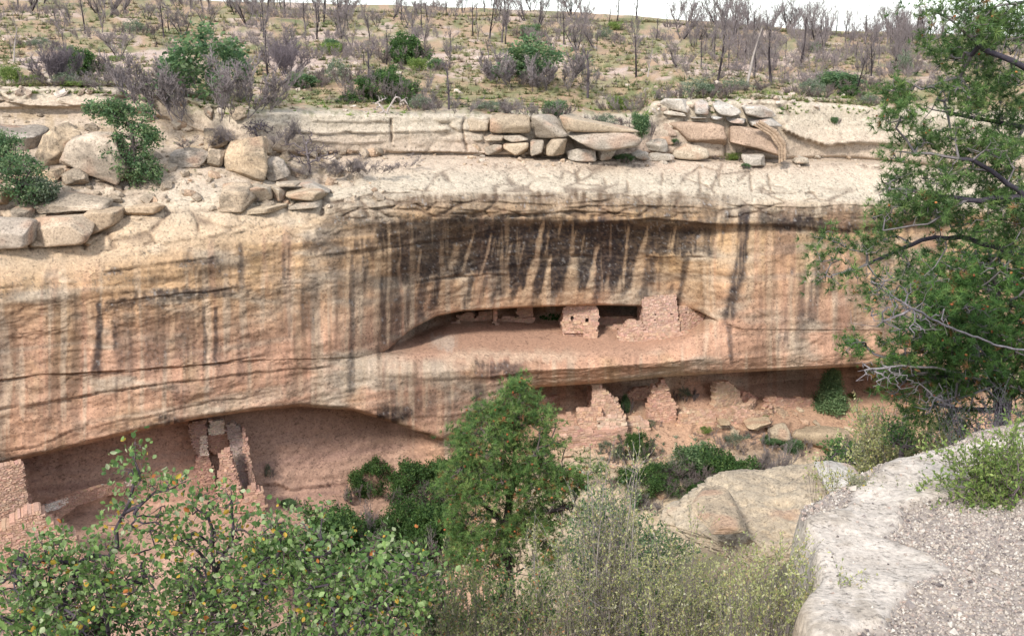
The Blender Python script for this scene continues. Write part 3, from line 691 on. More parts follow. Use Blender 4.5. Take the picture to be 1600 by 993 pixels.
# soil pockets and moss on the benches
bench = zone(6.9, 8.1, 0.25)
leftb = 1 - sstep(480, 640, PX)
colr = mixc(colr, np.broadcast_to(C3(186, 160, 120), colr.shape), 0.55 * bench * sstep(0.0, 0.4, gr2) * leftb)
bn4 = blob(290, 150, 1010, 176, 1, 20, 4) * sstep(-0.2, 0.2, gr2)
colr = mixc(colr, np.broadcast_to(C3(150, 146, 104), colr.shape), 0.6 * bn4)
colr = mixc(colr, np.broadcast_to(C3(110, 88, 74), colr.shape), 0.62 * crack)
colr = mixc(colr, np.broadcast_to(C3(196, 172, 146), colr.shape), 0.6 * sstep(0.0, 0.5, gr3 + 0.3 * gr) * Z_TALUS * rightA[None])
colr = np.clip(colr * (1 + 0.10 * speck[..., None]), 0.005, 1) * ALB

idx = np.arange(NR * NC).reshape(NR, NC)
FQ = np.stack([idx[:-1, :-1], idx[1:, :-1], idx[1:, 1:], idx[:-1, 1:]], -1).reshape(-1, 4)
cliff = obj('canyon_wall', PC.reshape(-1, 3), FQ, M_CLIFF, col=colr.reshape(-1, 3))
tag(cliff, 'tan sandstone canyon wall streaked with dark desert varnish', None, None, 'structure')

_first = np.searchsorted(rid, 1.0)
_vis_rows = (rid > 1.0) & (~((rid > 13.0) & (rid < 14.9))) & (~((rid > 19.0) & (rid < 20.2)))
def ground(px, py, lo=1.0, hi=99):
    """world point of the far canyon side seen at (px, py)"""
    c = int(np.clip(np.searchsorted(CX, px), 0, NC - 1))
    ok = _vis_rows & (rid >= lo) & (rid <= hi)
    d = np.abs(cliff_py[:, c] - py) + (~ok) * 1e6
    return PC[int(np.argmin(d)), c].copy()

# ------------------------------------------------------------------ the near side
def slope_z(X, Y):
    z = np.interp(Y, [-60, 0, 5, 10, 15, 25, 35, 45, 55, 66], [-3.4, -3.6, -5.6, -8.0, -10.5, -15.4, -24, -35, -46, -60])
    z = z + 2.4 * sstep(1.5, 5.0, X) * sstep(5, 9, Y) * (1 - sstep(20, 30, Y)) - 1.2 * sstep(0, 12, -X) * sstep(0, 20, Y)
    return z
def ledge_edge(Y):
    return np.interp(Y, [-40, 0, 3, 4.0, 4.8, 5.3, 5.9, 6.4, 7.2, 9], [-9, -0.3, 1.0, 1.28, 1.42, 1.9, 2.75, 3.6, 5.6, 14])
def near_z(X, Y, det=True):
    e = ledge_edge(Y) + (0.16 * fbm(Y * 1.6, X * 0.3, o=3, seed=111) if det else 0)
    on = sstep(-0.22, 0.05, X - e) * (1 - sstep(6.9, 7.5, Y))
    zl = -1.98 - 0.085 * Y + 0.10 * fbm(X * 0.5, Y * 0.5, o=2, seed=113)
    if det: zl = zl + 0.05 * fbm(X * 1.5, Y * 1.5, o=3, seed=115)
    zs = slope_z(X, Y) + 0.35 * fbm(X * 0.25, Y * 0.25, o=3, seed=117)
    if det: zs = zs + 0.10 * fbm(X * 1.1, Y * 1.1, o=3, seed=119)
    return zs + (zl - zs) * on
gxx = np.concatenate([np.arange(-90, -4, 1.5), np.arange(-4, 0.5, 0.10), np.arange(0.5, 5.6, 0.022), np.arange(5.6, 12, 0.12), np.arange(12, 100, 1.6)])
gyy = np.concatenate([np.arange(-60, 0, 1.5), np.arange(0, 2.6, 0.1), np.arange(2.6, 7.6, 0.022), np.arange(7.6, 18, 0.12), np.arange(18, 66, 0.8)])
NX, NY = np.meshgrid(gxx, gyy)
NZ = near_z(NX, NY)
e = ledge_edge(NY)
onl = sstep(-0.1, 0.1, NX - e) * (1 - sstep(7.0, 7.4, NY))
# bedding relief and the smooth bare patch on the near ledge
q = fbm(NX * 2.2, NY * 2.2, o=4, seed=121); q2 = fbm(NX * 9, NY * 9, o=3, seed=123)
npx, npy = to_px(np.stack([NX, NY, NZ], -1))
def poly_mask(px, py, poly, soft):
    """signed-ish mask of a polygon by distance to edges"""
    n = len(poly); inside = np.zeros(px.shape, bool); dist = np.full(px.shape, 1e9)
    for i in range(n):
        x0, y0 = poly[i]; x1, y1 = poly[(i + 1) % n]
        c = ((y0 > py) != (y1 > py)) & (px < (x1 - x0) * (py - y0) / ((y1 - y0) or 1e-9) + x0)
        inside ^= c
        dx, dy = x1 - x0, y1 - y0
        t = np.clip(((px - x0) * dx + (py - y0) * dy) / (dx * dx + dy * dy), 0, 1)
        dist = np.minimum(dist, np.hypot(px - x0 - t * dx, py - y0 - t * dy))
    sd = np.where(inside, dist, -dist)
    return sstep(-soft, soft, sd)
okp = NY > 2.0
bare_n = np.where(okp, poly_mask(np.where(okp, npx, 0) + 14 * q, np.where(okp, npy, 0) + 9 * q, [(1150, 1010), (1235, 985), (1225, 850), (1270, 812), (1340, 790), (1410, 800), (1395, 828), (1370, 842), (1430, 862), (1475, 890), (1420, 912), (1398, 950), (1380, 985), (1300, 1010)], 5), 0)
bare_n = np.maximum(bare_n, np.where(okp, poly_mask(np.where(okp, npx, 0) + 12 * q, np.where(okp, npy, 0) + 6 * q, [(1320, 800), (1330, 768), (1400, 730), (1480, 706), (1620, 680), (1620, 760), (1450, 790), (1390, 804)], 5), 0))
def near_extra(X, Y, b):
    q = fbm(X * 2.2, Y * 2.2, o=4, seed=121); q2 = fbm(X * 9, Y * 9, o=3, seed=123)
    return 0.012 * q2 + 0.03 * np.abs(q) * (1 - b) + b * (0.035 + 0.012 * q)
NZ = NZ + onl * (0.012 * q2 + 0.03 * np.abs(q) * (1 - bare_n)) + onl * bare_n * (0.035 + 0.012 * q)
npyv = npy
ncol = mixc(np.broadcast_to(C3(196, 168, 138), NX.shape + (3,)), np.broadcast_to(C3(150, 142, 104), NX.shape + (3,)), sstep(-0.2, 0.3, fbm(NX * 0.6, NY * 0.6, o=3, seed=125)))
lc = mixc(np.broadcast_to(C3(192, 178, 166), NX.shape + (3,)), np.broadcast_to(C3(160, 148, 136), NX.shape + (3,)), 0.6 * sstep(-0.1, 0.4, q))
lc = mixc(lc, np.broadcast_to(C3(240, 225, 208), NX.shape + (3,)), bare_n)
lc = mixc(lc, np.broadcast_to(C3(196, 180, 160), NX.shape + (3,)), bare_n * 0.6 * sstep(0.2, 0.4, q2 + 0.4 * q))
ncol = mixc(ncol, lc, onl) * ALB * 0.98
idx = np.arange(NX.size).reshape(NX.shape)
FQ = np.stack([idx[:-1, :-1], idx[:-1, 1:], idx[1:, 1:], idx[1:, :-1]], -1).reshape(-1, 4)
near = obj('near_slope', np.stack([NX, NY, NZ], -1).reshape(-1, 3), FQ, M_NEAR, col=ncol.reshape(-1, 3))
tag(near, 'pale sandstone ledge and brushy slope on the near canyon rim', None, None, 'structure')
def near_at(x, y): return float(near_z(np.array([x]), np.array([y]))[0])
# ------------------------------------------------------------------ loose rocks and fractured blocks
def _cube_grid(n):
    """a subdivided cube as unit directions; returns verts in [-1,1]^3 and quads"""
    vid = {}; V = []; F = []
    def vv(p):
        k = tuple(np.round(p, 5))
        if k not in vid:
            vid[k] = len(V); V.append(p)
        return vid[k]
    t = np.linspace(-1, 1, n + 1)
    for ax in range(3):
        for sg in (-1, 1):
            for i in range(n):
                for j in range(n):
                    q = []
                    for a, b in ((i, j), (i + 1, j), (i + 1, j + 1), (i, j + 1)):
                        p = [0, 0, 0]; p[ax] = sg; p[(ax + 1) % 3] = t[a]; p[(ax + 2) % 3] = t[b]
                        q.append(vv(p))
                    F.append(q if sg > 0 else q[::-1])
    return np.array(V, float), np.array(F)
CG = {n: _cube_grid(n) for n in (3, 6, 9, 16, 30)}

def rock_shape(quad, Y, thick, seed, n=9, rnd=0.35, amp=0.12, lean=0.0, tint=(226, 206, 180), rough=1.0, stain=0.0, mat=None, Yr=None, cuts=1.0, micro=0.0):
    """a stone block: quad = 4 corners TL,TR,BR,BL of its front seen in the picture, Y its distance, thick its depth"""
    U, F = CG[n]
    U = U.copy()
    # round the cube
    R = np.linalg.norm(U, axis=1, keepdims=True)
    S = U / R
    mx = np.max(np.abs(U), axis=1, keepdims=True)
    p = 2.0 + 9.0 * (1 - rnd)
    sup = np.sum(np.abs(S) ** p, axis=1, keepdims=True) ** (-1 / p)
    W = S * sup
    rc = np.random.default_rng(seed * 7 + 1)
    for _ in range(int(7 * cuts)):            # flat broken faces
        nn = rc.normal(size=3) * np.array([1, .8, 1]); nn /= np.linalg.norm(nn)
        hh = rc.uniform(0.72, 1.02)
        dt = W @ nn; W = W - np.outer(np.maximum(dt - hh, 0), nn)
    W = W / np.abs(W).max(0)
    u = (W[:, 0] + 1) / 2; v = (1 - W[:, 2]) / 2; d = (W[:, 1] + 1) / 2
    q = np.array(quad, float)
    pq = ((1 - u) * (1 - v))[:, None] * q[0] + (u * (1 - v))[:, None] * q[1] + (u * v)[:, None] * q[2] + ((1 - u) * v)[:, None] * q[3]
    Ya = Y if Yr is None else Y + (Yr - Y) * u
    ctr = at(q[:, 0].mean(), q[:, 1].mean(), Y + thick / 2)
    front = at(pq[:, 0], pq[:, 1], Ya)
    P = front + np.stack([0 * d, d * thick, d * thick * lean], -1)
    size = np.linalg.norm(at(*q[0], Y) - at(*q[2], Y)) * 0.5
    k = 1.6 / max(size, 0.05)
    nv = fbm(P[:, 0] * k, P[:, 1] * k, P[:, 2] * k, o=4, seed=seed)
    nb = fbm(P[:, 0] * k * 0.45, P[:, 1] * k * 0.45, P[:, 2] * k * 0.45, o=2, seed=seed + 5)
    dirn = (P - ctr); dirn /= np.maximum(np.linalg.norm(dirn, axis=1, keepdims=True), 1e-6)
    if micro:
        mi = fbm(P[:, 0] * 3, P[:, 1] * 3, P[:, 2] * 6, o=6, seed=seed + 31, g=.68); nv = nv + micro * (1 - 3.2 * np.abs(mi))
    bed = fbm(P[:, 2] * k * 3.0, P[:, 0] * k * 0.3, o=2, seed=seed + 9)
    P = P + dirn * (size * amp * (rough * nv + 1.2 * nb + 0.35 * bed))[:, None]
    tx0, tx1, ty0, ty1 = q[:, 0].min(), q[:, 0].max(), q[:, 1].min(), q[:, 1].max()
    for _ in range(3):           # real size of the stone: what its outline measures at that distance
        ax, ay = to_px(P)
        m = P.mean(0)
        kx = (tx1 - tx0) / max(ax.max() - ax.min(), 1e-3); kz = (ty1 - ty0) / max(ay.max() - ay.min(), 1e-3)
        kz = np.clip(kz, .5, 2)
        P[:, 0] = m[0] + (P[:, 0] - m[0]) * kx; P[:, 2] = m[2] + (P[:, 2] - m[2]) * kz
        ax, ay = to_px(P); s_ = m[1] / FPX
        P[:, 0] += ((tx0 + tx1) / 2 - (ax.max() + ax.min()) / 2) * s_
        P[:, 2] -= ((ty0 + ty1) / 2 - (ay.max() + ay.min()) / 2) * s_
    c = np.broadcast_to(C3(*tint), P.shape).copy()
    jt = np.random.default_rng(seed + 77)
    c = c * (0.84 + 0.18 * jt.random()) * (1 + np.array([.03, 0, -.05]) * jt.normal())
    c = c * (1 + 0.22 * nb + 0.2 * np.clip(nv, -1, 1))[:, None]
    if stain:
        c = mixc(c, np.broadcast_to(C3(128, 118, 104), P.shape), stain * sstep(-0.1, 0.4, nv + 0.3 * bed))
    c = mixc(c, np.broadcast_to(C3(214, 168, 138), P.shape), 0.5 * sstep(0.15, 0.5, fbm(P[:, 0] * k * .7, P[:, 1] * k, P[:, 2] * k, o=2, seed=seed + 21)))
    return P, F, np.clip(c, 0.01, 1) * ALB

def rock(name, label, cat, quad, Y, thick, seed, group=None, **kw):
    P, F, c = rock_shape(quad, Y, thick, seed, **kw)
    o = obj(name, P, F, kw.get('mat') or M_ROCK, col=c, origin=P.mean(0))
    tag(o, label, cat, group)
    return o

def yat(px, py, lo=1.0, hi=99):
    return float(ground(px, py, lo, hi)[1])

def Q(x0, y0, x1, y1, j=0, s=0):
    r = np.random.default_rng(int(x0 * 7 + y0 * 13 + s))
    e = r.uniform(-j, j, (4, 2)) if j else np.zeros((4, 2))
    return [(x0 + e[0, 0], y0 + e[0, 1]), (x1 + e[1, 0], y0 + e[1, 1]), (x1 + e[2, 0], y1 + e[2, 1]), (x0 + e[3, 0], y1 + e[3, 1])]

# boulders on the left bench (quad, thickness, extras, label)
BLD = [
 ([(-26, 188), (52, 196), (77, 206), (60, 262)], None, 3.5, .3, 'big flat-topped grey boulder at the left end of the bench'),
 ([(84, 190), (128, 198), (120, 240), (50, 262)], None, 2.0, .25, 'pointed leaning sandstone slab beside the big flat-topped boulder'),
 ([(118, 205), (212, 212), (205, 290), (92, 262)], None, 2.8, .35, 'broad slanted boulder behind the tall juniper on the bench'),
 ([(104, 263), (134, 262), (140, 290), (96, 290)], None, 1.3, .7, 'small rounded boulder at the foot of the leaning slab'),
 ([(60, 268), (97, 262), (100, 282), (58, 286)], None, 1.2, .5, 'low dark-sided rock beside the small rounded boulder'),
 ([(266, 236), (322, 230), (330, 256), (262, 264)], None, 1.8, .4, 'oval boulder with a shaded hollow below it, right of the tall juniper'),
 ([(318, 206), (350, 200), (356, 232), (326, 236)], None, 1.2, .4, 'tan rock behind the oval boulder under the grey shrub'),
 ([(350, 222), (402, 212), (420, 268), (362, 284)], None, 2.2, .35, 'tallest pale boulder of the cluster on the bench'),
 ([(414, 246), (446, 244), (454, 282), (412, 284)], None, 1.6, .45, 'square boulder leaning on the tallest pale boulder'),
 ([(450, 250), (474, 250), (483, 274), (452, 282)], None, 1.3, .4, 'small grey boulder at the right end of the cluster'),
 ([(326, 232), (352, 236), (350, 262), (324, 260)], None, 1.2, .4, 'rounded rock wedged between the oval and the tallest boulder'),
 ([(318, 168), (330, 164), (336, 184), (322, 188)], None, 0.8, .5, 'small upright pale rock below the big grey shrub'),
 ([(358, 170), (384, 166), (390, 188), (362, 188)], None, 1.2, .5, 'blunt rock below the big grey shrub, near the small upright rock'),
 ([(288, 256), (312, 254), (314, 264), (290, 266)], None, 0.6, .5, 'flat pebble-like rock in front of the oval boulder'),
 ([(194, 288), (204, 289), (205, 297), (193, 297)], None, 0.5, .6, 'tiny white stone at the foot of the tall juniper'),
 ([(342, 292), (384, 284), (400, 318), (358, 336)], None, 2.0, .25, 'tilted tan slab against the layered ledge stack'),
 ([(16, 322), (50, 318), (56, 342), (20, 346)], None, 1.6, .4, 'short thick slab at the left rim below the dark junipers'),
 ([(38, 296), (172, 300), (178, 330), (50, 334)], None, 3.0, .4, 'long rounded slab lying along the left rim'),
]
for i, (q, Y, th, rd, lab) in enumerate(BLD):
    bx = (q[2][0] + q[3][0]) / 2; by = (q[2][1] + q[3][1]) / 2
    rock('boulder' if rd > .3 else 'rock_slab', lab, 'rock', q, yat(bx, by - 2, 4.3, 9.4) - th * 0.45, th, 200 + i * 3, n=16, rnd=rd * .6 + .12, amp=0.09, stain=0.6, lean=0.15, tint=(236, 214, 188), cuts=1.6, micro=.35)
# layered stack by the bench edge: one outcrop, its blocks as parts
def outcrop(name, label, cat, blocks, group=None, **kw):
    o0 = blocks[0]
    base = at(sum(p[0] for p in o0[0]) / 4, sum(p[1] for p in o0[0]) / 4, o0[1])
    t = thing(name, label, cat, base, group)
    for i, (q, Y, th) in enumerate(blocks):
        k = dict(n=9, rnd=0.12, amp=0.05, stain=0.2, cuts=.8); k.update(kw)
        P, F, c = rock_shape(q, Y, th, 400 + int(q[0][0]) + i, **k)
        part('rock_block', t, P, F, M_ROCK, c)
    return t
def YB(px, py, off=-0.7): return yat(px, py, 4.3, 9.4) + off
outcrop('rock_outcrop', 'layered stack of cracked pale slabs on the edge of the left bench', 'rock',
 [([(372, 296), (424, 286), (430, 312), (384, 318)], YB(400, 318), 2.4), ([(424, 288), (446, 290), (450, 314), (430, 314)], YB(436, 318), 2.2),
  ([(446, 292), (498, 294), (512, 310), (450, 316)], YB(480, 318), 2.4), ([(372, 318), (450, 316), (450, 328), (366, 336)], YB(410, 332), 2.6),
  ([(450, 316), (496, 312), (502, 322), (450, 328)], YB(476, 326), 2.4), ([(468, 284), (492, 282), (518, 300), (498, 304)], YB(490, 306), 1.6),
  ([(430, 284), (470, 282), (470, 292), (430, 292)], YB(450, 300), 1.6)])
Yc = YB(800, 238, -0.75)
outcrop('rock_wall', 'band of square cracked sandstone blocks in the middle of the upper ledge', 'rock',
 [(Q(715, 178, 764, 206, 2), Yc, 2.2), (Q(766, 177, 828, 208, 2), Yc - .1, 2.4), ([(830, 178), (866, 178), (888, 212), (838, 216)], Yc - .25, 2.4),
  (Q(722, 207, 755, 220, 1.5), Yc, 2), (Q(757, 208, 786, 221, 2), Yc - .1, 2), ([(788, 210), (808, 209), (826, 216), (786, 222)], Yc, 2),
  ([(726, 221), (754, 222), (752, 236), (730, 234)], Yc - .05, 2), (Q(756, 223, 784, 241, 2), Yc - .1, 2), ([(786, 223), (826, 220), (826, 243), (787, 241)], Yc - .1, 2),
  ([(828, 220), (850, 218), (850, 244), (828, 244)], Yc - .15, 2), ([(852, 218), (886, 214), (882, 244), (852, 244)], Yc - .2, 2), ([(733, 236), (754, 236), (756, 244), (734, 243)], Yc - .1, 2)], rnd=0.08, amp=0.045)
outcrop('rock_slab', 'long slanting slab that dips to the right below the shrubs', 'rock',
 [([(874, 178), (930, 192), (1000, 208), (884, 204)], Yc - .3, 3), ([(884, 200), (1004, 206), (984, 236), (934, 232)], Yc - .8, 3.5)], rnd=0.35, amp=0.08, n=9)
SL2 = [
 ([(-30, 338), (60, 346), (58, 386), (-40, 392)], 'thick tan slab low at the far left of the rim'),
 ([(46, 340), (150, 334), (136, 380), (56, 386)], 'broad tan slab under the long rounded slab on the left rim'),
 ([(120, 332), (196, 322), (192, 350), (140, 372)], 'stepped slab end jutting out at the left rim'),
 ([(-30, 292), (26, 294), (24, 322), (-30, 326)], 'pale slab below the dark juniper at the left edge'),
 ([(190, 320), (260, 316), (248, 332), (200, 338)], 'thin flake of rock right of the stepped slab end'),
]
for i, (q, lab) in enumerate(SL2):
    bx = (q[2][0] + q[3][0]) / 2; by = (q[2][1] + q[3][1]) / 2
    rock('rock_slab', lab, 'rock', q, yat(bx, by - 2, 6.8, 10.5) - .75, 2.4, 350 + i * 3, n=16, rnd=.2, amp=.05, stain=.15, tint=(226, 200, 170), cuts=.8)
BL2 = [
 (Q(886, 231, 930, 251, 2), 'left one of two blocky stones under the slanting slab'),
 (Q(931, 231, 963, 250, 2), 'right one of two blocky stones under the slanting slab'),
 ([(998, 216), (1040, 217), (1044, 238), (1000, 234)], 'wide grey stone at the low end of the slanting slab'),
 ([(1058, 224), (1104, 226), (1108, 250), (1050, 250)], 'rough cube-shaped boulder between two green tufts'),
 ([(985, 234), (1012, 238), (1014, 250), (988, 250)], 'small low stone left of the flat strip of rock'),
 ([(1014, 240), (1052, 238), (1054, 250), (1016, 252)], 'flat narrow stone left of the rough cube-shaped boulder'),
 ([(1240, 242), (1262, 243), (1264, 256), (1237, 256)], 'lone white block on the bare rim, right of the curled shell of rock'),
 ([(1160, 240), (1190, 242), (1196, 260), (1158, 258)], 'reddish stone tucked in the crevice beside a green tuft'),
]
for i, (q, lab) in enumerate(BL2):
    bx = (q[2][0] + q[3][0]) / 2; by = (q[2][1] + q[3][1]) / 2
    rock('boulder', lab, 'rock', q, YB(bx, by, -0.8), 1.4, 300 + i * 3, n=6, rnd=.45, amp=.12, stain=.15, tint=(236, 220, 198))
Yr = YB(1100, 240, -1.0)
outcrop('rock_wall', 'white cracked slabs capping the right part of the upper ledge', 'rock',
 [([(1026, 153), (1078, 154), (1077, 177), (1034, 168)], Yr, 3), ([(1080, 154), (1106, 154), (1107, 180), (1079, 178)], Yr + .1, 3), ([(1108, 154), (1156, 164), (1158, 182), (1109, 176)], Yr, 3),
  ([(1158, 165), (1200, 164), (1212, 182), (1160, 184)], Yr, 3), ([(1030, 170), (1072, 178), (1070, 182), (1034, 179)], Yr - .1, 2.6), ([(1074, 180), (1104, 181), (1104, 186), (1074, 184)], Yr - .1, 2.6),
  ([(1106, 179), (1130, 182), (1130, 188), (1106, 186)], Yr - .1, 2.6), ([(1132, 183), (1164, 186), (1166, 194), (1134, 190)], Yr - .05, 2.6), ([(1166, 186), (1214, 184), (1222, 198), (1168, 197)], Yr, 2.6)], rnd=0.12, amp=0.045, tint=(242, 230, 214))
outcrop('rock_wall', 'two bulging orange-sided blocks with dark undersides below the white slabs', 'rock',
 [([(1040, 186), (1132, 190), (1136, 228), (1052, 214)], Yr + .1, 3), ([(1020, 192), (1052, 190), (1058, 214), (1024, 212)], Yr + .3, 2), ([(1024, 214), (1052, 212), (1056, 224), (1030, 228)], Yr + .1, 1.6),
  ([(1138, 196), (1204, 200), (1232, 248), (1136, 226)], Yr - .3, 3)], rnd=0.35, amp=0.07, n=9, tint=(232, 200, 172))
# curled shells of rock
for j, (pts, lab) in enumerate([([(1186, 190), (1212, 206), (1226, 226), (1226, 250)], 'thin curled shell of rock arching down beside the bulging blocks')]):
    t = thing('rock_shell', lab, 'rock', at(*pts[0], Yr - .6))
    Pn = np.array([at(p[0], p[1], Yr - .9) for p in pts])
    Pd = []
    for i in range(len(Pn) - 1):
        for k in range(6): Pd.append(Pn[i] + (Pn[i + 1] - Pn[i]) * k / 6)
    Pd.append(Pn[-1]); Pd = np.array(Pd)
    for off, r0 in ((0, .17), (-.24, .13), (-.44, .10)):
        A = Pd + np.array([off, 0, off * .6])
        rr = r0 * (0.75 + 0.5 * np.sin(np.linspace(0.2, 2.9, len(A))) + .15 * np.sin(np.arange(len(A)) * 1.3 + off * 9))
        V, F = tubes(A[:-1], A[1:], rr[:-1], rr[1:], 7)
        part('rock_layer', t, V, F, M_ROCK, np.broadcast_to(C3(206, 178, 150) * ALB, (len(V), 3)))
# slabs that lie on the talus
TAL = [
 ([(1236, 664), (1312, 668), (1334, 700), (1240, 706)], 'large pale slab lying on the talus below the small juniper'),
 ([(1040, 712), (1090, 706), (1084, 726), (1042, 730)], 'pale rock among the scrub under the lower ruins'),
 ([(1196, 664), (1232, 660), (1236, 690), (1200, 690)], 'rough brown rock left of the large pale slab'),
 ([(1085, 690), (1112, 686), (1116, 706), (1088, 708)], 'small rounded rock above the scrub under the ruins'),
 ([(1160, 656), (1206, 650), (1188, 668), (1170, 672)], 'ochre overhanging ledge stone under the round room'),
 ([(1120, 652), (1140, 650), (1142, 664), (1118, 664)], 'flat red-brown stone on the slope under the low curved wall'),
]
for i, (q, lab) in enumerate(TAL):
    bx = (q[2][0] + q[3][0]) / 2; by = (q[2][1] + q[3][1]) / 2
    rock('boulder', lab, 'rock', q, yat(bx, by, 22.0) - .9, 2.2, 330 + i * 3, n=9, rnd=.35, amp=.16, stain=.1, tint=(226, 200, 165))
# near outcrop beyond the ledge: real rough rock, bedded
CG[56] = _cube_grid(56)
rock('rock_outcrop', 'rough cream and grey lichened outcrop just beyond the near gravel ledge', 'rock',
     [(1160, 740), (1362, 728), (1352, 800), (1030, 880)], 9.2, 1.9, 501, n=56, rnd=.5, amp=.085, stain=.4, tint=(240, 220, 192), mat=M_NEAR, cuts=1.0, micro=1.5)
rock('boulder', 'pitted lichen-crusted knob at the low left end of the rough outcrop', 'rock',
     [(1092, 776), (1150, 768), (1166, 810), (1080, 826)], 9.0, 1.0, 503, n=30, rnd=.5, amp=.10, stain=.5, tint=(226, 206, 180), mat=M_NEAR, cuts=1.5, micro=.5)
rock('boulder', 'weathered white boulder at the right end of the rough outcrop', 'rock',
     [(1272, 736), (1346, 728), (1366, 762), (1280, 782)], 9.6, 1.0, 507, n=30, rnd=.5, amp=.09, stain=.35, tint=(242, 228, 208), mat=M_NEAR, cuts=1.5, micro=.45)
# gravel on the near ledge: nobody could count it
r = np.random.default_rng(5)
n = 150000
px = r.uniform(-60, 1700, n); gy_ = 2.3 + 4.5 * r.random(n) ** 0.8
gx_ = r.uniform(0.6, 5.6, n)
e_ = ledge_edge(gy_)
ppx, ppy = to_px(np.stack([gx_, gy_, near_z(gx_, gy_)], -1))
bm = poly_mask(ppx, ppy, [(1150, 1010), (1235, 985), (1225, 850), (1270, 812), (1340, 790), (1410, 800), (1395, 828), (1370, 842), (1430, 862), (1475, 890), (1420, 912), (1398, 950), (1380, 985), (1300, 1010)], 6)
bm = np.maximum(bm, poly_mask(ppx, ppy, [(1320, 800), (1330, 768), (1400, 730), (1480, 706), (1620, 680), (1620, 760), (1450, 790), (1390, 804)], 6))
keep = (gx_ > e_ + 0.06) & (r.random(n) > bm * 0.985)
gx_, gy_, bm = gx_[keep], gy_[keep], bm[keep]
gz_ = near_z(gx_, gy_) + near_extra(gx_, gy_, bm)
T = np.array([(0, -.5, 0), (.5, 0, -.1), (-.5, 0, -.05), (0, 0, .45), (0, 0, -.4), (0.05, .55, 0)], float)
TF = np.array([(0, 1, 3), (1, 5, 3), (5, 2, 3), (2, 0, 3), (1, 0, 4), (5, 1, 4), (2, 5, 4), (0, 2, 4)])
sz = 0.0045 + 0.0055 * r.random(len(gx_)) ** 2 + 0.014 * (r.random(len(gx_)) > 0.985) * r.random(len(gx_))
dirs = np.stack([r.normal(size=len(gx_)), r.normal(size=len(gx_)), 0.25 * r.normal(size=len(gx_))], -1)
pal = np.array([C3(212, 198, 182), C3(194, 180, 168), C3(172, 160, 152), C3(230, 220, 206), C3(204, 182, 168), C3(128, 118, 114)])
cc = pal[r.choice(6, len(gx_), p=[.28, .27, .16, .14, .1, .05])] * ALB
V_, F_, C_ = scatter(T, TF, np.stack([gx_, gy_, gz_ + sz * 0.25], -1), dirs, sz * 2, cc, r=r)
V_ = V_ + r.normal(size=V_.shape) * np.repeat(sz, 6)[:, None] * 0.18
g = obj('gravel', V_, F_, M_PEBBLE, col=C_, smooth=False)
tag(g, 'loose pale grey gravel strewn over the near ledge', 'gravel', None, 'stuff')

# rubble on the bench and talus: small broken stones nobody could count
def rubble(label, n, x0, x1, y0, y1, lo, hi, s0, s1, tints, thr=-.05, name='rubble'):
    px = r.uniform(x0, x1, n); py = r.uniform(y0, y1, n); k = fbm(px * .02, py * .04, o=2, seed=int(x0 + y1) & 255) > thr
    Pp = np.array([ground(a, b, lo, hi) for a, b in zip(px[k], py[k])]); m = len(Pp)
    U, F = CG[3]; base = U / np.maximum(1e-6, (np.sum(np.abs(U / np.linalg.norm(U, axis=1, keepdims=True)) ** 5, axis=1, keepdims=True)) ** .2) / np.linalg.norm(U, axis=1, keepdims=True)
    Vs = []; 
    for v in range(6):
        W_ = base.copy()
        for _ in range(6):
            nn = r.normal(size=3); nn /= np.linalg.norm(nn); dt = W_ @ nn; W_ = W_ - np.outer(np.maximum(dt - r.uniform(.45, .8), 0), nn)
        Vs.append(W_ * np.array([1, .8, .6]) + r.normal(size=W_.shape) * .03)
    out = []
    sz = s0 + (s1 - s0) * r.random(m) ** 3; cc = np.array([C3(*t_) for t_ in tints])[r.integers(0, len(tints), m)] * ALB * (1 + .12 * r.normal(size=(m, 1)))
    d = r.normal(size=(m, 3)) * np.array([1, 1, .25])
    for v in range(6):
        q = np.arange(m) % 6 == v
        out.append(scatter(Vs[v], F, Pp[q], d[q], sz[q], cc[q], roll=r.normal(size=q.sum()) * .4, r=r))
    V_, F_, C_ = merge(*out); o = obj(name, V_, F_, M_ROCK, col=np.clip(C_, .02, 1), smooth=False); tag(o, label, 'rubble', None, 'stuff')
rubble('broken stones and chips strewn among the boulders of the left bench', 700, -60, 600, 178, 330, 6.2, 9.2, .10, .75, [(224, 204, 180), (206, 186, 162), (190, 172, 150), (222, 190, 160)])
rubble('broken pale stones strewn over the talus below the ruins', 800, 840, 1460, 640, 790, 21.3, 24, .08, .6, [(232, 208, 176), (216, 186, 156), (226, 190, 160), (196, 168, 144)], -.1)
rubble('small stones along the foot of the right ledge', 130, 620, 1380, 240, 262, 6.3, 8.6, .08, .4, [(236, 218, 196), (222, 196, 168)], -.2)
rubble('pale rock chips among the grass of the mesa top', 1500, -100, 1500, 60, 175, 2, 5.2, .08, .5, [(232, 214, 196), (214, 190, 168)], -.1)
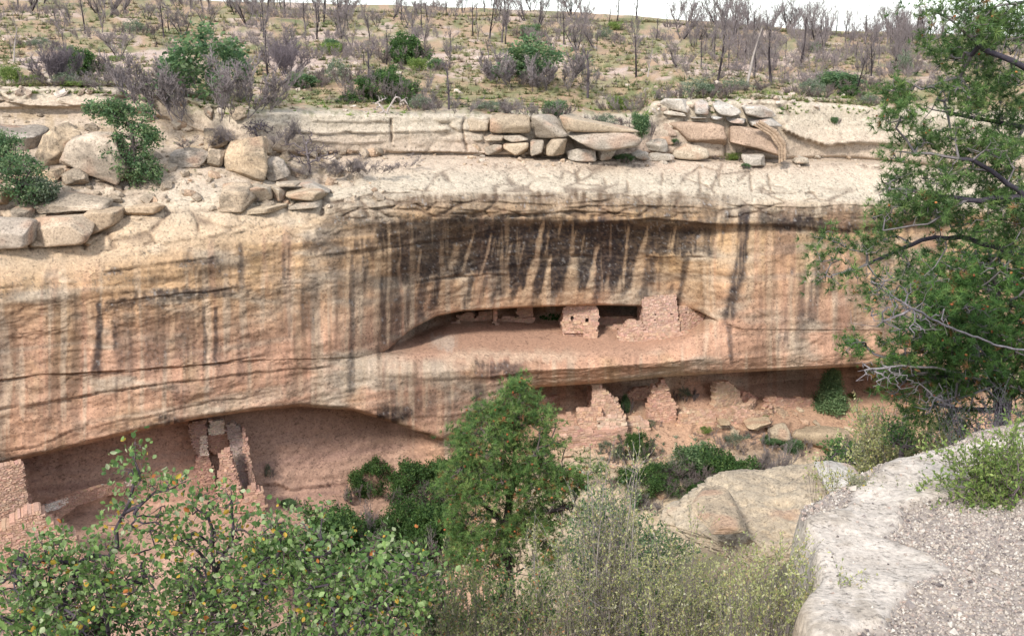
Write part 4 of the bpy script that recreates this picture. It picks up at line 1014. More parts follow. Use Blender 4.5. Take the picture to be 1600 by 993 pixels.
# ------------------------------------------------------------------ ruins: walls of small stones laid in courses
STONE_T, STONE_F = CG[3] if False else (np.array([(-1, -1, -1), (1, -1, -1), (1, 1, -1), (-1, 1, -1), (-1, -1, 1), (1, -1, 1), (1, 1, 1), (-1, 1, 1)], float),
    np.array([(0, 1, 5, 4), (1, 2, 6, 5), (2, 3, 7, 6), (3, 0, 4, 7), (4, 5, 6, 7), (3, 2, 1, 0)]))
def pip(x, y, poly):
    n = len(poly); ins = np.zeros(np.shape(x), bool)
    for i in range(n):
        x0, y0 = poly[i]; x1, y1 = poly[(i + 1) % n]
        ins ^= ((y0 > y) != (y1 > y)) & (x < (x1 - x0) * (y - y0) / ((y1 - y0) or 1e-9) + x0)
    return ins
def wall_mesh(poly_px, A, B, thick, seed, sh=0.17, sl=0.3, holes=(), colr_=(216, 170, 145), var=0.1, smooth=1.0):
    """A,B = (px, py, Y) of two points of the wall's foot; poly_px its outline in the picture.
    The outline is laid on the upright plane through A and B."""
    r = np.random.default_rng(seed)
    a = at(*A); b = at(*B)
    ux = np.array([b[0] - a[0], b[1] - a[1], 0]); L = np.linalg.norm(ux); ux /= L
    nrm = np.array([ux[1], -ux[0], 0.0])
    if nrm[1] > 0: nrm = -nrm                    # towards the viewer
    def onplane(p):
        d = at(p[0], p[1], 1.0)
        t = np.dot(a, nrm) / np.dot(d, nrm)
        q = d * t - a
        return float(np.dot(q, ux)), float(q[2])
    poly = [onplane(p) for p in poly_px]
    hol = [[onplane(p) for p in h] for h in holes]
    s0 = min(p[0] for p in poly); s1 = max(p[0] for p in poly); z0 = min(p[1] for p in poly); z1 = max(p[1] for p in poly)
    cs = []; hs = []
    z = z0
    while z < z1:
        h = sh * r.uniform(0.75, 1.25); s = s0 - sl * r.random()
        while s < s1:
            l = sl * r.uniform(0.55, 1.5)
            cs.append((s + l / 2, z + h / 2)); hs.append((l / 2, h / 2)); s += l
        z += h
    cs = np.array(cs); hs = np.array(hs)
    ok = pip(cs[:, 0], cs[:, 1], poly)
    for h in hol: ok &= ~pip(cs[:, 0], cs[:, 1], h)
    cs, hs = cs[ok], hs[ok]; n = len(cs)
    prot = r.uniform(-0.02, 0.035, n) + (r.random(n) > 0.95) * 0.04
    prot = prot * smooth
    gap = 0.008 + 0.008 * r.random(n) * smooth
    T = STONE_T
    loc = T[None] * np.stack([hs[:, 0] - gap, thick / 2 + prot, hs[:, 1] - gap], -1)[:, None]
    loc = loc + r.normal(size=loc.shape) * 0.018
    base = a[None, None] + ux * (cs[:, 0][:, None, None] + loc[..., 0:1]) - nrm * (thick / 2 - loc[..., 1:2] * -1) + np.array([0, 0, 1.0]) * (cs[:, 1][:, None, None] + loc[..., 2:3])
    V = base.reshape(-1, 3)
    F = (STONE_F[None] + (np.arange(n) * 8)[:, None, None]).reshape(-1, 4)
    c = np.broadcast_to(C3(*(np.array(colr_) * np.array([1.03, 1.0, .95])) ** 0.72 * 255 ** 0.28), (n, 3)) * (1 + var * r.normal(size=(n, 1))) * (1 + 0.03 * r.normal(size=(n, 3)))
    C = np.repeat(np.clip(c, 0.02, 1) * (ALB if colr_[0] < 235 else .8), 8, axis=0)
    # mortar core of small cells so that openings stay open
    cell = 0.16
    gs, gz = np.meshgrid(np.arange(s0, s1, cell) + cell / 2, np.arange(z0, z1, cell) + cell / 2)
    gs = gs.ravel(); gz = gz.ravel()
    ok = pip(gs, gz + 0.06, poly) & pip(gs - .05, gz + .05, poly) & pip(gs + .05, gz + .05, poly)
    for h in hol: ok &= ~pip(gs, gz, h)
    gs, gz = gs[ok], gz[ok]; m = len(gs)
    loc = T[None] * np.array([cell / 2, thick / 2 - 0.035, cell / 2])
    Vm = a + ux * (gs[:, None, None] + loc[..., 0:1]) - nrm * (thick / 2 + loc[..., 1:2]) + np.array([0, 0, 1.0]) * (gz[:, None, None] + loc[..., 2:3])
    Vm = np.broadcast_to(Vm, (m, 8, 3)).reshape(-1, 3) if m else np.zeros((0, 3))
    Fm = (STONE_F[None] + (np.arange(m) * 8)[:, None, None]).reshape(-1, 4)
    return (V, F, C), (Vm, Fm), a

def add_wall(t, *args, **kw):
    (V, F, C), (Vm, Fm), a = wall_mesh(*args, **kw)
    if len(V): part('masonry', t, V, F, M_MASON, C, False, kind='stuff')
    if len(Vm):
        c = C3(*[v ** .85 * 255 ** .15 for v in kw.get('colr_', (216, 170, 145))]) * ALB
        part('mortar_core', t, Vm, Fm, M_MORTAR, np.broadcast_to(c, Vm.shape), False)
def ruin(name, label, cat, walls, group=None):
    A = walls[0][0][1]
    t = thing(name, label, cat, at(*A), group)
    for a, k in walls: add_wall(t, *a, **k)
    return t
def W(poly, A, B, thick, seed, **k): return ((poly, A, B, thick, seed), k)
yL = lambda px, py: yat(px, py, 15.0, 16.9)     # on the upper ledge
f0 = yL(1030, 528); f1 = yL(907, 525)
ruin('stone_tower', 'tall square masonry tower with a ragged flat top on the upper ledge', 'tower', [
 W([(1005, 536), (1004, 468), (1006, 464), (1012, 463), (1016, 466), (1022, 462), (1034, 461), (1050, 460), (1056, 462), (1060, 490), (1064, 536)], (1005, 530, f0 - .2), (1062, 530, f0), .5, 31, sh=.16, sl=.24,
   holes=[[(1012.5, 489.5), (1015, 489.5), (1015, 492.5), (1012.5, 492.5)], [(1023, 491), (1027, 491), (1027, 493), (1023, 493)], [(1036, 489), (1039, 489), (1039, 492), (1036, 492)], [(1047, 489), (1051, 489), (1051, 491.5), (1047, 491.5)], [(1023, 499), (1025.5, 499), (1025.5, 502), (1023, 502)], [(1051, 498), (1053.5, 498), (1053.5, 500.5), (1051, 500.5)], [(1034, 502), (1036, 502), (1036, 504), (1034, 504)]], colr_=(222, 180, 160)),
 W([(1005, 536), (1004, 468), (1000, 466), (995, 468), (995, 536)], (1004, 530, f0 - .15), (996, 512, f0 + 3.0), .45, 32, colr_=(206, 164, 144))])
ruin('ruined_wall', 'sloping ruined wall built against the right side of the tall tower', 'wall', [
 W([(1063, 536), (1063, 480), (1072, 478), (1079, 479), (1082, 484), (1088, 487), (1100, 489), (1106, 493), (1112, 502), (1108, 512), (1100, 518), (1080, 530), (1074, 538)], (1064, 530, f0 + .3), (1112, 510, f0 + 2.0), .5, 34, sl=.25, holes=[[(1070.5, 488), (1073, 488), (1073, 490.5), (1070.5, 490.5)]], colr_=(220, 178, 156))])
ruin('ruined_wall', 'stepped low wall of pale stones running left from the tall tower', 'wall', [
 W([(966, 536), (966, 518), (970, 514), (974, 514), (976, 504), (982, 501), (994, 501), (1000, 502), (1006, 508), (1006, 536)], (968, 530, f0 - .6), (1008, 530, f0 - .35), .5, 35, colr_=(224, 180, 158)),
 W([(966, 536), (968, 524), (1062, 520), (1076, 518), (1076, 531), (1040, 532), (1000, 536), (974, 540)], (968, 534, f0 - .9), (1076, 530, f0 - .45), .5, 36, sh=.13, sl=.3, colr_=(226, 180, 154))])
ruin('stone_tower', 'smaller masonry tower with a peaked broken top on the upper ledge', 'tower', [
 W([(880, 520), (881, 482), (886, 478), (894, 477), (902, 474), (906, 476), (908, 471), (914, 470), (922, 472), (930, 477), (934, 479), (935, 486), (937, 495), (934, 502), (936, 518), (934, 524), (880, 524)], (882, 520, f1), (935, 520, f1 + .1), .5, 37, sh=.15, sl=.22,
   holes=[[(892, 495), (896, 493), (897, 502), (893, 503)], [(914, 497), (920, 496), (921, 504), (914, 505)], [(932, 500), (934, 500), (934, 504), (932, 504)]], colr_=(222, 178, 156)),
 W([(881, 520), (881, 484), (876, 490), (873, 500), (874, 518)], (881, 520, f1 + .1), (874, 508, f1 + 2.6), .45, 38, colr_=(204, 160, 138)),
 W([(912, 506), (934, 506), (932, 528), (926, 536), (918, 536), (912, 528)], (912, 530, f1 - .35), (935, 528, f1 - .3), .5, 39, sh=.2, sl=.3, colr_=(226, 178, 152)),
 W([(876, 504), (912, 504), (912, 520), (880, 520)], (878, 518, f1 - .3), (912, 520, f1 - .25), .4, 40, colr_=(220, 174, 148))])
fb = yL(745, 512)
ruin('ruined_wall', 'low back wall with a notched window under the ceiling of the upper alcove', 'wall', [
 W([(716, 511), (715, 494), (722, 490), (738, 488), (741, 490), (741, 496), (747, 496), (747, 488), (762, 485), (776, 484), (777, 508), (778, 513)], (717, 510, fb + 1.6), (778, 509, fb + 2.4), .35, 41, colr_=(216, 168, 142))])
ruin('rubble_wall', 'crumbled row of stones at the left end of the upper alcove', 'wall', [
 W([(668, 516), (672, 511), (686, 508), (702, 506), (716, 500), (722, 506), (724, 514), (704, 515), (690, 515)], (670, 514, fb + .3), (724, 513, fb + .9), .5, 42, sh=.14, colr_=(218, 174, 150))])
ruin('ruined_wall', 'small upright wall block with an open gap beside it under the ceiling', 'wall', [
 W([(809, 504), (808, 479), (820, 477), (832, 478), (833, 498), (834, 505)], (809, 502, fb + 3.0), (834, 502, fb + 3.1), .4, 43, colr_=(220, 176, 152)),
 W([(778, 506), (778, 496), (800, 494), (812, 497), (834, 497), (836, 502), (820, 505)], (778, 504, fb + 2.6), (836, 504, fb + 2.9), .4, 44, colr_=(214, 170, 146))])
ruin('ruined_wall', 'short stub of wall standing left of the small upright block', 'wall', [
 W([(772, 513), (771, 483), (776, 481), (777, 500), (779, 513)], (771, 511, fb + 1.2), (779, 511, fb + 1.3), .5, 45)])
ruin('rubble_wall', 'dark low rubble wall in the shade between the two towers', 'wall', [
 W([(936, 512), (936, 497), (945, 494), (965, 495), (985, 494), (1002, 498), (1004, 508), (970, 512)], (936, 508, f1 + 3.2), (1004, 507, f1 + 3.6), .4, 46, colr_=(206, 162, 138)),
 W([(936, 514), (960, 508), (978, 506), (978, 512), (950, 516)], (936, 512, f1 + 2.2), (978, 511, f1 + 2.2), .4, 47, colr_=(216, 172, 148))])
# green growth at the back of the upper alcove
# ---- lower right ruins
yR = lambda px, py: yat(px, py, 21.0, 22.9)
def WR(poly, x0, y0, x1, y1, seed, off0=0.0, off1=0.0, thick=.45, **k):
    return W(poly, (x0, y0, yR(x0, y0) + off0), (x1, y1, yR(x1, y1) + off1), thick, seed, **k)
ruin('ruined_room', 'sunken room with a low broken front wall under the ledge', 'ruin', [
 WR([(850, 690), (849, 628), (852, 622), (868, 618), (880, 620), (880, 640), (868, 650), (864, 664), (864, 690)], 850, 668, 878, 652, 51, 0, 1.5, colr_=(208, 160, 138)),
 WR([(878, 640), (877, 602), (884, 602), (885, 612), (888, 640)], 877, 640, 888, 640, 52, 1.5, 1.5, colr_=(222, 178, 154)),
 WR([(880, 642), (880, 615), (890, 613), (918, 615), (926, 620), (926, 642)], 880, 640, 926, 640, 53, 2.2, 2.2, colr_=(206, 158, 136)),
 WR([(854, 694), (856, 652), (870, 648), (884, 650), (892, 646), (906, 654), (906, 694)], 854, 672, 906, 672, 54, -.4, -.2, sh=.2, colr_=(222, 170, 144)),
 WR([(904, 694), (902, 640), (914, 638), (938, 638), (944, 650), (944, 694)], 904, 672, 944, 674, 55, -.5, -.5, sh=.2, colr_=(226, 178, 150))])
ruin('ruined_wall', 'tall ragged wall stepping down to the right, touching the rock above', 'wall', [
 WR([(924, 690), (926, 600), (940, 596), (942, 606), (946, 610), (952, 614), (956, 620), (964, 624), (966, 634), (972, 640), (976, 650), (976, 690)], 926, 674, 976, 672, 56, -.2, -.1, sh=.18, colr_=(226, 182, 156)),
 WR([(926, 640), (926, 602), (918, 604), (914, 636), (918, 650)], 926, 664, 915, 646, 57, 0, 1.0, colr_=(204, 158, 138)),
 WR([(934, 694), (936, 654), (952, 650), (964, 648), (974, 654), (980, 662), (978, 694)], 934, 680, 980, 678, 58, -.8, -.8, sh=.22, sl=.45, colr_=(234, 196, 170))])
def arc_wall(name, label, cat, cx, cy, rx, ry, a0, a1, h, seed, n=7, base=None, thick=.35, col=(220, 176, 150), lvl=None):
    """a curved wall: short straight runs along an arc on the ground"""
    pts = []
    for i in range(n + 1):
        a = math.radians(a0 + (a1 - a0) * i / n)
        x = cx + rx * math.cos(a); y = cy - ry * math.sin(a)
        pts.append((x, y))
    t = thing(name, label, cat, at(pts[0][0], pts[0][1], yR(*pts[0])))
    vs = []; ms = []
    for i in range(n):
        (x0, y0), (x1, y1) = pts[i], pts[i + 1]
        Y0, Y1 = yR(x0, y0) - .45, yR(x1, y1) - .45
        if x1 < x0: x0, y0, Y0, x1, y1, Y1 = x1, y1, Y1, x0, y0, Y0
        hh = h * (0.85 + 0.3 * random.random())
        p = [(x0 - .5, y0 + 5), (x0 - .5, y0 - hh), (x1 + .5, y1 - hh), (x1 + .5, y1 + 5)]
        try: (V, F, C), (Vm, Fm), a_ = wall_mesh(p, (x0, y0, Y0), (x1, y1, Y1), thick, seed + i, sh=.15, colr_=col)
        except Exception: continue
        vs.append((V, F, C))
        if len(Vm): ms.append((Vm, Fm, np.broadcast_to(C3(*col) * .93 * ALB, Vm.shape)))
    V, F, C = merge(*vs); part('masonry', t, V, F, M_MASON, C, False, kind='stuff')
    if ms:
        V, F, C = merge(*ms); part('mortar_core', t, V, F, M_MORTAR, C, False)
arc_wall('kiva_wall', 'smooth curved back wall of a round room between the two ragged walls', 'wall', 1006, 632, 26, 14, 20, 170, 14, 600, col=(214, 164, 140))
ruin('ruined_wall', 'red wall with a sloping crest rising to a point under the overhang', 'wall', [
 WR([(1012, 660), (1014, 634), (1020, 618), (1018, 602), (1026, 604), (1030, 600), (1034, 592), (1038, 590), (1042, 602), (1046, 616), (1052, 626), (1057, 634), (1056, 666), (1030, 668)], 1014, 660, 1058, 660, 60, 0, .2, thick=.6, colr_=(228, 174, 148)),
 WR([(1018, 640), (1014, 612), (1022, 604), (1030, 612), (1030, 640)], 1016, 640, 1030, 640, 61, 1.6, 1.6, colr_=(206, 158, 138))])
arc_wall('kiva_wall', 'long low curved wall in front of the lower ruins', 'wall', 1110, 628, 72, 22, 190, 350, 8, 620, n=14, thick=.5, col=(230, 188, 158))
ruin('ruined_wall', 'rounded stub of tan wall standing in the middle of the lower ruins', 'wall', [
 WR([(1118, 640), (1120, 600), (1126, 596), (1136, 596), (1148, 602), (1156, 612), (1158, 622), (1160, 640), (1140, 646)], 1118, 638, 1160, 636, 62, 0, .3, thick=.6, sh=.2, sl=.35, colr_=(232, 190, 156))])
ruin('ruined_wall', 'low slanted red wall right of the rounded stub', 'wall', [
 WR([(1158, 638), (1160, 614), (1166, 611), (1176, 616), (1192, 624), (1196, 630), (1180, 634)], 1160, 632, 1196, 630, 63, .2, 1.2, colr_=(216, 158, 134))])
arc_wall('kiva_wall', 'small round stone-lined pit at the right end of the lower ruins', 'wall', 1186, 640, 22, 10, 150, 390, 7, 640, n=10, thick=.3, col=(222, 178, 150))
arc_wall('kiva_wall', 'faint low wall curving toward the small juniper', 'wall', 1246, 646, 50, 18, 60, 170, 7, 660, n=8, thick=.4, col=(222, 172, 144))
ruin('terrace_wall', 'crumbling retaining wall below the round stone-lined pit', 'wall', [
 WR([(1120, 668), (1122, 648), (1140, 642), (1166, 640), (1180, 652), (1176, 670), (1150, 674)], 1122, 664, 1180, 664, 64, -.2, -.2, thick=.6, sh=.22, colr_=(220, 172, 144))])
ruin('terrace_wall', 'layered retaining wall below the sunken room', 'wall', [
 WR([(862, 694), (864, 672), (900, 668), (930, 676), (978, 668), (984, 680), (970, 690), (930, 700), (890, 700)], 862, 686, 984, 680, 65, -.9, -.6, thick=.6, sh=.2, sl=.5, colr_=(214, 166, 142))])
# ---- left alcove ruins
yA = lambda px, py: yat(px, py, 20.4, 22.9)
def WA(poly, x0, y0, x1, y1, seed, off0=0.0, off1=0.0, thick=.4, **k):
    off0 = min(off0 * .4 - .45, off0); off1 = min(off1 * .4 - .45, off1)
    return W(poly, (x0, y0, yA(x0, y0) + off0), (x1, y1, yA(x1, y1) + off1), thick, seed, **k)
ruin('ruined_wall', 'leaning plastered wall at the left edge of the lower alcove', 'wall', [
 WA([(-70, 880), (-70, 735), (0, 728), (28, 722), (36, 724), (38, 745), (42, 775), (50, 800), (62, 818), (80, 850), (60, 880)], -60, 846, 60, 846, 70, -1, -.6, thick=.6, sh=.12, sl=.22, colr_=(220, 176, 152), var=.03, smooth=.25),
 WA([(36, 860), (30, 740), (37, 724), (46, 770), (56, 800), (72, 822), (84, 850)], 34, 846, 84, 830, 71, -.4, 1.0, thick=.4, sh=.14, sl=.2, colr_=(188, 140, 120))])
ruin('whitewashed_wall', 'long low wall with a band of pitted white plaster in the left alcove', 'wall', [
 WA([(58, 830), (60, 792), (74, 786), (112, 774), (154, 760), (206, 750), (208, 764), (160, 776), (120, 790), (90, 812), (74, 832)], 60, 828, 208, 796, 72, .6, 1.2, thick=.35, sh=.12, sl=.2, colr_=(206, 158, 136), var=.05),
 WA([(70, 800), (72, 788), (112, 775), (154, 761), (154, 772), (112, 786)], 70, 826, 154, 806, 73, .5, .9, thick=.3, sh=.09, sl=.14, colr_=(244, 226, 214), var=.06),
 WA([(157, 772), (157, 760), (206, 750), (208, 757), (180, 766)], 157, 804, 208, 796, 74, .9, 1.1, thick=.3, sh=.09, sl=.14, colr_=(244, 226, 214), var=.06)])
ruin('plastered_pillar', 'narrow wall end patched with white plaster hanging under the overhang', 'pillar', [
 WA([(295, 664), (300, 660), (322, 656), (324, 700), (326, 712), (312, 714), (304, 704), (298, 684)], 296, 776, 326, 776, 75, .6, .4, thick=.6, sh=.12, sl=.2, colr_=(190, 152, 138), var=.06),
 WA([(313, 712), (312, 682), (323, 678), (325, 710)], 312, 776, 326, 776, 76, .3, .3, thick=.1, sh=.1, sl=.16, colr_=(236, 216, 200), var=.04),
 WA([(303, 780), (306, 716), (326, 712), (332, 730), (340, 780)], 300, 776, 340, 776, 77, .7, .5, thick=.5, sh=.14, sl=.22, colr_=(196, 148, 130))])
ruin('plastered_wall', 'pair of whitewashed blocks tucked up under the overhang', 'wall', [
 WA([(326, 678), (327, 657), (350, 655), (352, 676), (340, 679)], 326, 776, 352, 776, 78, 1.2, 1.2, thick=.4, sh=.12, sl=.2, colr_=(236, 220, 204), var=.05),
 WA([(322, 700), (324, 680), (356, 676), (360, 700), (350, 716)], 322, 776, 360, 776, 79, 1.3, 1.3, thick=.4, sh=.14, sl=.2, colr_=(196, 146, 124), var=.05)])
ruin('ruined_wall', 'tall tapering wall with grey plaster reaching up to the overhang', 'wall', [
 WA([(354, 664), (362, 660), (372, 664), (382, 680), (386, 710), (392, 745), (398, 772), (380, 776), (372, 740), (362, 706), (356, 684)], 356, 780, 398, 780, 80, .4, 0, thick=.5, sh=.13, sl=.22, colr_=(184, 160, 152), var=.05),
 WA([(378, 664), (384, 672), (390, 710), (398, 750), (406, 786), (394, 786), (386, 740), (381, 700)], 380, 780, 408, 780, 81, -.3, -.6, thick=.5, sh=.14, sl=.2, colr_=(214, 168, 148), var=.08)])
ruin('ruined_wall', 'stepped rubble wall between the plastered pillar and the tall tapering wall', 'wall', [
 WA([(338, 800), (344, 712), (350, 702), (360, 704), (364, 724), (368, 744), (376, 764), (382, 800)], 338, 792, 382, 792, 82, -.8, -1, thick=.6, sh=.15, sl=.24, colr_=(214, 164, 142), var=.09)])
ruin('stone_block', 'square block of masonry at the foot of the tall tapering wall', 'wall', [
 WA([(380, 800), (382, 770), (396, 762), (410, 766), (416, 786), (412, 800)], 380, 794, 416, 790, 83, -1, -1.4, thick=.9, sh=.2, sl=.4, colr_=(212, 162, 140), var=.05)])
ruin('rubble_wall', 'heaped rubble wall on the red slope at the lower left', 'wall', [
 WA([(-40, 880), (-40, 826), (0, 830), (34, 806), (60, 796), (72, 812), (92, 824), (116, 840), (140, 870), (140, 890)], -40, 872, 140, 868, 84, -1.6, -1.6, thick=1.4, sh=.14, sl=.25, colr_=(220, 174, 150), var=.05, smooth=.6)])

ruin('ruined_wall', 'short red wall crossing behind the round stone-lined pit', 'wall', [
 WR([(1196, 640), (1198, 622), (1216, 620), (1236, 624), (1250, 620), (1268, 626), (1268, 640)], 1196, 636, 1268, 636, 90, -.2, .2, thick=.5, sh=.2, colr_=(224, 172, 146))])
ruin('rubble_wall', 'low line of stones on the slope between the red pointed wall and the rounded stub', 'wall', [
 WR([(1060, 664), (1062, 648), (1080, 650), (1100, 646), (1120, 650), (1120, 666)], 1060, 660, 1120, 660, 91, -.4, -.4, thick=.5, sh=.2, sl=.4, colr_=(228, 180, 150))])
ruin('rubble_wall', 'fallen stones below the tall ragged wall', 'wall', [
 WR([(976, 668), (980, 656), (1000, 654), (1014, 660), (1016, 672)], 976, 668, 1016, 668, 92, -.5, -.5, thick=.7, sh=.2, sl=.4, colr_=(232, 190, 162))])
# ------------------------------------------------------------------ plants
def grow(trunks, targets, step=0.25, jit=0.12, bias=0.25, seed=0, cap=40000):
    """a branching skeleton: trunk polylines, then every target is joined to the nearest wood"""
    r = np.random.default_rng(seed)
    N = np.zeros((cap, 3)); P = np.full(cap, -1); D = np.zeros(cap); n = 0
    for tr in trunks:
        tr = np.asarray(tr, float)
        if n == 0:
            N[0] = tr[0]; n = 1; prev = 0
        else:
            prev = int(np.argmin(((N[:n] - tr[0]) ** 2).sum(1)))
        for q in tr[1:] if n == 1 or True else tr:
            a = N[prev].copy(); L = np.linalg.norm(q - a); k = max(1, int(L / step))
            for i in range(1, k + 1):
                if n >= cap: break
                N[n] = a + (q - a) * i / k + (r.normal(size=3) * step * jit * 0.6 if i < k else 0)
                P[n] = prev; D[n] = D[prev] + L / k; prev = n; n += 1
    targets = np.asarray(targets, float)
    d0 = np.min([((targets - N[i]) ** 2).sum(1) for i in range(0, n, max(1, n // 60))], axis=0)
    for ti in np.argsort(d0):
        q = targets[ti]
        dd = np.sqrt(((N[:n] - q) ** 2).sum(1)) + bias * 0.15 * D[:n] + 0.25 * np.maximum(0, N[:n, 2] - q[2])
        j = int(np.argmin(dd)); a = N[j].copy(); L = np.linalg.norm(q - a)
        k = max(1, int(L / step)); prev = j
        for i in range(1, k + 1):
            if n >= cap: break
            t = i / k
            N[n] = a + (q - a) * t + r.normal(size=3) * step * jit * (1 if i < k else 0) + np.array([0, 0, -0.10 * L * math.sin(math.pi * t) * 0.6])
            P[n] = prev; D[n] = D[prev] + L / k; prev = n; n += 1
        if n >= cap: break
    N, P = N[:n], P[:n]
    Wt_ = np.ones(n); kids = np.zeros(n, int)
    for i in range(n - 1, 0, -1):
        if P[i] >= 0: Wt_[P[i]] += Wt_[i]; kids[P[i]] += 1
    return N, P, Wt_, kids

def wood(N, P, Wt_, rt, rmax, ex=0.42):
    R = np.minimum(rt * Wt_ ** ex, rmax)
    i = np.where(P >= 0)[0]
    R0 = np.minimum(R[P[i]], R[i] * 1.5)
    big = R[i] > rmax * 0.3
    out = []
    for m, k in ((big, 6), (~big, 3)):
        if m.any(): out.append(tubes(N[P[i[m]]], N[i[m]], R0[m], R[i[m]], k))
    return out, R

def wood_parts(root, N, P, Wt_, rt, rmax, c_thick, c_thin, mat=None, ex=0.42, split=('trunk', 'branches')):
    out, R = wood(N, P, Wt_, rt, rmax, ex)
    r = np.random.default_rng(len(N))
    for (V, F), nm, c in zip(out, split if len(out) == 2 else split[-1:], (c_thick, c_thin) if len(out) == 2 else (c_thin,)):
        n = len(V)
        cc = np.broadcast_to(C3(*c) * ALB, (n, 3)) * (1 + 0.25 * fbm(V[:, 0] * 3, V[:, 1] * 3, V[:, 2] * 3, o=2)[:, None])
        part(nm, root, V, F, mat or M_WOOD, np.clip(cc, 0.01, 1), kind='stuff' if nm in ('twigs', 'branches', 'stems') else None)

def blobs_targets(blobs, seed, k=1.0, clump=0):
    """blobs: (px, py, rx, ry, Y, depth m, count) -> points filling ellipsoids that look uneven"""
    r = np.random.default_rng(seed); T = []
    for b in blobs:
        px, py, rx, ry, Y, dp, n = b
        n = max(3, int(n * k))
        c = at(px, py, Y); s = Y * 1.04 / FPX
        u = r.normal(size=(n * 3, 3)); u /= np.linalg.norm(u, axis=1, keepdims=True)
        u *= (r.random((n * 3, 1)) ** 0.42)
        q = c + u * np.array([rx * s, dp, ry * s])
        f = 1.3 / max(rx * s, .1)
        keep = fbm(q[:, 0] * f * 1.6, q[:, 1] * f * 1.6, q[:, 2] * f * 1.6, o=2, seed=seed) > -0.12
        q = q[keep][:n]
        if clump:
            m = max(2, len(q) // clump); cs = q[:m]
            q = cs[r.integers(0, m, n)] + r.normal(size=(n, 3)) * np.array([1, 1, .6]) * (0.16 * (rx + ry) * .5 * s + .04)
        T.append(q)
    return np.concatenate(T)

def needle_tuft(n, spread, seed, w=0.055):
    r = np.random.default_rng(seed); V = []; F = []
    for i in range(n):
        a = r.random() * 6.283; el = spread * math.sqrt(r.random())
        d = np.array([math.sin(el) * math.cos(a), math.cos(el), math.sin(el) * math.sin(a)])
        s = np.cross(d, r.normal(size=3)); s /= np.linalg.norm(s)
        b = np.array([0, 0.15 * r.random(), 0]); L = 0.75 + 0.35 * r.random()
        k = len(V); V += [b - s * w, b + s * w, b + d * L]; F.append((k, k + 1, k + 2))
    return np.array(V), np.array(F)
TUFT = needle_tuft(22, 1.45, 1, 0.042)
TUFT_C = needle_tuft(8, 1.6, 2, 0.15)
def leaf_clump(n, seed, s=0.42):
    r = np.random.default_rng(seed); V = []; F = []
    for i in range(n):
        c = r.normal(size=3) * 0.42; a = r.normal(size=3); a /= np.linalg.norm(a); b = np.cross(a, r.normal(size=3)); b /= np.linalg.norm(b)
        k = len(V); V += [c - a * s, c + b * s * .6, c + a * s, c - b * s * .6]; F += [(k, k + 1, k + 2), (k, k + 2, k + 3)]
    return np.array(V), np.array(F)
CLUMP = leaf_clump(7, 3)
BROAD = (np.array([(0, 0, 0), (-.30, .30, .06), (-.36, .62, .05), (-.16, .9, .0), (0, 1.02, -.04), (.16, .9, .0), (.36, .62, .05), (.30, .30, .06), (0, .5, -.05)], float),
         np.array([(8, 0, 1), (8, 1, 2), (8, 2, 3), (8, 3, 4), (8, 4, 5), (8, 5, 6), (8, 6, 7), (8, 7, 0)]))
SMALL = (np.array([(0, 0, 0), (-.24, .5, .06), (0, 1, 0), (.24, .5, .06)], float), np.array([(0, 1, 2), (0, 2, 3)]))

def pick(pal, p, n, r, var=0.16):
    c = np.array([C3(*x) for x in pal])[r.choice(len(pal), n, p=np.array(p) / sum(p))]
    return np.clip(c * (1 + var * r.normal(size=(n, 1))), 0.004, 1) * ALB
PAL_PINE = ([(136, 166, 92), (110, 146, 78), (88, 122, 66), (164, 186, 108), (176, 130, 84)], [.34, .3, .2, .12, .04])
PAL_JUN = ([(120, 152, 104), (98, 132, 90), (138, 166, 110), (154, 176, 126)], [.35, .3, .22, .13])
PAL_DARK = ([(94, 128, 70), (74, 106, 60), (112, 146, 80), (134, 162, 92)], [.35, .3, .25, .1])
PAL_BROAD = ([(150, 180, 104), (126, 160, 90), (176, 200, 134), (104, 138, 80), (240, 196, 84), (222, 138, 76), (204, 214, 168)], [.30, .25, .18, .15, .028, .007, .08])
PAL_MAHO = ([(216, 216, 146), (192, 198, 126), (228, 226, 168), (160, 174, 108), (224, 200, 146), (238, 232, 196)], [.28, .24, .2, .14, .07, .07])
PAL_SAGE = ([(152, 164, 138), (134, 148, 118), (172, 182, 154), (116, 134, 104)], [.3, .3, .2, .2])
PAL_LIME = ([(160, 182, 98), (136, 164, 84), (182, 198, 116), (118, 146, 76)], [.3, .3, .2, .2])

def tips_of(N, P, kids, Wt_, wmax):
    i = np.where((Wt_ <= wmax) & (P >= 0))[0]
    d = N[i] - N[P[i]]
    return N[i], d

def foliage(root, name, tmpl, pos, dirs, size, pal, seed, mat, jit=0.35, up=0.4, per=1, spread=0.0, kind='stuff'):
    r = np.random.default_rng(seed)
    pos = np.repeat(pos, per, axis=0); dirs = np.repeat(dirs, per, axis=0); n = len(pos)
    pos = pos + r.normal(size=(n, 3)) * spread
    dn = dirs / np.maximum(np.linalg.norm(dirs, axis=1, keepdims=True), 1e-6)
    dn = dn + r.normal(size=(n, 3)) * jit + np.array([0, 0, up])
    sz = size * (0.55 + 0.8 * r.random(n))
    V, F, C = scatter(tmpl[0], tmpl[1], pos, dn, sz, pick(pal[0], pal[1], n, r), r=r)
    return part(name, root, V, F, mat, C, False, kind=kind)

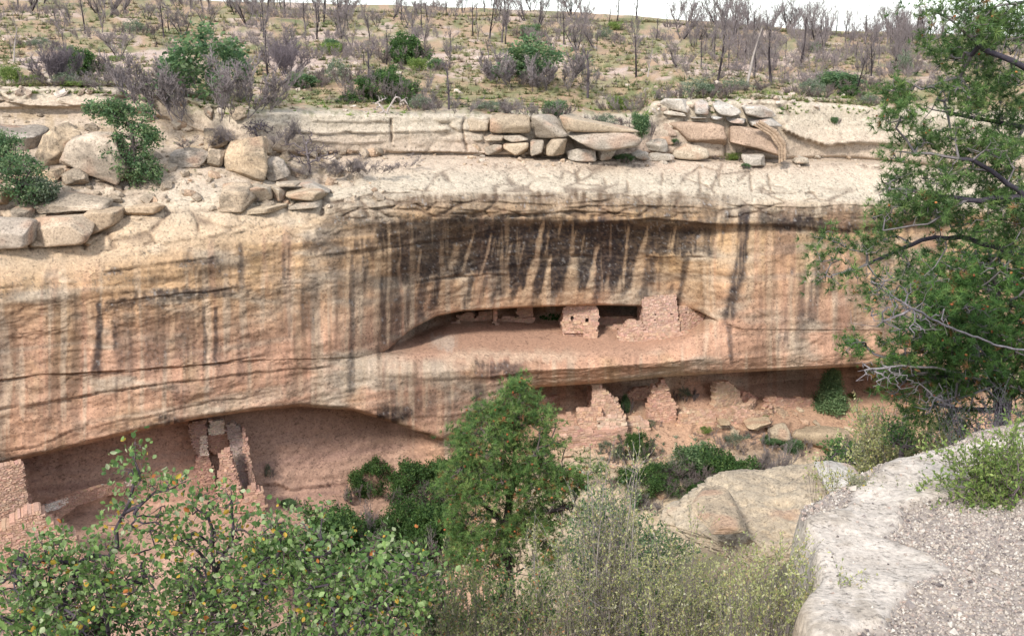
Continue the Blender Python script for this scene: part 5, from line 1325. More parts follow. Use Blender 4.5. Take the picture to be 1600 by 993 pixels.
# ---- prototypes of burnt trees, built by forking limbs
def dead_tree_mesh(seed, h=5.0, style='fork', dens=1.0):
    r = np.random.default_rng(seed); S0 = []; S1 = []; R0 = []; R1 = []; LV = []
    def limb(p, d, L, rad, lv):
        k = 4 if lv == 0 else 3
        for i in range(k):
            d = d + r.normal(size=3) * (0.05 + 0.07 * lv) + np.array([0, 0, 0.10 if lv else 0.04]); d = d / np.linalg.norm(d)
            q = p + d * L / k; r1 = rad * (1 - 0.62 * (i + 1) / k)
            r0 = rad * (1 - 0.62 * i / k)
            S0.append(p); S1.append(q); R0.append(r0); R1.append(r1); LV.append(lv)
            if lv < 3:
                nb = (r.random() < 0.9) + (r.random() < 0.6 * dens) + (lv >= 1) * (r.random() < 0.7 * dens)
                if lv == 0 and i == 0: nb = int(r.random() < 0.5)
                for _ in range(int(nb)):
                    a = r.random() * 6.283; out = np.array([math.cos(a), math.sin(a), 0])
                    sp = 0.95 if style == 'spread' else 0.55
                    nd = d * (0.75 if style != 'spire' else 0.35) + out * sp * r.uniform(0.6, 1.3) + np.array([0, 0, 0.25]); nd /= np.linalg.norm(nd)
                    limb(p + (q - p) * r.random(), nd, L * r.uniform(0.32, 0.62) * (0.6 if style == 'spire' else 1), max(r1 * 0.6, 0.0014 * h), lv + 1)
            p = q
    nst = {'fork': 1, 'spire': 1, 'spread': 3, 'multi': 4, 'brush': 16}[style]
    for s in range(nst):
        a = r.random() * 6.283; t = 0.10 if nst == 1 else (0.6 if nst < 9 else 1.5 * r.random())
        d = np.array([math.cos(a) * t, math.sin(a) * t, 1.0]); d /= np.linalg.norm(d)
        limb(np.array([0, 0, -0.15]) + 0.1 * nst * np.array([math.cos(a), math.sin(a), 0]) * 0.5, d, h * (0.82 if nst == 1 else r.uniform(.55, .8)), h * (0.0175 if nst == 1 else (0.013 if nst < 9 else .009)), 0)
    return np.array(S0), np.array(S1), np.array(R0), np.array(R1), np.array(LV)
BURNT = (66, 58, 60); GREYW = (164, 152, 150); BLEACH = (214, 200, 190)
def dead_tree(seed, label, group, h=5.0, style='fork', dens=1.0, c0=BURNT, c1=GREYW, single=False, name='burnt_tree', cat='dead tree'):
    S0, S1, R0, R1, LV = dead_tree_mesh(seed, h, style, dens)
    def colour(V, lv):
        base = C3(*c0) if lv == 0 else C3(*c1)
        n = fbm(V[:, 0] * 1.3, V[:, 1] * 1.3, V[:, 2] * 0.9, o=2, seed=seed)
        c = np.broadcast_to(base, V.shape) * (1 + 0.25 * n)[:, None]
        if lv == 0: c = mixc(c, np.broadcast_to(C3(*c1), c.shape), sstep(0.0, 0.35, n + 0.25 * (V[:, 2] / h - .5)))
        return c * ALB
    a = LV == 0
    V0, F0 = tubes(S0[a], S1[a], R0[a] * 1.25, R1[a] * 1.25, 6); V1, F1 = tubes(S0[~a], S1[~a], np.maximum(R0[~a], .0026 * h), np.maximum(R1[~a], .002 * h), 3)
    if single:
        V, F, C = merge((V0, F0, colour(V0, 0)), (V1, F1, colour(V1, 1)))
        o = obj(name, V, F, M_WOOD, col=C); return tag(o, label, cat, group)
    t = thing(name, label, cat, (0, 0, 0), group)
    part('trunk', t, V0, F0, M_WOOD, colour(V0, 0), kind=None if style in ('fork', 'spire') else 'stuff'); part('branches', t, V1, F1, M_WOOD, colour(V1, 1), kind='stuff')
    return t

def place(proto, used, px, py, hpx, h0, label, group=None, lo=1.0, hi=9.4, rz=None, cat=None, wscale=1.0):
    g = ground(px, py, lo, hi); s = hpx * (g[1] * 1.03 / FPX) / h0
    rz = random.random() * 6.28 if rz is None else rz
    if proto.name not in used:
        used.add(proto.name)
        proto.location = tuple(g); proto.rotation_euler = (0, 0, rz); proto.scale = (s * wscale, s * wscale, s)
        proto['label'] = label
        if cat: proto['category'] = cat
        if group: proto['group'] = group
        elif 'group' in proto: del proto['group']
        return proto
    c = copy_tree(proto, g, rz, (s * wscale, s), label, group, cat)
    if not group and 'group' in c: del c['group']
    return c

# ---- bushes made at the origin, about 1 m tall
def bush(seed, pal, h=1.0, w=1.2, n=150, per=5, leaf=0.055, tmpl=None, shape='round', name='shrub', wood_c=(150, 136, 130), mat=None, fol='foliage', cat='shrub', twigs=1.0, patch=0.0):
    r = np.random.default_rng(seed)
    t = thing(name, 'x', cat, (0, 0, 0))
    S0, S1, R0, R1, LV = dead_tree_mesh(seed, 0.95 * h, 'brush' if shape != 'cone' else 'spire', twigs)
    sx = w / (1.5 * h)
    if shape == 'cone': sx *= .5
    for a in (S0, S1): a[:, 0] *= sx; a[:, 1] *= sx
    big = LV == 0
    for m, nm in ((big, 'stems'), (~big, 'twigs')):
        if m.any():
            V, F = tubes(S0[m], S1[m], np.maximum(R0[m], .0035 * h), np.maximum(R1[m], .003 * h), 3)
            cc = np.broadcast_to(C3(*wood_c) * ALB, (len(V), 3)) * (1 + 0.3 * vnoise(V[:, 0] * 3, V[:, 1] * 3, V[:, 2] * 3)[:, None])
            part(nm, t, V, F, M_WOOD, np.clip(cc, .01, 1), kind='stuff')
    if per:
        u = r.normal(size=(n * 2, 3)); u /= np.linalg.norm(u, axis=1, keepdims=True); rr = r.random((n * 2, 1)) ** 0.3
        q = u * rr * np.array([w / 2, w / 2, h * 0.5]) + np.array([0, 0, h * 0.5])
        if shape == 'cone':
            z = r.random(n) ** 1.3; a = r.random(n) * 6.283; rad = (1 - z) ** 0.75 * w / 2 * (0.5 + 0.5 * r.random(n) ** .5) * (1 + .55 * fbm(a * 1.6, z * 5, o=2, seed=seed))
            q = np.stack([rad * np.cos(a), rad * np.sin(a), h * (0.04 + 0.96 * z)], -1)
        else:
            q = q[fbm(q[:, 0] * 3.2 / w, q[:, 1] * 3.2 / w, q[:, 2] * 3.2 / h, o=2, seed=seed) > -.12 + patch][:n]
            q = q * (1 + .6 * fbm(q[:, 0] * 1.8, q[:, 1] * 1.8, q[:, 2] * 1.8, o=3, seed=seed + 9)[:, None])
        if patch:
            e = S1[LV >= 2]; e = e[r.permutation(len(e))[:n // 2]]
            q = np.concatenate([q, e[fbm(e[:, 0] * 2.6, e[:, 1] * 2.6, e[:, 2] * 2.6, o=1, seed=seed + 3) > patch]])
        q[:, 2] = np.maximum(q[:, 2], 0.03 * h)
        foliage(t, fol, tmpl or CLUMP, q, q - np.array([0, 0, .2 * h]), leaf * h, pal, seed + 1, mat or M_LEAF, jit=0.8, up=0.3, per=per, spread=0.05 * h)
    return t

def fan_shrub(name, label, bases, blobs, seed, pal, leaf=.022, nl=3, rs=.006, wc=(176, 164, 158), wt=(166, 154, 150), twl=.2, k=1.0, tw=2, cat='shrub', lean=.28):
    """many slender stems fanning up from the base, each with short side twigs set with small leaves"""
    r = np.random.default_rng(seed)
    T = blobs_targets(blobs, seed, k); n = len(T)
    B = np.array([b for b in bases]); b = B[np.argmin(((T[:, None, :2] - B[None, :, :2]) ** 2).sum(-1) + r.random((n, len(B))) * .3, axis=1)]
    b = b + r.normal(size=(n, 3)) * np.array([.10, .10, .02])
    mid = b + (T - b) * np.array([lean, lean, .58]) + r.normal(size=(n, 3)) * .05
    K = 11; t = np.linspace(0, 1, K)[None, :, None]
    C = b[:, None] * (1 - t) ** 2 + 2 * mid[:, None] * t * (1 - t) + T[:, None] * t ** 2
    C = C + r.normal(size=C.shape) * .008
    tt = np.linspace(0, 1, K)
    R = rs * (1 - .82 * tt)[None] * (0.6 + .8 * r.random((n, 1)))
    V0, F0 = tubes(C[:, :-1].reshape(-1, 3), C[:, 1:].reshape(-1, 3), R[:, :-1].ravel(), R[:, 1:].ravel(), 4)
    ks = np.arange(4, K); src = np.repeat(C[:, ks].reshape(-1, 3), tw, axis=0); dr = np.repeat((C[:, ks] - C[:, ks - 1]).reshape(-1, 3), tw, axis=0)
    keep = r.random(len(src)) < .8; src, dr = src[keep], dr[keep]; m = len(src)
    dr /= np.linalg.norm(dr, axis=1, keepdims=True); d = dr * .7 + r.normal(size=(m, 3)) * .55 + np.array([0, 0, .25]); d /= np.linalg.norm(d, axis=1, keepdims=True)
    L = twl * (.4 + .9 * r.random(m)); p = src; S0 = []; S1 = []; LP = []; LD = []
    for i in range(3):
        d = d + r.normal(size=(m, 3)) * .16 + np.array([0, 0, .1]); d /= np.linalg.norm(d, axis=1, keepdims=True)
        q = p + d * (L / 3)[:, None]; S0.append(p); S1.append(q)
        for j in range(nl): LP.append(p + (q - p) * r.random((m, 1))); LD.append(d + r.normal(size=(m, 3)) * .8)
        p = q
    S0 = np.concatenate(S0); S1 = np.concatenate(S1)
    rt = np.repeat([rs * .26, rs * .2, rs * .15], m)
    V1, F1 = tubes(S0, S1, rt, rt * .8, 3)
    root = thing(name, label, cat, bases[0])
    part('stems', root, V0, F0, M_WOOD, np.clip(np.broadcast_to(C3(*wc) * ALB, V0.shape) * (1 + .25 * vnoise(V0[:, 0] * 9, V0[:, 1] * 9, V0[:, 2] * 9)[:, None]), .01, 1), kind='stuff')
    part('twigs', root, V1, F1, M_WOOD, np.broadcast_to(C3(*wt) * ALB, V1.shape), kind='stuff')
    foliage(root, 'leaves', SMALL, np.concatenate(LP), np.concatenate(LD), leaf, pal, seed + 3, M_LEAF, jit=.3, up=.3)
    return root
used = set()
# ---- burnt trees on the mesa: a few told apart, the many in groups
NT = [dead_tree(900 + i, 'x', None, 5.0, st, de, single=True) for i, (st, de) in enumerate([('fork', 1.5), ('fork', 1.1), ('multi', 1.2), ('spire', 1.6), ('fork', 1.7), ('multi', 1.0), ('spread', 1.2), ('fork', .6)])]
BT = [dead_tree(930, 'x', None, 5.0, 'fork', 1.2), dead_tree(931, 'x', None, 5.0, 'fork', 1.5), dead_tree(932, 'x', None, 5.0, 'spread', .8, c0=(130, 120, 122)),
      dead_tree(933, 'x', None, 5.0, 'spire', 2.4, c0=(110, 100, 104), c1=(140, 128, 132)), dead_tree(934, 'x', None, 5.0, 'fork', .5, c0=(52, 48, 50), c1=(96, 88, 90)),
      dead_tree(935, 'x', None, 5.0, 'brush', 1.6, c0=(130, 120, 124), c1=(146, 134, 138)), dead_tree(936, 'x', None, 5.0, 'fork', .7, c0=(206, 194, 184), c1=(170, 158, 152))]
NAMED = [
 (4, 763, 62, 64, 'tall charred black trunk standing alone near the skyline above the bright green bush'),
 (1, 1118, 128, 102, 'tall burnt tree with a dark straight trunk and forked pale top above the white slabs'),
 (0, 993, 121, 80, 'burnt tree with a black and white scorched trunk left of the white-trunked tree'),
 (6, 1011, 119, 50, 'short bare tree with a bleached white trunk beside the scorched tree'),
 (6, 1164, 133, 106, 'burnt tree with a mottled white and black trunk above the right ledge'),
 (3, 918, 151, 88, 'bushy grey dead tree with fine level branches behind the slanting slab'),
 (4, 1336, 152, 68, 'charred trunk with a split base at the right end of the mesa edge'),
 (0, 1248, 106, 90, 'slim burnt tree with upswept branches reaching the skyline on the right'),
 (1, 1204, 132, 100, 'burnt tree with a curved trunk left of the slim skyline tree'),
 (3, 578, 158, 96, 'grey dead tree rising out of the dark green shrub at the ledge edge'),
 (3, 700, 172, 84, 'dense grey dead tree standing on the ledge rim above the square blocks'),
 (0, 418, 120, 84, 'bare grey tree on the pale rock flat left of centre'),
 (5, 449, 120, 58, 'twiggy grey dead tree beside the bare grey tree on the pale flat'),
 (0, 133, 54, 66, 'large forked burnt tree at the upper left above the low shrubs'),
 (1, 255, 60, 62, 'dark forked burnt tree left of the big grey shrub'),
 (4, 245, 76, 26, 'short charred stump tree under the dark forked tree'),
 (0, 494, 60, 66, 'dead tree with a dark trunk and level twigs near the top centre left'),
 (3, 202, 150, 70, 'slender dead spike of a tree above the tall juniper on the bench'),
 (5, 85, 128, 60, 'leaning twiggy dead tree on the left mesa edge'),
 (6, 18, 98, 66, 'pale bleached dead tree with drooping twigs at the far left'),
 (2, 548, 72, 44, 'low dead tree with two black spreading stems at the top centre left'),
 (0, 1302, 112, 26, 'short black burnt pole right of the slim skyline tree'),
 (4, 1360, 120, 60, 'leaning charred tree near the right pine, trunk tilted to the right'),
 (1, 880, 70, 60, 'burnt tree with a thick dark base on the skyline left of centre right'),
 (5, 116, 118, 34, 'grey twiggy bush-like dead tree among green shrubs on the left mesa edge'),
 (2, 1208, 60, 40, 'dead tree with blackened lower trunk at the skyline above the curved trunk'),
]
for k, px, py, hp, lab in NAMED:
    place(BT[k], used, px, py, hp, 5.0, lab, cat='dead tree', hi=4.2 if py < 140 else 9.4)
r = np.random.default_rng(77)
GRPN = ['burnt trees along the skyline', 'burnt trees on the middle of the mesa', 'burnt trees near the front of the mesa']
BAND = ['on the skyline', 'in mid mesa', 'at the mesa front']
LM = [(-999, 0, 'beyond the left edge shrub'), (0, 100, 'above the yellow-green shrub'), (100, 200, 'above the left bright shrub'), (200, 300, 'above the tall juniper'), (300, 400, 'above the biggest grey shrub'),
      (400, 500, 'above the bare grey tree'), (500, 600, 'above the ledge-edge dead tree'), (600, 700, 'above the bright green bush'), (700, 800, 'above the square cracked blocks'), (800, 900, 'above the large twisted shrub'),
      (900, 1000, 'above the bushy dead tree'), (1000, 1100, 'above the white cracked slabs'), (1100, 1200, 'above the curled rock shell'), (1200, 1300, 'above the lone white block'), (1300, 1400, 'above the charred split trunk'),
      (1400, 1480, 'just left of the sparse pine'), (1480, 9999, 'behind the sparse pine')]
ORD = 'first second third fourth fifth sixth seventh eighth ninth tenth eleventh twelfth thirteenth fourteenth fifteenth sixteenth seventeenth eighteenth nineteenth twentieth'.split() + ['%d%s' % (k, 'st' if k % 10 == 1 else 'nd' if k % 10 == 2 else 'rd' if k % 10 == 3 else 'th') for k in range(21, 60)]
LST = []
def scatter_trees(n, x0, x1, t0, t1, hp0, hp1, g):
    for i in range(n):
        px = r.uniform(x0, x1)
        s = float(np.interp(px, [p[0] for p in SKY], [p[1] for p in SKY]))
        py = s + t0 + (t1 - t0) * r.random() ** 1.2
        hp = r.uniform(hp0, hp1) * (0.75 + 0.25 * (py - s) / 60)
        LST.append((g, px, py, hp))
scatter_trees(64, 1120, 1480, 1, 26, 34, 66, 0)
scatter_trees(76, -60, 1120, 2, 24, 36, 70, 0)
scatter_trees(30, 1080, 1470, 24, 52, 30, 62, 1)
scatter_trees(44, -40, 1080, 24, 60, 30, 74, 1)
scatter_trees(16, 1040, 1420, 55, 84, 24, 56, 2)
scatter_trees(18, -30, 960, 66, 100, 22, 52, 2)
scatter_trees(26, 1480, 1700, 2, 60, 30, 60, 1)
LST.sort(key=lambda q: q[1]); cnt = {}
for g, px, py, hp in LST:
    lm = next(l for l in LM if l[0] <= px < l[1]); k = (g, lm[2]); cnt[k] = cnt.get(k, 0) + 1
    lab = '%s burnt tree from the left %s %s' % (ORD[cnt[k] - 1], BAND[g], lm[2])
    place(NT[int(r.integers(0, len(NT)))], used, px, py, hp, 5.0, lab, GRPN[g], wscale=r.uniform(.75, 1.25), hi=3.6, cat='dead tree')
# undergrowth of charred sticks between the trees: one mass
vs = []
for v in range(3):
    S0, S1, R0, R1, LV = dead_tree_mesh(990 + v, 1.0, 'brush', 1.1); vs.append((S0, S1))
A0 = []; A1 = []
for i in range(150):
    px = r.uniform(-100, 1600) if i % 3 else r.uniform(1080, 1480); s_ = float(np.interp(px, [p[0] for p in SKY], [p[1] for p in SKY]))
    g = ground(px, s_ + 2 + 90 * r.random() ** 1.3, 1.0, 4.0); S0, S1 = vs[i % 3]
    h = (0.9 + 1.9 * r.random()) * (g[1] / 150) ** .5; a = r.random() * 6.28; R_ = np.array([[math.cos(a), -math.sin(a), 0], [math.sin(a), math.cos(a), 0], [0, 0, 1]]) * h * np.array([[1.2], [1.2], [1]])
    k = r.random(len(S0)) < .3
    A0.append(S0[k] @ R_.T + g); A1.append(S1[k] @ R_.T + g)
A0 = np.concatenate(A0); A1 = np.concatenate(A1); rr_ = 0.011 * (A0[:, 1] / 100)
V, F = tubes(A0, A1, rr_, rr_ * .8, 3)
o = obj('burnt_brush', V, F, M_WOOD, col=np.broadcast_to(C3(176, 162, 158) * ALB, V.shape)); tag(o, 'grey leafless brush filling the spaces between the burnt trees on the mesa', 'brush', None, 'stuff')

# ---- shrubs of the far side
SB = {'green': bush(61, PAL_JUN, n=200, per=5, leaf=.085), 'lime': bush(62, PAL_LIME, h=.8, w=1.3, n=170, per=4, leaf=.08),
      'bright': bush(63, PAL_DARK, n=190, per=6, leaf=.085, patch=.05), 'sage': bush(64, PAL_SAGE, h=.9, w=1.3, n=150, per=3, leaf=.07, twigs=1.3),
      'mixed': bush(65, PAL_JUN, n=150, per=4, leaf=.075, patch=.24, wood_c=(166, 154, 152), twigs=1.9),
      'grey': bush(66, PAL_SAGE, n=0, per=0, wood_c=(168, 156, 152), h=1.0, w=1.7, twigs=1.1), 'cone': bush(67, ([(150, 180, 126), (128, 160, 110), (170, 194, 140)], [.4, .35, .25]), n=420, per=6, leaf=.06, shape='cone', h=1.0, w=.62, name='juniper', cat='tree'),
      'dark': bush(68, PAL_DARK, n=300, per=6, leaf=.062, w=1.35, patch=.02, twigs=1.3)}
H0 = {'green': 1.05, 'lime': .85, 'bright': 1.0, 'sage': .95, 'mixed': 1.0, 'grey': 1.05, 'cone': 1.0, 'dark': 1.05}
W0 = {'green': 1.25, 'lime': 1.35, 'bright': 1.0, 'sage': 1.35, 'mixed': 1.0, 'grey': 1.45, 'cone': .62, 'dark': 1.35}
def shrub(kind, px, py, wpx, hpx, label, lo=1.0, hi=9.4, group=None):
    return place(SB[kind], used, px, py, hpx, H0[kind], label, group, lo, hi, wscale=(wpx / W0[kind]) / (hpx / H0[kind]))
FAR = [
 ('lime', 18, 130, 36, 30, 'yellow-green rounded shrub at the left edge of the mesa'), ('lime', 50, 130, 34, 14, 'low yellowish mat shrub right of the rounded yellow-green shrub'),
 ('bright', 124, 120, 42, 36, 'bright green shrub under the leaning dead tree on the left mesa edge'), ('grey', 152, 124, 40, 30, 'dark grey twiggy shrub right of the bright green shrub on the left mesa edge'),
 ('sage', 100, 132, 46, 18, 'grey-green low shrub below the bright green shrub on the left'), ('sage', 210, 54, 38, 22, 'blue-grey shrub at the top left beyond the dark forked tree'),
 ('grey', 205, 140, 70, 34, 'flattened grey shrub on the edge of the upper left ledge'), ('lime', 115, 133, 60, 8, 'thin strip of olive growth along the upper left ledge'),
 ('mixed', 322, 168, 116, 96, 'biggest shrub on the mesa edge, grey dead crown with green patches low down'), ('grey', 345, 172, 100, 92, 'tangled grey dead brush growing through the right of the biggest shrub'),
 ('green', 270, 128, 44, 38, 'green shrub at the left foot of the biggest grey shrub'), ('grey', 284, 224, 74, 34, 'dark purple-grey dead shrub between the tall juniper and the oval boulder'),
 ('lime', 512, 82, 40, 18, 'olive shrub on the mesa above the pale rock flat'), ('green', 518, 80, 26, 20, 'dark green round bush behind the olive shrub'),
 ('bright', 632, 100, 42, 38, 'bright green bush standing out at the top centre'), ('green', 473, 138, 48, 24, 'low spreading green shrub left of the dead tree in the dark shrub'),
 ('sage', 528, 130, 46, 36, 'grey-green shrub right of the low spreading green shrub'), ('dark', 596, 160, 72, 46, 'dark green shrub around the foot of the grey dead tree at the ledge edge'),
 ('grey', 610, 152, 60, 54, 'grey twiggy mass on the right side of the dark green shrub'), ('bright', 546, 161, 22, 12, 'tiny bright green bush just left of the dark green shrub'),
 ('green', 680, 110, 30, 18, 'dark bush on the pale flat left of the dense grey dead tree'), ('lime', 655, 112, 36, 22, 'olive bush right below the bright green bush'),
 ('green', 777, 124, 24, 20, 'small round blue-green bush on the pale flat'), ('grey', 800, 130, 30, 26, 'grey tuft right of the small round blue-green bush'),
 ('mixed', 832, 134, 82, 58, 'large green shrub with grey twisted stems left of the bushy dead tree'), ('green', 826, 122, 46, 34, 'leafy green shrub behind the twisted grey stems'),
 ('grey', 880, 140, 56, 48, 'dark grey dead shrub between the large green shrub and the bushy dead tree'), ('grey', 700, 174, 44, 34, 'grey brush around the foot of the dense dead tree on the rim'),
 ('sage', 655, 170, 42, 22, 'olive-grey low shrub left of the dense dead tree on the rim'), ('sage', 760, 172, 60, 14, 'long low grey-green patch right of the dense dead tree on the rim'),
 ('grey', 820, 178, 54, 30, 'dark low shrub above the square cracked blocks'), ('green', 862, 180, 40, 24, 'dark green shrub above the left end of the slanting slab'),
 ('lime', 966, 170, 40, 24, 'yellow-green shrub behind the slanting slab'), ('grey', 1003, 174, 50, 44, 'round dark grey shrub touching the white cracked slabs'),
 ('green', 1002, 212, 30, 38, 'upright green shrub in the notch left of the bulging blocks'), ('sage', 945, 195, 40, 18, 'pale grey-green plant on top of the slanting slab'),
 ('sage', 1088, 152, 60, 28, 'wide grey-green shrub on top of the white cracked slabs'), ('green', 1105, 150, 26, 20, 'dark green shrub at the right end of the wide grey-green shrub'),
 ('green', 1312, 140, 66, 28, 'wide green shrub left of the charred split trunk'), ('sage', 1268, 150, 50, 26, 'grey-green shrub left of the wide green shrub on the right'),
 ('bright', 1328, 152, 20, 14, 'little dark green ball of a bush at the foot of the charred split trunk'), ('sage', 1356, 162, 30, 16, 'pale blue-grey bush right of the charred split trunk'),
 ('sage', 1270, 84, 22, 16, 'round grey bush far back on the right of the mesa'), ('sage', 1412, 118, 26, 36, 'round grey thicket beside the leaning charred tree'),
 ('green', 1303, 193, 13, 11, 'single tiny bush growing on the bare dome of rock'), ('lime', 1140, 250, 34, 14, 'green tuft in the crevice under the bulging blocks'),
 ('green', 974, 252, 34, 13, 'flat green plant between two rows of stones'), ('green', 1050, 226, 18, 10, 'small green sprig above the rough cube-shaped boulder'),
 ('lime', 380, 318, 26, 14, 'olive moss-like cushion on the layered stack of slabs'), ('grey', 578, 262, 72, 26, 'spreading purple-grey dead shrub hanging over the smooth rim'),
 ('grey', 508, 268, 60, 30, 'grey brush at the top of the smooth rim left of the hanging shrub'), ('grey', 405, 222, 60, 40, 'dead grey shrub between the tallest boulder and the ledge'),
 ('sage', 1152, 140, 50, 18, 'olive low shrub under the mottled burnt tree'), ('sage', 945, 62, 30, 18, 'pale shrub near the skyline right of centre'), ('lime', 958, 48, 30, 14, 'yellow-green bush on the skyline right of centre'),
 ('green', 825, 60, 34, 22, 'blue-green bush on the skyline above the large green shrub'), ('lime', 180, 96, 30, 10, 'low olive shrub on the upper left pale flat'),
 ('sage', 60, 72, 40, 14, 'low grey-green shrub far back on the left of the mesa'), ('green', 1165, 262, 16, 8, 'tiny plant at the edge of the bare rim'),
]
for f in FAR: shrub(*f)
# tall irregular juniper and dark junipers on the left bench
def far_tree(name, label, cat, base, trunk, blobs, seed, pal, tuft, per, rt, rmax, woodc, leafm=None, tmpl=None, wmax=2, fol='foliage', step=.25, thin=None, sp=.5, clump=0):
    T = blobs_targets(blobs, seed, 1.0, clump)
    N, P, Wt_, kids = grow(trunk, T, step=step, seed=seed)
    t = thing(name, label, cat, trunk[0][0])
    wood_parts(t, N, P, Wt_, rt, rmax, woodc, thin or woodc)
    pos, d = tips_of(N, P, kids, Wt_, wmax)
    foliage(t, fol, tmpl or CLUMP, pos, d, tuft, pal, seed + 3, leafm or M_LEAF, jit=.7, up=.35, per=per, spread=tuft * sp)
    return t, N, P, Wt_
g = ground(212, 292, 5, 9.4); Yj = g[1] - .3
far_tree('juniper', 'tall ragged juniper growing between the boulders on the left bench', 'tree', None,
 [[g, at(210, 240, Yj), at(205, 200, Yj), at(190, 172, Yj)]], [(168, 172, 32, 12, Yj, .8, 70), (200, 180, 34, 22, Yj, .9, 110), (214, 215, 34, 22, Yj, 1, 120), (205, 255, 30, 24, Yj, 1, 90), (228, 270, 26, 24, Yj, .9, 90), (180, 240, 18, 14, Yj, .6, 30)], 71, PAL_JUN, .22, 5, .014, .12, (120, 108, 104), sp=.8)
for (x, y, w_, h_, lab, sd) in [(28, 320, 46, 52, 'dark blue-green juniper hanging over the left rim', 72), (8, 262, 34, 36, 'dark juniper partly cut by the left edge beside the flat-topped boulder', 73), (60, 318, 30, 26, 'grey-green shrub drooping from the right side of the dark juniper on the left rim', 74)]:
    g = ground(x, y, 5, 9.4); Yj = g[1] - .5
    far_tree('juniper', lab, 'tree', None, [[g, at(x, y - h_ * .6, Yj)]], [(x, y - h_ * .75, w_ * .9, h_ * .75, Yj, 1.2, 200), (x - w_ * .4, y - h_, w_ * .5, h_ * .4, Yj, .8, 60)], sd, PAL_JUN if sd < 74 else PAL_SAGE, .2, 5, .012, .1, (110, 100, 98), sp=.8)
# bare grey shrubs that stand before the ledge
for (x, y, w_, h_, lab, sd) in [(484, 270, 48, 40, 'bare grey tree-like shrub with spreading branches in front of the layered ledge', 75), (402, 218, 26, 18, 'small bleached dead snag lying against the tallest boulder', 76)]:
    g = ground(x, y, 5, 9.4); Yj = g[1] - .4
    T = blobs_targets([(x, y - h_, w_, h_ * .8, Yj, 1.2, 260)], sd)
    N, P, Wt_, kids = grow([[g, at(x - 2, y - h_ * .5, Yj), at(x - 6, y - h_ * 1.1, Yj)]], T, step=.2, seed=sd)
    t = thing('dead_shrub', lab, 'shrub', g); wood_parts(t, N, P, Wt_, .012, .09, (150, 138, 138), (118, 106, 112))
# bleached fallen branch over the rim
g = at(600, 180, yat(600, 172, 4, 9) - .6)
T = blobs_targets([(612, 164, 34, 20, g[1], .7, 46), (580, 176, 22, 6, g[1], .5, 14)], 78)
N, P, Wt_, kids = grow([[at(602, 184, g[1]), at(606, 172, g[1]), at(618, 152, g[1])], [at(603, 176, g[1]), at(590, 160, g[1])]], T, step=.15, seed=78)
t = thing('fallen_branch', 'bleached white twisted branch hanging over the ledge below the dark green shrub', 'branch', g); wood_parts(t, N, P, Wt_, .02, .09, (214, 200, 190), (190, 176, 170))
# green moss at the back of the upper alcove
SBm = bush(69, ([(40, 110, 40), (56, 130, 50)], [.5, .5]), h=.5, w=3.2, n=160, per=5, leaf=.16, name='plant_strip', cat='plant')
g = ground(858, 502, 15.0, 16.5); SBm.location = tuple(g + np.array([0, .8, .0])); SBm.scale = (.75, .5, .9); SBm['label'] = 'strip of bright green plants at the back of the upper alcove'
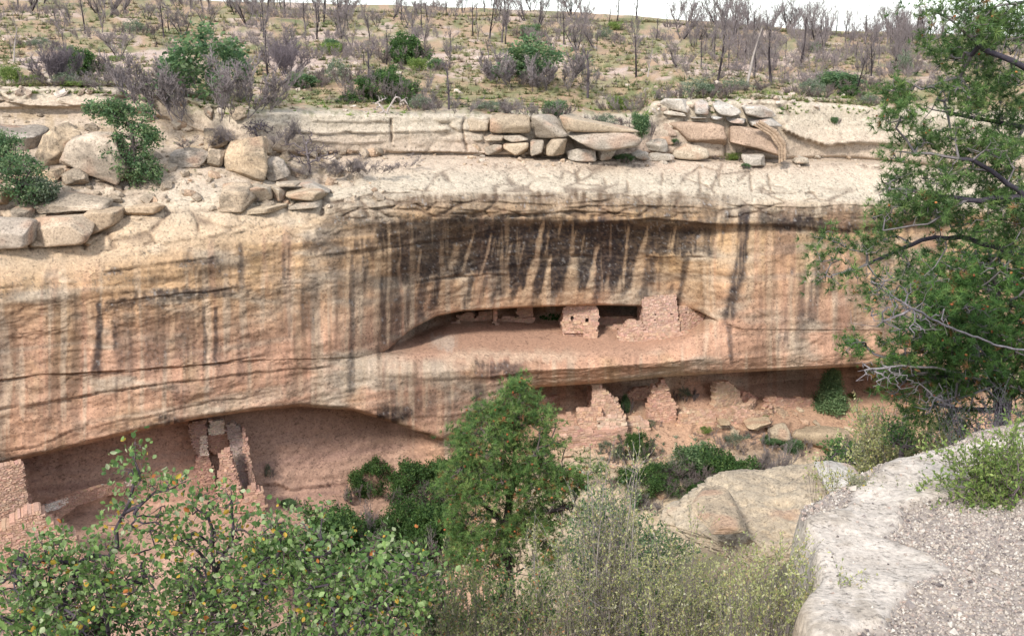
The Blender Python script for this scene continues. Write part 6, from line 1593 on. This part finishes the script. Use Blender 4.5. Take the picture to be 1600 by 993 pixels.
# ---- lower slope
LOW = [
 ('cone', 1295, 640, 44, 64, 'small cone-shaped juniper standing alone on the lower slope', 21.0, 23), ('dark', 990, 714, 36, 44, 'upright green bush on the slope under the lower ruins', 21.4, 23), ('sage', 965, 720, 24, 30, 'grey bush left of the upright green bush', 21.4, 23),
 ('green', 1078, 734, 80, 44, 'wide olive-green shrub in the scrub under the lower ruins', 22, 23.5), ('dark', 1000, 770, 70, 50, 'bushy green shrub between the big pine and the silvery sage bush', 22, 23.8), ('sage', 945, 700, 30, 14, 'small grey-green bush on the slope below the sunken room', 21.6, 23.4), ('green', 1236, 706, 40, 26, 'green shrub at the left foot of the large pale slab', 22, 23.6), ('lime', 1100, 676, 26, 9, 'pale weeds on the slope under the low line of stones', 21.2, 23), ('sage', 1058, 752, 56, 40, 'silvery sage bush in front of the wide olive-green shrub', 22, 23.5), ('dark', 1140, 780, 84, 78, 'large dark green shrub behind the near outcrop', 22, 23.8),
 ('dark', 1100, 790, 60, 50, 'dark green shrub left of the large dark green shrub', 22, 23.8), ('grey', 1030, 780, 60, 44, 'grey-brown brush in the gully right of the big pine', 22, 23.8), ('sage', 1020, 742, 40, 24, 'small grey bush under the tall ragged wall', 22, 23.5),
 ('green', 1200, 690, 40, 12, 'thin green strip of growth above the large pale slab', 21.5, 23), ('sage', 1145, 690, 44, 16, 'flat grey-green bush on the pale slope', 21.5, 23.5), ('grey', 1180, 730, 60, 70, 'bare grey shrub on the pale slope left of the large pale slab', 21.8, 23.5),
 ('grey', 1230, 740, 70, 60, 'grey leafless brush below the large pale slab', 22, 23.8), ('sage', 1070, 622, 24, 20, 'blue-grey bush inside the long low curved wall', 20.6, 22), ('green', 918 + 58, 645, 16, 34, 'green plant growing against the tall ragged wall', 20.6, 22),
 ('grey', 1390, 664, 26, 34, 'dark dead bush at the right of the lower slope', 21.3, 23), ('lime', 1360, 612, 16, 8, 'tiny bush alone on the pink slope right of the small juniper', 21, 22.6), ('lime', 1330, 622, 18, 8, 'little flat bush just right of the small juniper', 21, 22.6),
 ('dark', 1326, 734, 64, 38, 'low dark green shrub under the large pale slab at the right', 22, 24), ('green', 1300, 690, 40, 10, 'green fringe on the right end of the large pale slab', 22, 23.5),
 ('lime', 1200 - 5, 660, 14, 14, 'tuft of pale grass in the round stone-lined pit', 21, 22.8), ('sage', 418, 744, 14, 24, 'little plant clinging to the back wall of the left alcove', 20.2, 21.9), ('green', 450, 790, 30, 12, 'small sparse plant on the sandy floor of the left alcove', 20.8, 22.6),
 ('sage', 1010, 665, 30, 10, 'faint weed on the floor before the red sloping wall', 21, 22.8), ('green', 1140, 628, 10, 20, 'thin green sprig against the rounded stub of tan wall', 21, 22.8),
 ('dark', 578, 772, 70, 62, 'dark leafy shrub against the back wall of the left alcove', 20.8, 23), ('dark', 646, 776, 86, 66, 'wide dark leafy shrub right of the shrub against the alcove wall', 20.8, 23.4), ('dark', 700, 780, 70, 80, 'dark shrub half hidden by the big pine', 20.8, 23.4),
 ('dark', 520, 878, 120, 98, 'large dark green shrub low in the gully behind the leafy foreground', 21.2, 24), ('dark', 610, 850, 80, 60, 'dark green shrub in the middle of the gully', 21.2, 24), ('dark', 668, 870, 96, 100, 'deep green shrub at the foot of the big pine', 21.2, 24),
 ('dark', 590, 900, 110, 70, 'shaded shrub at the bottom of the gully', 21.4, 24), ('dark', 440, 900, 110, 70, 'dark shrub glimpsed through the leafy foreground', 21.4, 24),
]
for k, x, y, w_, h_, lab, lo, hi in LOW: shrub(k, x, y, w_, h_, lab, lo, hi)
shrub('grey', 640, 856, 80, 96, 'bleached dead shrub in front of the dark gully shrubs', 21.2, 24)
# ground cover on the mesa and benches
r = np.random.default_rng(15)
def cover(name, label, n, x0, x1, y0, y1, lo, hi, sz, pal, hfac=1.0, thr=-0.1, ns=0.03):
    px = r.uniform(x0, x1, n); py = r.uniform(y0, y1, n)
    k = fbm(px * ns, py * ns * 3, o=3, seed=int(x0 + y0) & 255) > thr
    P_ = np.array([ground(a, b, lo, hi) for a, b in zip(px[k], py[k])])
    s = sz * (P_[:, 1] / 90) ** 0.7 * (0.6 + 0.9 * r.random(len(P_)))
    V, F, C = scatter(TUFT_C[0], TUFT_C[1], P_ - np.array([0, 0, .03]), np.array([[0, 0, 1.0]]) + 0.15 * r.normal(size=(len(P_), 3)), s, pick(pal[0], pal[1], len(P_), r), r=r)
    o = obj(name, V, F, M_LEAF, col=C, smooth=False); tag(o, label, 'ground cover', None, 'stuff')
PAL_DRY = ([(188, 178, 134), (156, 158, 110), (204, 188, 148), (134, 146, 96), (178, 160, 142)], [.3, .25, .15, .15, .15])
cover('dry_grass', 'dry olive grass and low scrub covering the mesa top', 15000, -200, 1800, 6, 170, 1.2, 4.2, .42, PAL_DRY, thr=-.2)
cover('low_scrub', 'low green scrub growing in patches on the ledges', 1500, -100, 1420, 128, 182, 3.7, 5.2, .34, PAL_LIME, thr=-.02)
cover('low_scrub', 'thin weeds among the boulders of the left bench', 260, 0, 560, 180, 290, 6.5, 8.6, .22, PAL_LIME, thr=.05)
cover('low_scrub', 'sparse grey-green scrub on the talus below the ruins', 900, 900, 1480, 680, 800, 22, 24, .35, PAL_SAGE, thr=.0)

# ------------------------------------------------------------------ near plants
def sl(px, Y): # a point on the near slope under picture column px
    p = at(px, 900, Y); return np.array([p[0], Y, near_at(p[0], Y) - .05])
# central pinyon
Y = 25.0
b0 = sl(800, Y)
trunk = [[b0, at(795, 900, Y), at(788, 840, Y - .1), at(800, 760, Y), at(806, 690, Y), at(812, 610, Y)], [at(800, 760, Y), at(840, 700, Y - .3), at(872, 690, Y)], [at(790, 820, Y), at(730, 760, Y), at(712, 740, Y)], [at(800, 740, Y), at(760, 680, Y - .4)], [at(792, 850, Y), at(850, 800, Y - .5), at(900, 790, Y)]]
bl = [(812, 606, 20, 18, Y, .3, 60), (800, 640, 46, 20, Y, .6, 130), (770, 660, 46, 24, Y - .3, .7, 190), (840, 660, 30, 20, Y, .6, 80), (740, 690, 46, 26, Y, .8, 200), (800, 700, 50, 28, Y - .6, .8, 210), (850, 705, 34, 22, Y, .7, 110), (725, 750, 36, 40, Y - .2, .9, 230), (780, 760, 50, 40, Y - .8, .8, 260), (850, 750, 50, 32, Y - .3, .9, 250), (890, 745, 26, 22, Y, .6, 90), (720, 820, 32, 34, Y - .2, .8, 150), (760, 840, 40, 44, Y - .7, .8, 190), (830, 810, 46, 36, Y - .6, .9, 210), (880, 800, 36, 32, Y, .8, 130), (735, 880, 34, 28, Y - .4, .8, 120), (845, 870, 40, 34, Y - .3, .8, 110), (900, 760, 20, 14, Y, .5, 40)]
bl = [(b[0], b[1], b[2] * 1.02, b[3] * 1.0, b[4], b[5], b[6] * 1.6) for b in bl] + [(915, 740, 24, 18, Y, .5, 60), (790, 800, 50, 50, Y + .2, .8, 240), (770, 880, 50, 34, Y + .2, .8, 180)]
t, N, P, Wt_ = far_tree('pinyon_pine', 'full green pinyon pine with rusty cones rising from the gully at the centre', 'tree', None, trunk, bl, 81, PAL_PINE, .125, 4, .0045, .15, (74, 64, 62), M_NEEDLE, TUFT, 2, 'needles', .16, (128, 116, 110), sp=.75, clump=16)
r2 = np.random.default_rng(8)
def cones(t, N, Wt_, n, s, seed):
    r2 = np.random.default_rng(seed); i = np.where(Wt_ <= 2)[0]; i = r2.choice(i, n)
    V, F, C = scatter(CG[3][0] * np.array([.5, .7, .5]) / np.maximum(1, np.linalg.norm(CG[3][0], axis=1, keepdims=True)), CG[3][1], N[i] + np.array([0, -.03, .02]), r2.normal(size=(n, 3)), s, pick([(186, 112, 70), (150, 92, 60), (206, 136, 84)], [.4, .4, .2], n, r2), r=r2)
    part('cones', t, V, F, M_WOOD, C, True, kind='stuff')
cones(t, N, Wt_, 260, .055, 5)
# big sparse pinyon at the right, trunk outside the frame
Y = 9.0
def A_(x, y, d=0): return at(x, y, Y + d)
gR = np.array([at(1720, 700, Y)[0], Y, near_at(float(at(1720, 700, Y)[0]), Y) - .2])
trunk = [[gR, A_(1718, 700), A_(1700, 420, .1), A_(1690, 200), A_(1690, -60)],
 [A_(1700, 170), A_(1600, 105, -.2), A_(1530, 72, -.3), A_(1490, 34, -.4), A_(1450, 8, -.4)], [A_(1530, 72, -.3), A_(1500, 120), A_(1440, 140, -.2)],
 [A_(1700, 330), A_(1600, 306, -.3), A_(1510, 312, -.4), A_(1440, 300, -.4), A_(1390, 296, -.3)], [A_(1600, 306, -.3), A_(1520, 250, -.5), A_(1430, 240, -.4), A_(1400, 200, -.4)],
 [A_(1695, 240), A_(1600, 200, .2), A_(1500, 180, .3), A_(1420, 160, .2)], [A_(1510, 312, -.4), A_(1450, 350, -.6), A_(1380, 360, -.5)],
 [A_(1700, 420, .1), A_(1600, 400, .3), A_(1500, 370, .2), A_(1440, 375, .2), A_(1340, 420, 0), A_(1300, 430, 0)],
 [A_(1700, -20), A_(1620, 0), A_(1540, 10, -.2)]]
bl = [(1540, 90, 50, 30, Y + .3, .5, 90), (1490, 130, 40, 24, Y + .2, .5, 70), (1560, 280, 50, 40, Y + .3, .6, 130), (1500, 340, 50, 24, Y + .2, .5, 100), (1450, 260, 34, 22, Y, .5, 70), (1590, 190, 40, 40, Y + .2, .6, 90), (1420, 330, 40, 18, Y - .3, .4, 70), (1580, 370, 40, 26, Y + .1, .5, 90), (1462, 22, 22, 22, Y - .4, .3, 46), (1520, 30, 36, 30, Y - .3, .5, 110), (1570, 40, 36, 34, Y - .1, .5, 110), (1448, 60, 18, 14, Y - .3, .3, 24), (1500, 78, 26, 14, Y - .2, .4, 50), (1440, 150, 34, 16, Y - .2, .4, 46), (1396, 142, 26, 18, Y - .2, .3, 50), (1480, 160, 30, 18, Y, .5, 40), (1560, 120, 40, 30, Y, .6, 60), (1540, 170, 44, 22, Y + .2, .5, 60),
 (1410, 185, 34, 18, Y - .4, .4, 60), (1440, 215, 30, 18, Y - .4, .5, 50), (1500, 220, 50, 28, Y - .3, .6, 120), (1570, 240, 44, 36, Y, .6, 120), (1400, 250, 22, 14, Y - .4, .3, 24), (1400, 290, 36, 26, Y - .3, .4, 130), (1440, 320, 44, 18, Y - .4, .5, 110), (1380, 335, 30, 12, Y - .4, .4, 40), (1480, 290, 30, 22, Y - .4, .5, 50), (1540, 310, 44, 24, Y - .2, .5, 80), (1590, 330, 26, 30, Y, .5, 50),
 (1300, 380, 24, 22, Y, .3, 40), (1310, 420, 30, 26, Y, .4, 50), (1340, 395, 30, 20, Y, .4, 40), (1290, 445, 18, 16, Y, .3, 20), (1330, 450, 32, 18, Y, .4, 36), (1400, 380, 34, 22, Y + .1, .4, 50), (1420, 420, 26, 24, Y + .1, .5, 40), (1470, 390, 20, 28, Y + .1, .4, 28), (1380, 430, 22, 12, Y, .4, 16)]
bl = [(b[0], b[1], b[2] * .9, b[3] * .9, b[4], b[5], int(b[6] * (.6 if b[0] < 1500 else .95))) for b in bl]
t, N, P, Wt_ = far_tree('pinyon_pine', 'tall sparse pinyon pine reaching in from the right edge with dark limbs and see-through branches', 'tree', None, trunk, bl, 83, ([(118, 148, 82), (94, 126, 68), (76, 106, 58), (146, 170, 98), (160, 124, 84)], [.34, .3, .24, .1, .02]), .06, 5, .0022, .05, (84, 78, 86), M_NEEDLE, TUFT, 2, 'needles', .11, (150, 142, 140), sp=.9, clump=13)
cones(t, N, Wt_, 70, .018, 6)
# bare grey dead limb of that pine
T = blobs_targets([(1380, 470, 60, 34, Y, .4, 90), (1430, 500, 60, 30, Y, .5, 80), (1400, 440, 50, 30, Y, .4, 50)], 84)
N, P, Wt_, kids = grow([[A_(1700, 560, 1.2), A_(1560, 540, .9), A_(1470, 505, .4), A_(1425, 482, .05), A_(1390, 460), A_(1345, 430)], [A_(1425, 482, .05), A_(1370, 510), A_(1330, 505)]], T, step=.09, seed=84)
t = thing('dead_limb', 'bleached bare limb with fine grey twigs crossing below the sparse pine', 'branch', A_(1700, 560)); wood_parts(t, N, P, Wt_, .002, .011, (160, 152, 156), (158, 148, 146))
# dense pinyon on the lower right
Y = 14.0
b0 = np.array([at(1565, 700, Y)[0], Y, near_at(float(at(1565, 700, Y)[0]), Y) - .1])
trunk = [[b0, at(1566, 640, Y), at(1556, 560, Y), at(1560, 480, Y), at(1548, 400, Y)], [at(1560, 560, Y), at(1500, 500, Y), at(1430, 500, Y)], [at(1558, 600, Y), at(1480, 590, Y), at(1440, 600, Y)], [at(1560, 520, Y), at(1640, 470, Y)], [at(1566, 640, Y), at(1500, 640, Y), at(1460, 630, Y)], [b0, at(1620, 640, Y), at(1660, 600, Y)]]
bl = [(1480, 440, 60, 40, Y, .9, 200), (1560, 560, 60, 60, Y, .9, 260), (1480, 560, 60, 40, Y, .9, 200), (1600, 440, 40, 40, Y, .9, 140), (1536, 376, 18, 22, Y, .4, 40), (1570, 400, 30, 24, Y, .6, 90), (1520, 420, 50, 24, Y, .8, 150), (1590, 450, 40, 34, Y - .2, .8, 190), (1450, 470, 40, 22, Y - .2, .7, 130), (1510, 480, 50, 34, Y - .5, .8, 230), (1440, 520, 46, 26, Y - .3, .7, 170), (1380, 545, 40, 18, Y, .6, 60), (1330, 535, 34, 14, Y, .5, 36), (1500, 545, 50, 34, Y - .5, .8, 200), (1580, 530, 44, 44, Y - .3, .9, 240), (1610, 600, 34, 50, Y - .6, .8, 220), (1470, 600, 40, 26, Y, .7, 110), (1520, 600, 40, 30, Y, .8, 90), (1440, 640, 40, 22, Y, .7, 80), (1500, 660, 36, 22, Y, .7, 50), (1400, 590, 40, 20, Y, .6, 40), (1650, 500, 50, 60, Y, .9, 140)]
t, N, P, Wt_ = far_tree('pinyon_pine', 'dense dark green pinyon pine at the right edge above the brush', 'tree', None, trunk, bl, 85, ([(112, 150, 76), (90, 128, 66), (72, 106, 56), (140, 170, 90), (168, 124, 80)], [.34, .3, .22, .1, .03]), .09, 5, .0045, .11, (78, 70, 74), M_NEEDLE, TUFT, 2, 'needles', .13, (134, 126, 126), sp=.8, clump=9)
cones(t, N, Wt_, 170, .032, 7)
T = blobs_targets([(1380, 585, 60, 16, Y - .6, .5, 110), (1460, 620, 50, 26, Y - .6, .6, 90), (1550, 640, 50, 40, Y - .3, .6, 90)], 86)
N, P, Wt_, kids = grow([[at(1560, 600, Y - .3), at(1470, 575, Y - .5), at(1400, 572, Y - .6), at(1340, 580, Y - .6)], [at(1560, 640, Y - .3), at(1480, 630, Y - .5)]], T, step=.1, seed=86)
t = thing('dead_limb', 'spray of pale curled dead twigs under the dense pine, over the dark slit', 'branch', at(1560, 600, Y - .3)); wood_parts(t, N, P, Wt_, .003, .016, (168, 160, 160), (170, 160, 160))

def leafy(name, label, trunk, bl, seed, pal, leaf, per, rt, rmax, wc, wt, step=.1, tmpl=BROAD, wmax=3, jit=.9, sp=.9, up=.45, cat='shrub', k=1.0, fol='leaves'):
    T = blobs_targets(bl, seed, k)
    N, P, Wt_, kids = grow(trunk, T, step=step, seed=seed, jit=.3)
    t = thing(name, label, cat, trunk[0][0])
    wood_parts(t, N, P, Wt_, rt, rmax, wc, wt, split=('stems', 'twigs'))
    pos, d = tips_of(N, P, kids, Wt_, wmax)
    foliage(t, fol, tmpl, pos, d, leaf, pal, seed + 3, M_LEAF, jit=jit, up=up, per=per, spread=leaf * sp)
    return t
# brush right of centre beyond the ledge
Y = 15.0
def AY(x, y, Yv): return at(x, y, Yv)
def gnd(x, Yv):
    p = at(x, 900, Yv); X = float(p[0]); return np.array([X, Yv, near_at(X, Yv) - .1])
fan_shrub('shrub', 'pale olive scrub with grey stems below the dense pine', [gnd(1380, Y), gnd(1430, Y), gnd(1480, Y)], [(1370, 700, 36, 44, Y, .8, 24), (1420, 690, 50, 40, Y, .8, 34), (1480, 690, 40, 36, Y, .8, 24), (1360, 660, 24, 24, Y, .5, 8), (1440, 730, 50, 24, Y, .7, 20), (1340, 720, 30, 30, Y, .6, 12)], 91, PAL_MAHO, .05, 4, .010, (136, 124, 132), (156, 144, 144), twl=.4, k=1.5)
leafy('shrub', 'fresh green bush in the middle of the pale olive scrub', [[gnd(1408, Y - .8), at(1408, 720, Y - .8)]], [(1406, 682, 20, 20, Y - .8, .5, 130)], 92, PAL_DARK, .06, 6, .005, .04, (110, 100, 100), (120, 110, 110), tmpl=SMALL)
leafy('shrub', 'low dark green bush left of the pale olive scrub', [[gnd(1320, Y + 1), at(1320, 740, Y + 1)]], [(1322, 712, 36, 18, Y + 1, .7, 190)], 93, PAL_DARK, .07, 6, .005, .04, (110, 100, 100), (120, 110, 110), tmpl=SMALL)
fan_shrub('shrub', 'grey-violet nearly leafless scrub at the foot of the dense pine', [gnd(1560, 12), gnd(1520, 12), gnd(1600, 12)], [(1520, 690, 60, 50, 12, .8, 34), (1590, 700, 40, 60, 12, .8, 28), (1560, 640, 50, 30, 12, .6, 12)], 94, PAL_SAGE, .035, 1, .010, (136, 124, 134), (160, 148, 156), twl=.35, k=1.6)
# green shrub and small herbs on the ledge
def led(x, y, Yv): p = at(x, y, Yv); return np.array([p[0], Yv, near_at(float(p[0]), Yv) - .02])
fan_shrub('shrub', 'open green shrub with bare arching stems growing on the gravel ledge', [led(1556, 840, 4.9), led(1580, 836, 4.85), led(1540, 830, 5.0)],
 [(1490, 730, 44, 30, 4.9, .2, 7), (1550, 730, 50, 46, 4.9, .26, 20), (1600, 740, 30, 50, 4.9, .24, 14), (1540, 790, 50, 26, 4.8, .2, 18), (1470, 770, 30, 24, 4.9, .2, 4), (1620, 790, 30, 40, 4.9, .2, 10), (1600, 690, 30, 24, 4.9, .2, 6)], 95, PAL_LIME, .022, 3, .004, (140, 122, 122), (150, 132, 128), twl=.13, k=1.3)
fan_shrub('herb', 'sparse yellow-flowered herb at the back edge of the gravel ledge', [led(1350, 800, 5.1), led(1380, 802, 5.1)], [(1340, 762, 30, 18, 5.1, .14, 16), (1372, 775, 28, 14, 5.1, .14, 14)], 96, ([(190, 190, 154), (166, 170, 130), (240, 206, 60)], [.5, .44, .06]), .013, 3, .0018, (190, 172, 156), (190, 172, 156), twl=.06, cat='plant', k=1.4)
fan_shrub('shrub', 'small grey-green bush leaning against the ledge beside the yellow-flowered herb', [gnd(1310, 6.3), gnd(1330, 6.2)], [(1290, 750, 34, 40, 6.3, .25, 18), (1325, 775, 30, 26, 6.3, .22, 14)], 97, PAL_MAHO, .022, 3, .004, (120, 108, 106), (140, 128, 124), twl=.14, k=1.3)
# mountain mahogany thicket, bottom centre: several bushes
fan_shrub('shrub', 'tall airy shrub with pale forked stems in front of the big pine', [gnd(935, 7.2), gnd(960, 7.1)],
 [(930, 760, 34, 34, 7.2, .2, 8), (960, 800, 44, 44, 7.2, .25, 14), (900, 840, 46, 40, 7.2, .3, 16), (960, 870, 50, 50, 7.0, .3, 24), (880, 900, 50, 46, 7.0, .3, 22), (930, 930, 60, 46, 6.8, .3, 26), (985, 730, 14, 20, 7.2, .1, 4), (845, 860, 30, 22, 7.2, .2, 7)], 98, PAL_MAHO, .023, 3, .010, (190, 178, 170), (176, 164, 158), twl=.26, k=.5, tw=5, lean=.5)
fan_shrub('shrub', 'broad olive shrub full of small leaves below the rough outcrop', [gnd(1100, 6.8), gnd(1060, 6.8), gnd(1150, 6.6)],
 [(1040, 880, 34, 24, 6.9, .3, 8), (1010, 920, 46, 34, 6.8, .3, 18), (1080, 930, 56, 34, 6.8, .3, 26), (1140, 940, 50, 34, 6.7, .3, 26), (1060, 960, 70, 40, 6.6, .3, 34), (1150, 970, 60, 34, 6.5, .3, 30), (1080, 850, 20, 26, 6.9, .2, 3), (1150, 900, 30, 18, 6.8, .2, 6), (1020, 830, 14, 14, 6.9, .2, 2)], 99, PAL_MAHO, .023, 4, .007, (160, 146, 146), (166, 154, 152), twl=.24, k=.7, tw=3, lean=.42)
fan_shrub('shrub', 'thin olive shrub spilling over the white edge of the gravel ledge', [gnd(1200, 4.2), gnd(1160, 4.2)],
 [(1235, 880, 40, 22, 4.2, .12, 16), (1225, 930, 50, 40, 4.1, .16, 36), (1255, 960, 40, 34, 4.0, .16, 26), (1310, 920, 34, 24, 3.9, .08, 5), (1340, 950, 30, 18, 3.9, .08, 3), (1170, 950, 50, 44, 4.2, .2, 26), (1185, 910, 30, 24, 4.3, .2, 10)], 100, PAL_MAHO, .016, 4, .0042, (150, 138, 134), (160, 148, 142), twl=.14, k=1.4)
fan_shrub('shrub', 'olive and brown shrub at the bottom centre beside the leafy foreground', [gnd(760, 6.6), gnd(820, 6.6), gnd(700, 6.6)],
 [(740, 930, 50, 30, 6.6, .3, 26), (800, 950, 50, 36, 6.5, .3, 28), (690, 960, 44, 34, 6.5, .3, 20), (760, 985, 80, 20, 6.3, .3, 26), (850, 980, 50, 20, 6.4, .3, 18), (860, 930, 40, 30, 6.6, .3, 14), (700, 905, 30, 16, 6.6, .3, 5)], 101, ([(186, 190, 126), (160, 170, 108), (136, 160, 92), (208, 196, 160), (206, 150, 108)], [.3, .25, .2, .18, .07]), .024, 4, .006, (160, 146, 140), (164, 150, 144), k=1.3)
fan_shrub('shrub', 'grey-green shrub rising between the big pine and the rough outcrop', [gnd(1010, 9.5), gnd(1060, 9.5)],
 [(985, 820, 30, 24, 9.5, .3, 7), (1010, 870, 50, 30, 9.5, .4, 14)], 102, PAL_MAHO, .03, 4, .007, (150, 138, 142), (160, 148, 150), k=1.3)
fan_shrub('shrub', 'dull olive shrub low between the leafy foreground and the big pine', [gnd(700, 11), gnd(760, 11)],
 [(700, 930, 60, 30, 11, .4, 26), (780, 930, 60, 30, 11, .4, 26), (860, 930, 50, 30, 11, .4, 22), (640, 920, 50, 30, 11, .4, 18)], 103, PAL_DARK, .045, 5, .008, (140, 128, 124), (140, 128, 124), k=1.3)
fan_shrub('shrub', 'shadowy green shrub behind the broad olive shrub', [gnd(1000, 10.5), gnd(1130, 10.5)],
 [(960, 950, 80, 40, 10.5, .4, 34), (1080, 960, 90, 40, 10.5, .4, 40), (1180, 975, 60, 20, 10, .4, 14)], 104, PAL_DARK, .045, 5, .008, (130, 118, 114), (130, 118, 114), k=1.3)
fan_shrub('shrub', 'small olive shrub tucked under the low left end of the rough outcrop', [gnd(1110, 8.0), gnd(1160, 7.8)], [(1110, 885, 40, 18, 8.0, .3, 16), (1170, 885, 40, 16, 7.8, .3, 16), (1060, 880, 30, 18, 8.0, .3, 8)], 105, PAL_MAHO, .026, 4, .006, (150, 138, 138), (158, 146, 142), k=1.3)
fan_shrub('shrub', 'dull green shrub right against the lower side of the big pine', [gnd(930, 16), gnd(980, 16)], [(940, 800, 50, 30, 16, .7, 26), (990, 830, 50, 30, 16, .7, 24), (1050, 860, 50, 30, 15, .7, 20), (920, 860, 50, 30, 16, .7, 20)], 106, PAL_JUN, .06, 5, .012, (150, 138, 138), (158, 146, 142), twl=.4, k=1.4)
# dark backing shrubs behind the leafy foreground
for i, (x, y, Yv, lab) in enumerate([(120, 960, 9.5, 'dark green shrub in the shade behind the left of the leafy foreground'), (330, 950, 9.5, 'dark green shrub in the shade behind the middle of the leafy foreground'), (540, 960, 9.5, 'dark green shrub in the shade behind the right of the leafy foreground')]):
    leafy('shrub', lab, [[gnd(x, Yv), at(x, y, Yv)]], [(x, y, 110, 62, Yv, .9, 620), (x + 40, y + 60, 110, 50, Yv, .9, 300)], 110 + i, PAL_DARK, .075, 4, .005, .06, (90, 80, 76), (100, 90, 86), step=.16, tmpl=SMALL)
# leafy foreground with yellowing leaves: four shrubs
WD = (96, 86, 92); WT = (138, 118, 116)
leafy('serviceberry_shrub', 'leafy shrub with one tall sprig and scattered yellow leaves at the lower left', [[gnd(165, 6.2), at(165, 960, 6.2), at(172, 870, 6.2), at(195, 800, 6.2), at(218, 740, 6.2), at(212, 690, 6.2)], [at(195, 800, 6.2), at(240, 770, 6.2), at(310, 745, 6.2)], [at(172, 870, 6.2), at(120, 880, 6.1), at(40, 870, 6.0)], [at(165, 930, 6.2), at(240, 900, 6.0)]],
 [(212, 700, 22, 18, 6.2, .12, 22), (200, 730, 34, 16, 6.2, .14, 34), (222, 760, 30, 26, 6.2, .16, 44), (270, 755, 34, 16, 6.2, .14, 34), (190, 800, 30, 24, 6.2, .2, 44), (240, 820, 50, 24, 6.2, .25, 90), (150, 860, 50, 20, 6.2, .3, 110), (60, 870, 60, 30, 6.0, .3, 190), (30, 920, 70, 44, 5.8, .35, 300), (120, 920, 60, 44, 5.9, .35, 300), (200, 900, 60, 44, 6.0, .35, 260), (80, 970, 90, 34, 5.6, .35, 300)], 120, PAL_BROAD, .038, 3, .0016, .014, WD, WT, step=.10, sp=1.3, up=.5)
leafy('serviceberry_shrub', 'leafy shrub with upright grey stems left of the gully, yellow leaves at its top', [[gnd(330, 6.4), at(330, 990, 6.4), at(335, 900, 6.4), at(322, 800, 6.4)], [at(335, 900, 6.4), at(365, 830, 6.4), at(360, 760, 6.4)], [at(335, 930, 6.4), at(430, 900, 6.3), at(440, 830, 6.3)]],
 [(310, 790, 30, 26, 6.4, .2, 54), (350, 780, 30, 24, 6.4, .2, 50), (300, 850, 46, 34, 6.4, .3, 160), (370, 840, 50, 30, 6.4, .3, 160), (430, 830, 40, 24, 6.3, .25, 100), (300, 930, 60, 50, 6.1, .35, 300), (400, 920, 60, 50, 6.1, .35, 320), (340, 980, 80, 26, 5.8, .35, 260)], 121, PAL_BROAD, .038, 3, .0016, .014, WD, WT, step=.10, sp=1.3, up=.5)
leafy('serviceberry_shrub', 'leafy shrub with a bare pale twig sticking up near the gully shrubs', [[gnd(500, 6.2), at(500, 980, 6.2), at(505, 880, 6.2), at(503, 790, 6.2)], [at(500, 950, 6.2), at(580, 900, 6.2), at(590, 840, 6.2)], [at(500, 960, 6.2), at(450, 890, 6.2)]],
 [(470, 850, 44, 26, 6.2, .3, 110), (504, 800, 14, 18, 6.2, .1, 16), (520, 860, 44, 28, 6.2, .3, 130), (590, 850, 26, 18, 6.2, .2, 44), (480, 920, 60, 44, 6.0, .35, 300), (560, 910, 60, 40, 6.0, .35, 280), (520, 975, 80, 30, 5.7, .35, 260)], 122, PAL_BROAD, .038, 3, .0016, .013, WD, WT, step=.10, sp=1.3, up=.5)
leafy('serviceberry_shrub', 'leafy shrub whose long pale branch points right toward the olive shrub', [[gnd(560, 5.8), at(500, 985, 5.8), at(580, 940, 5.8), at(640, 895, 5.8), at(700, 890, 5.8)], [at(580, 940, 5.8), at(620, 960, 5.8)]],
 [(620, 870, 34, 18, 5.8, .2, 56), (650, 890, 34, 18, 5.8, .2, 64), (600, 920, 46, 24, 5.8, .25, 140), (640, 950, 44, 30, 5.7, .3, 180), (580, 970, 56, 30, 5.6, .3, 190), (685, 905, 16, 14, 5.8, .1, 14)], 123, PAL_BROAD, .038, 3, .0016, .012, WD, (170, 150, 140), step=.10, sp=1.3, up=.5)
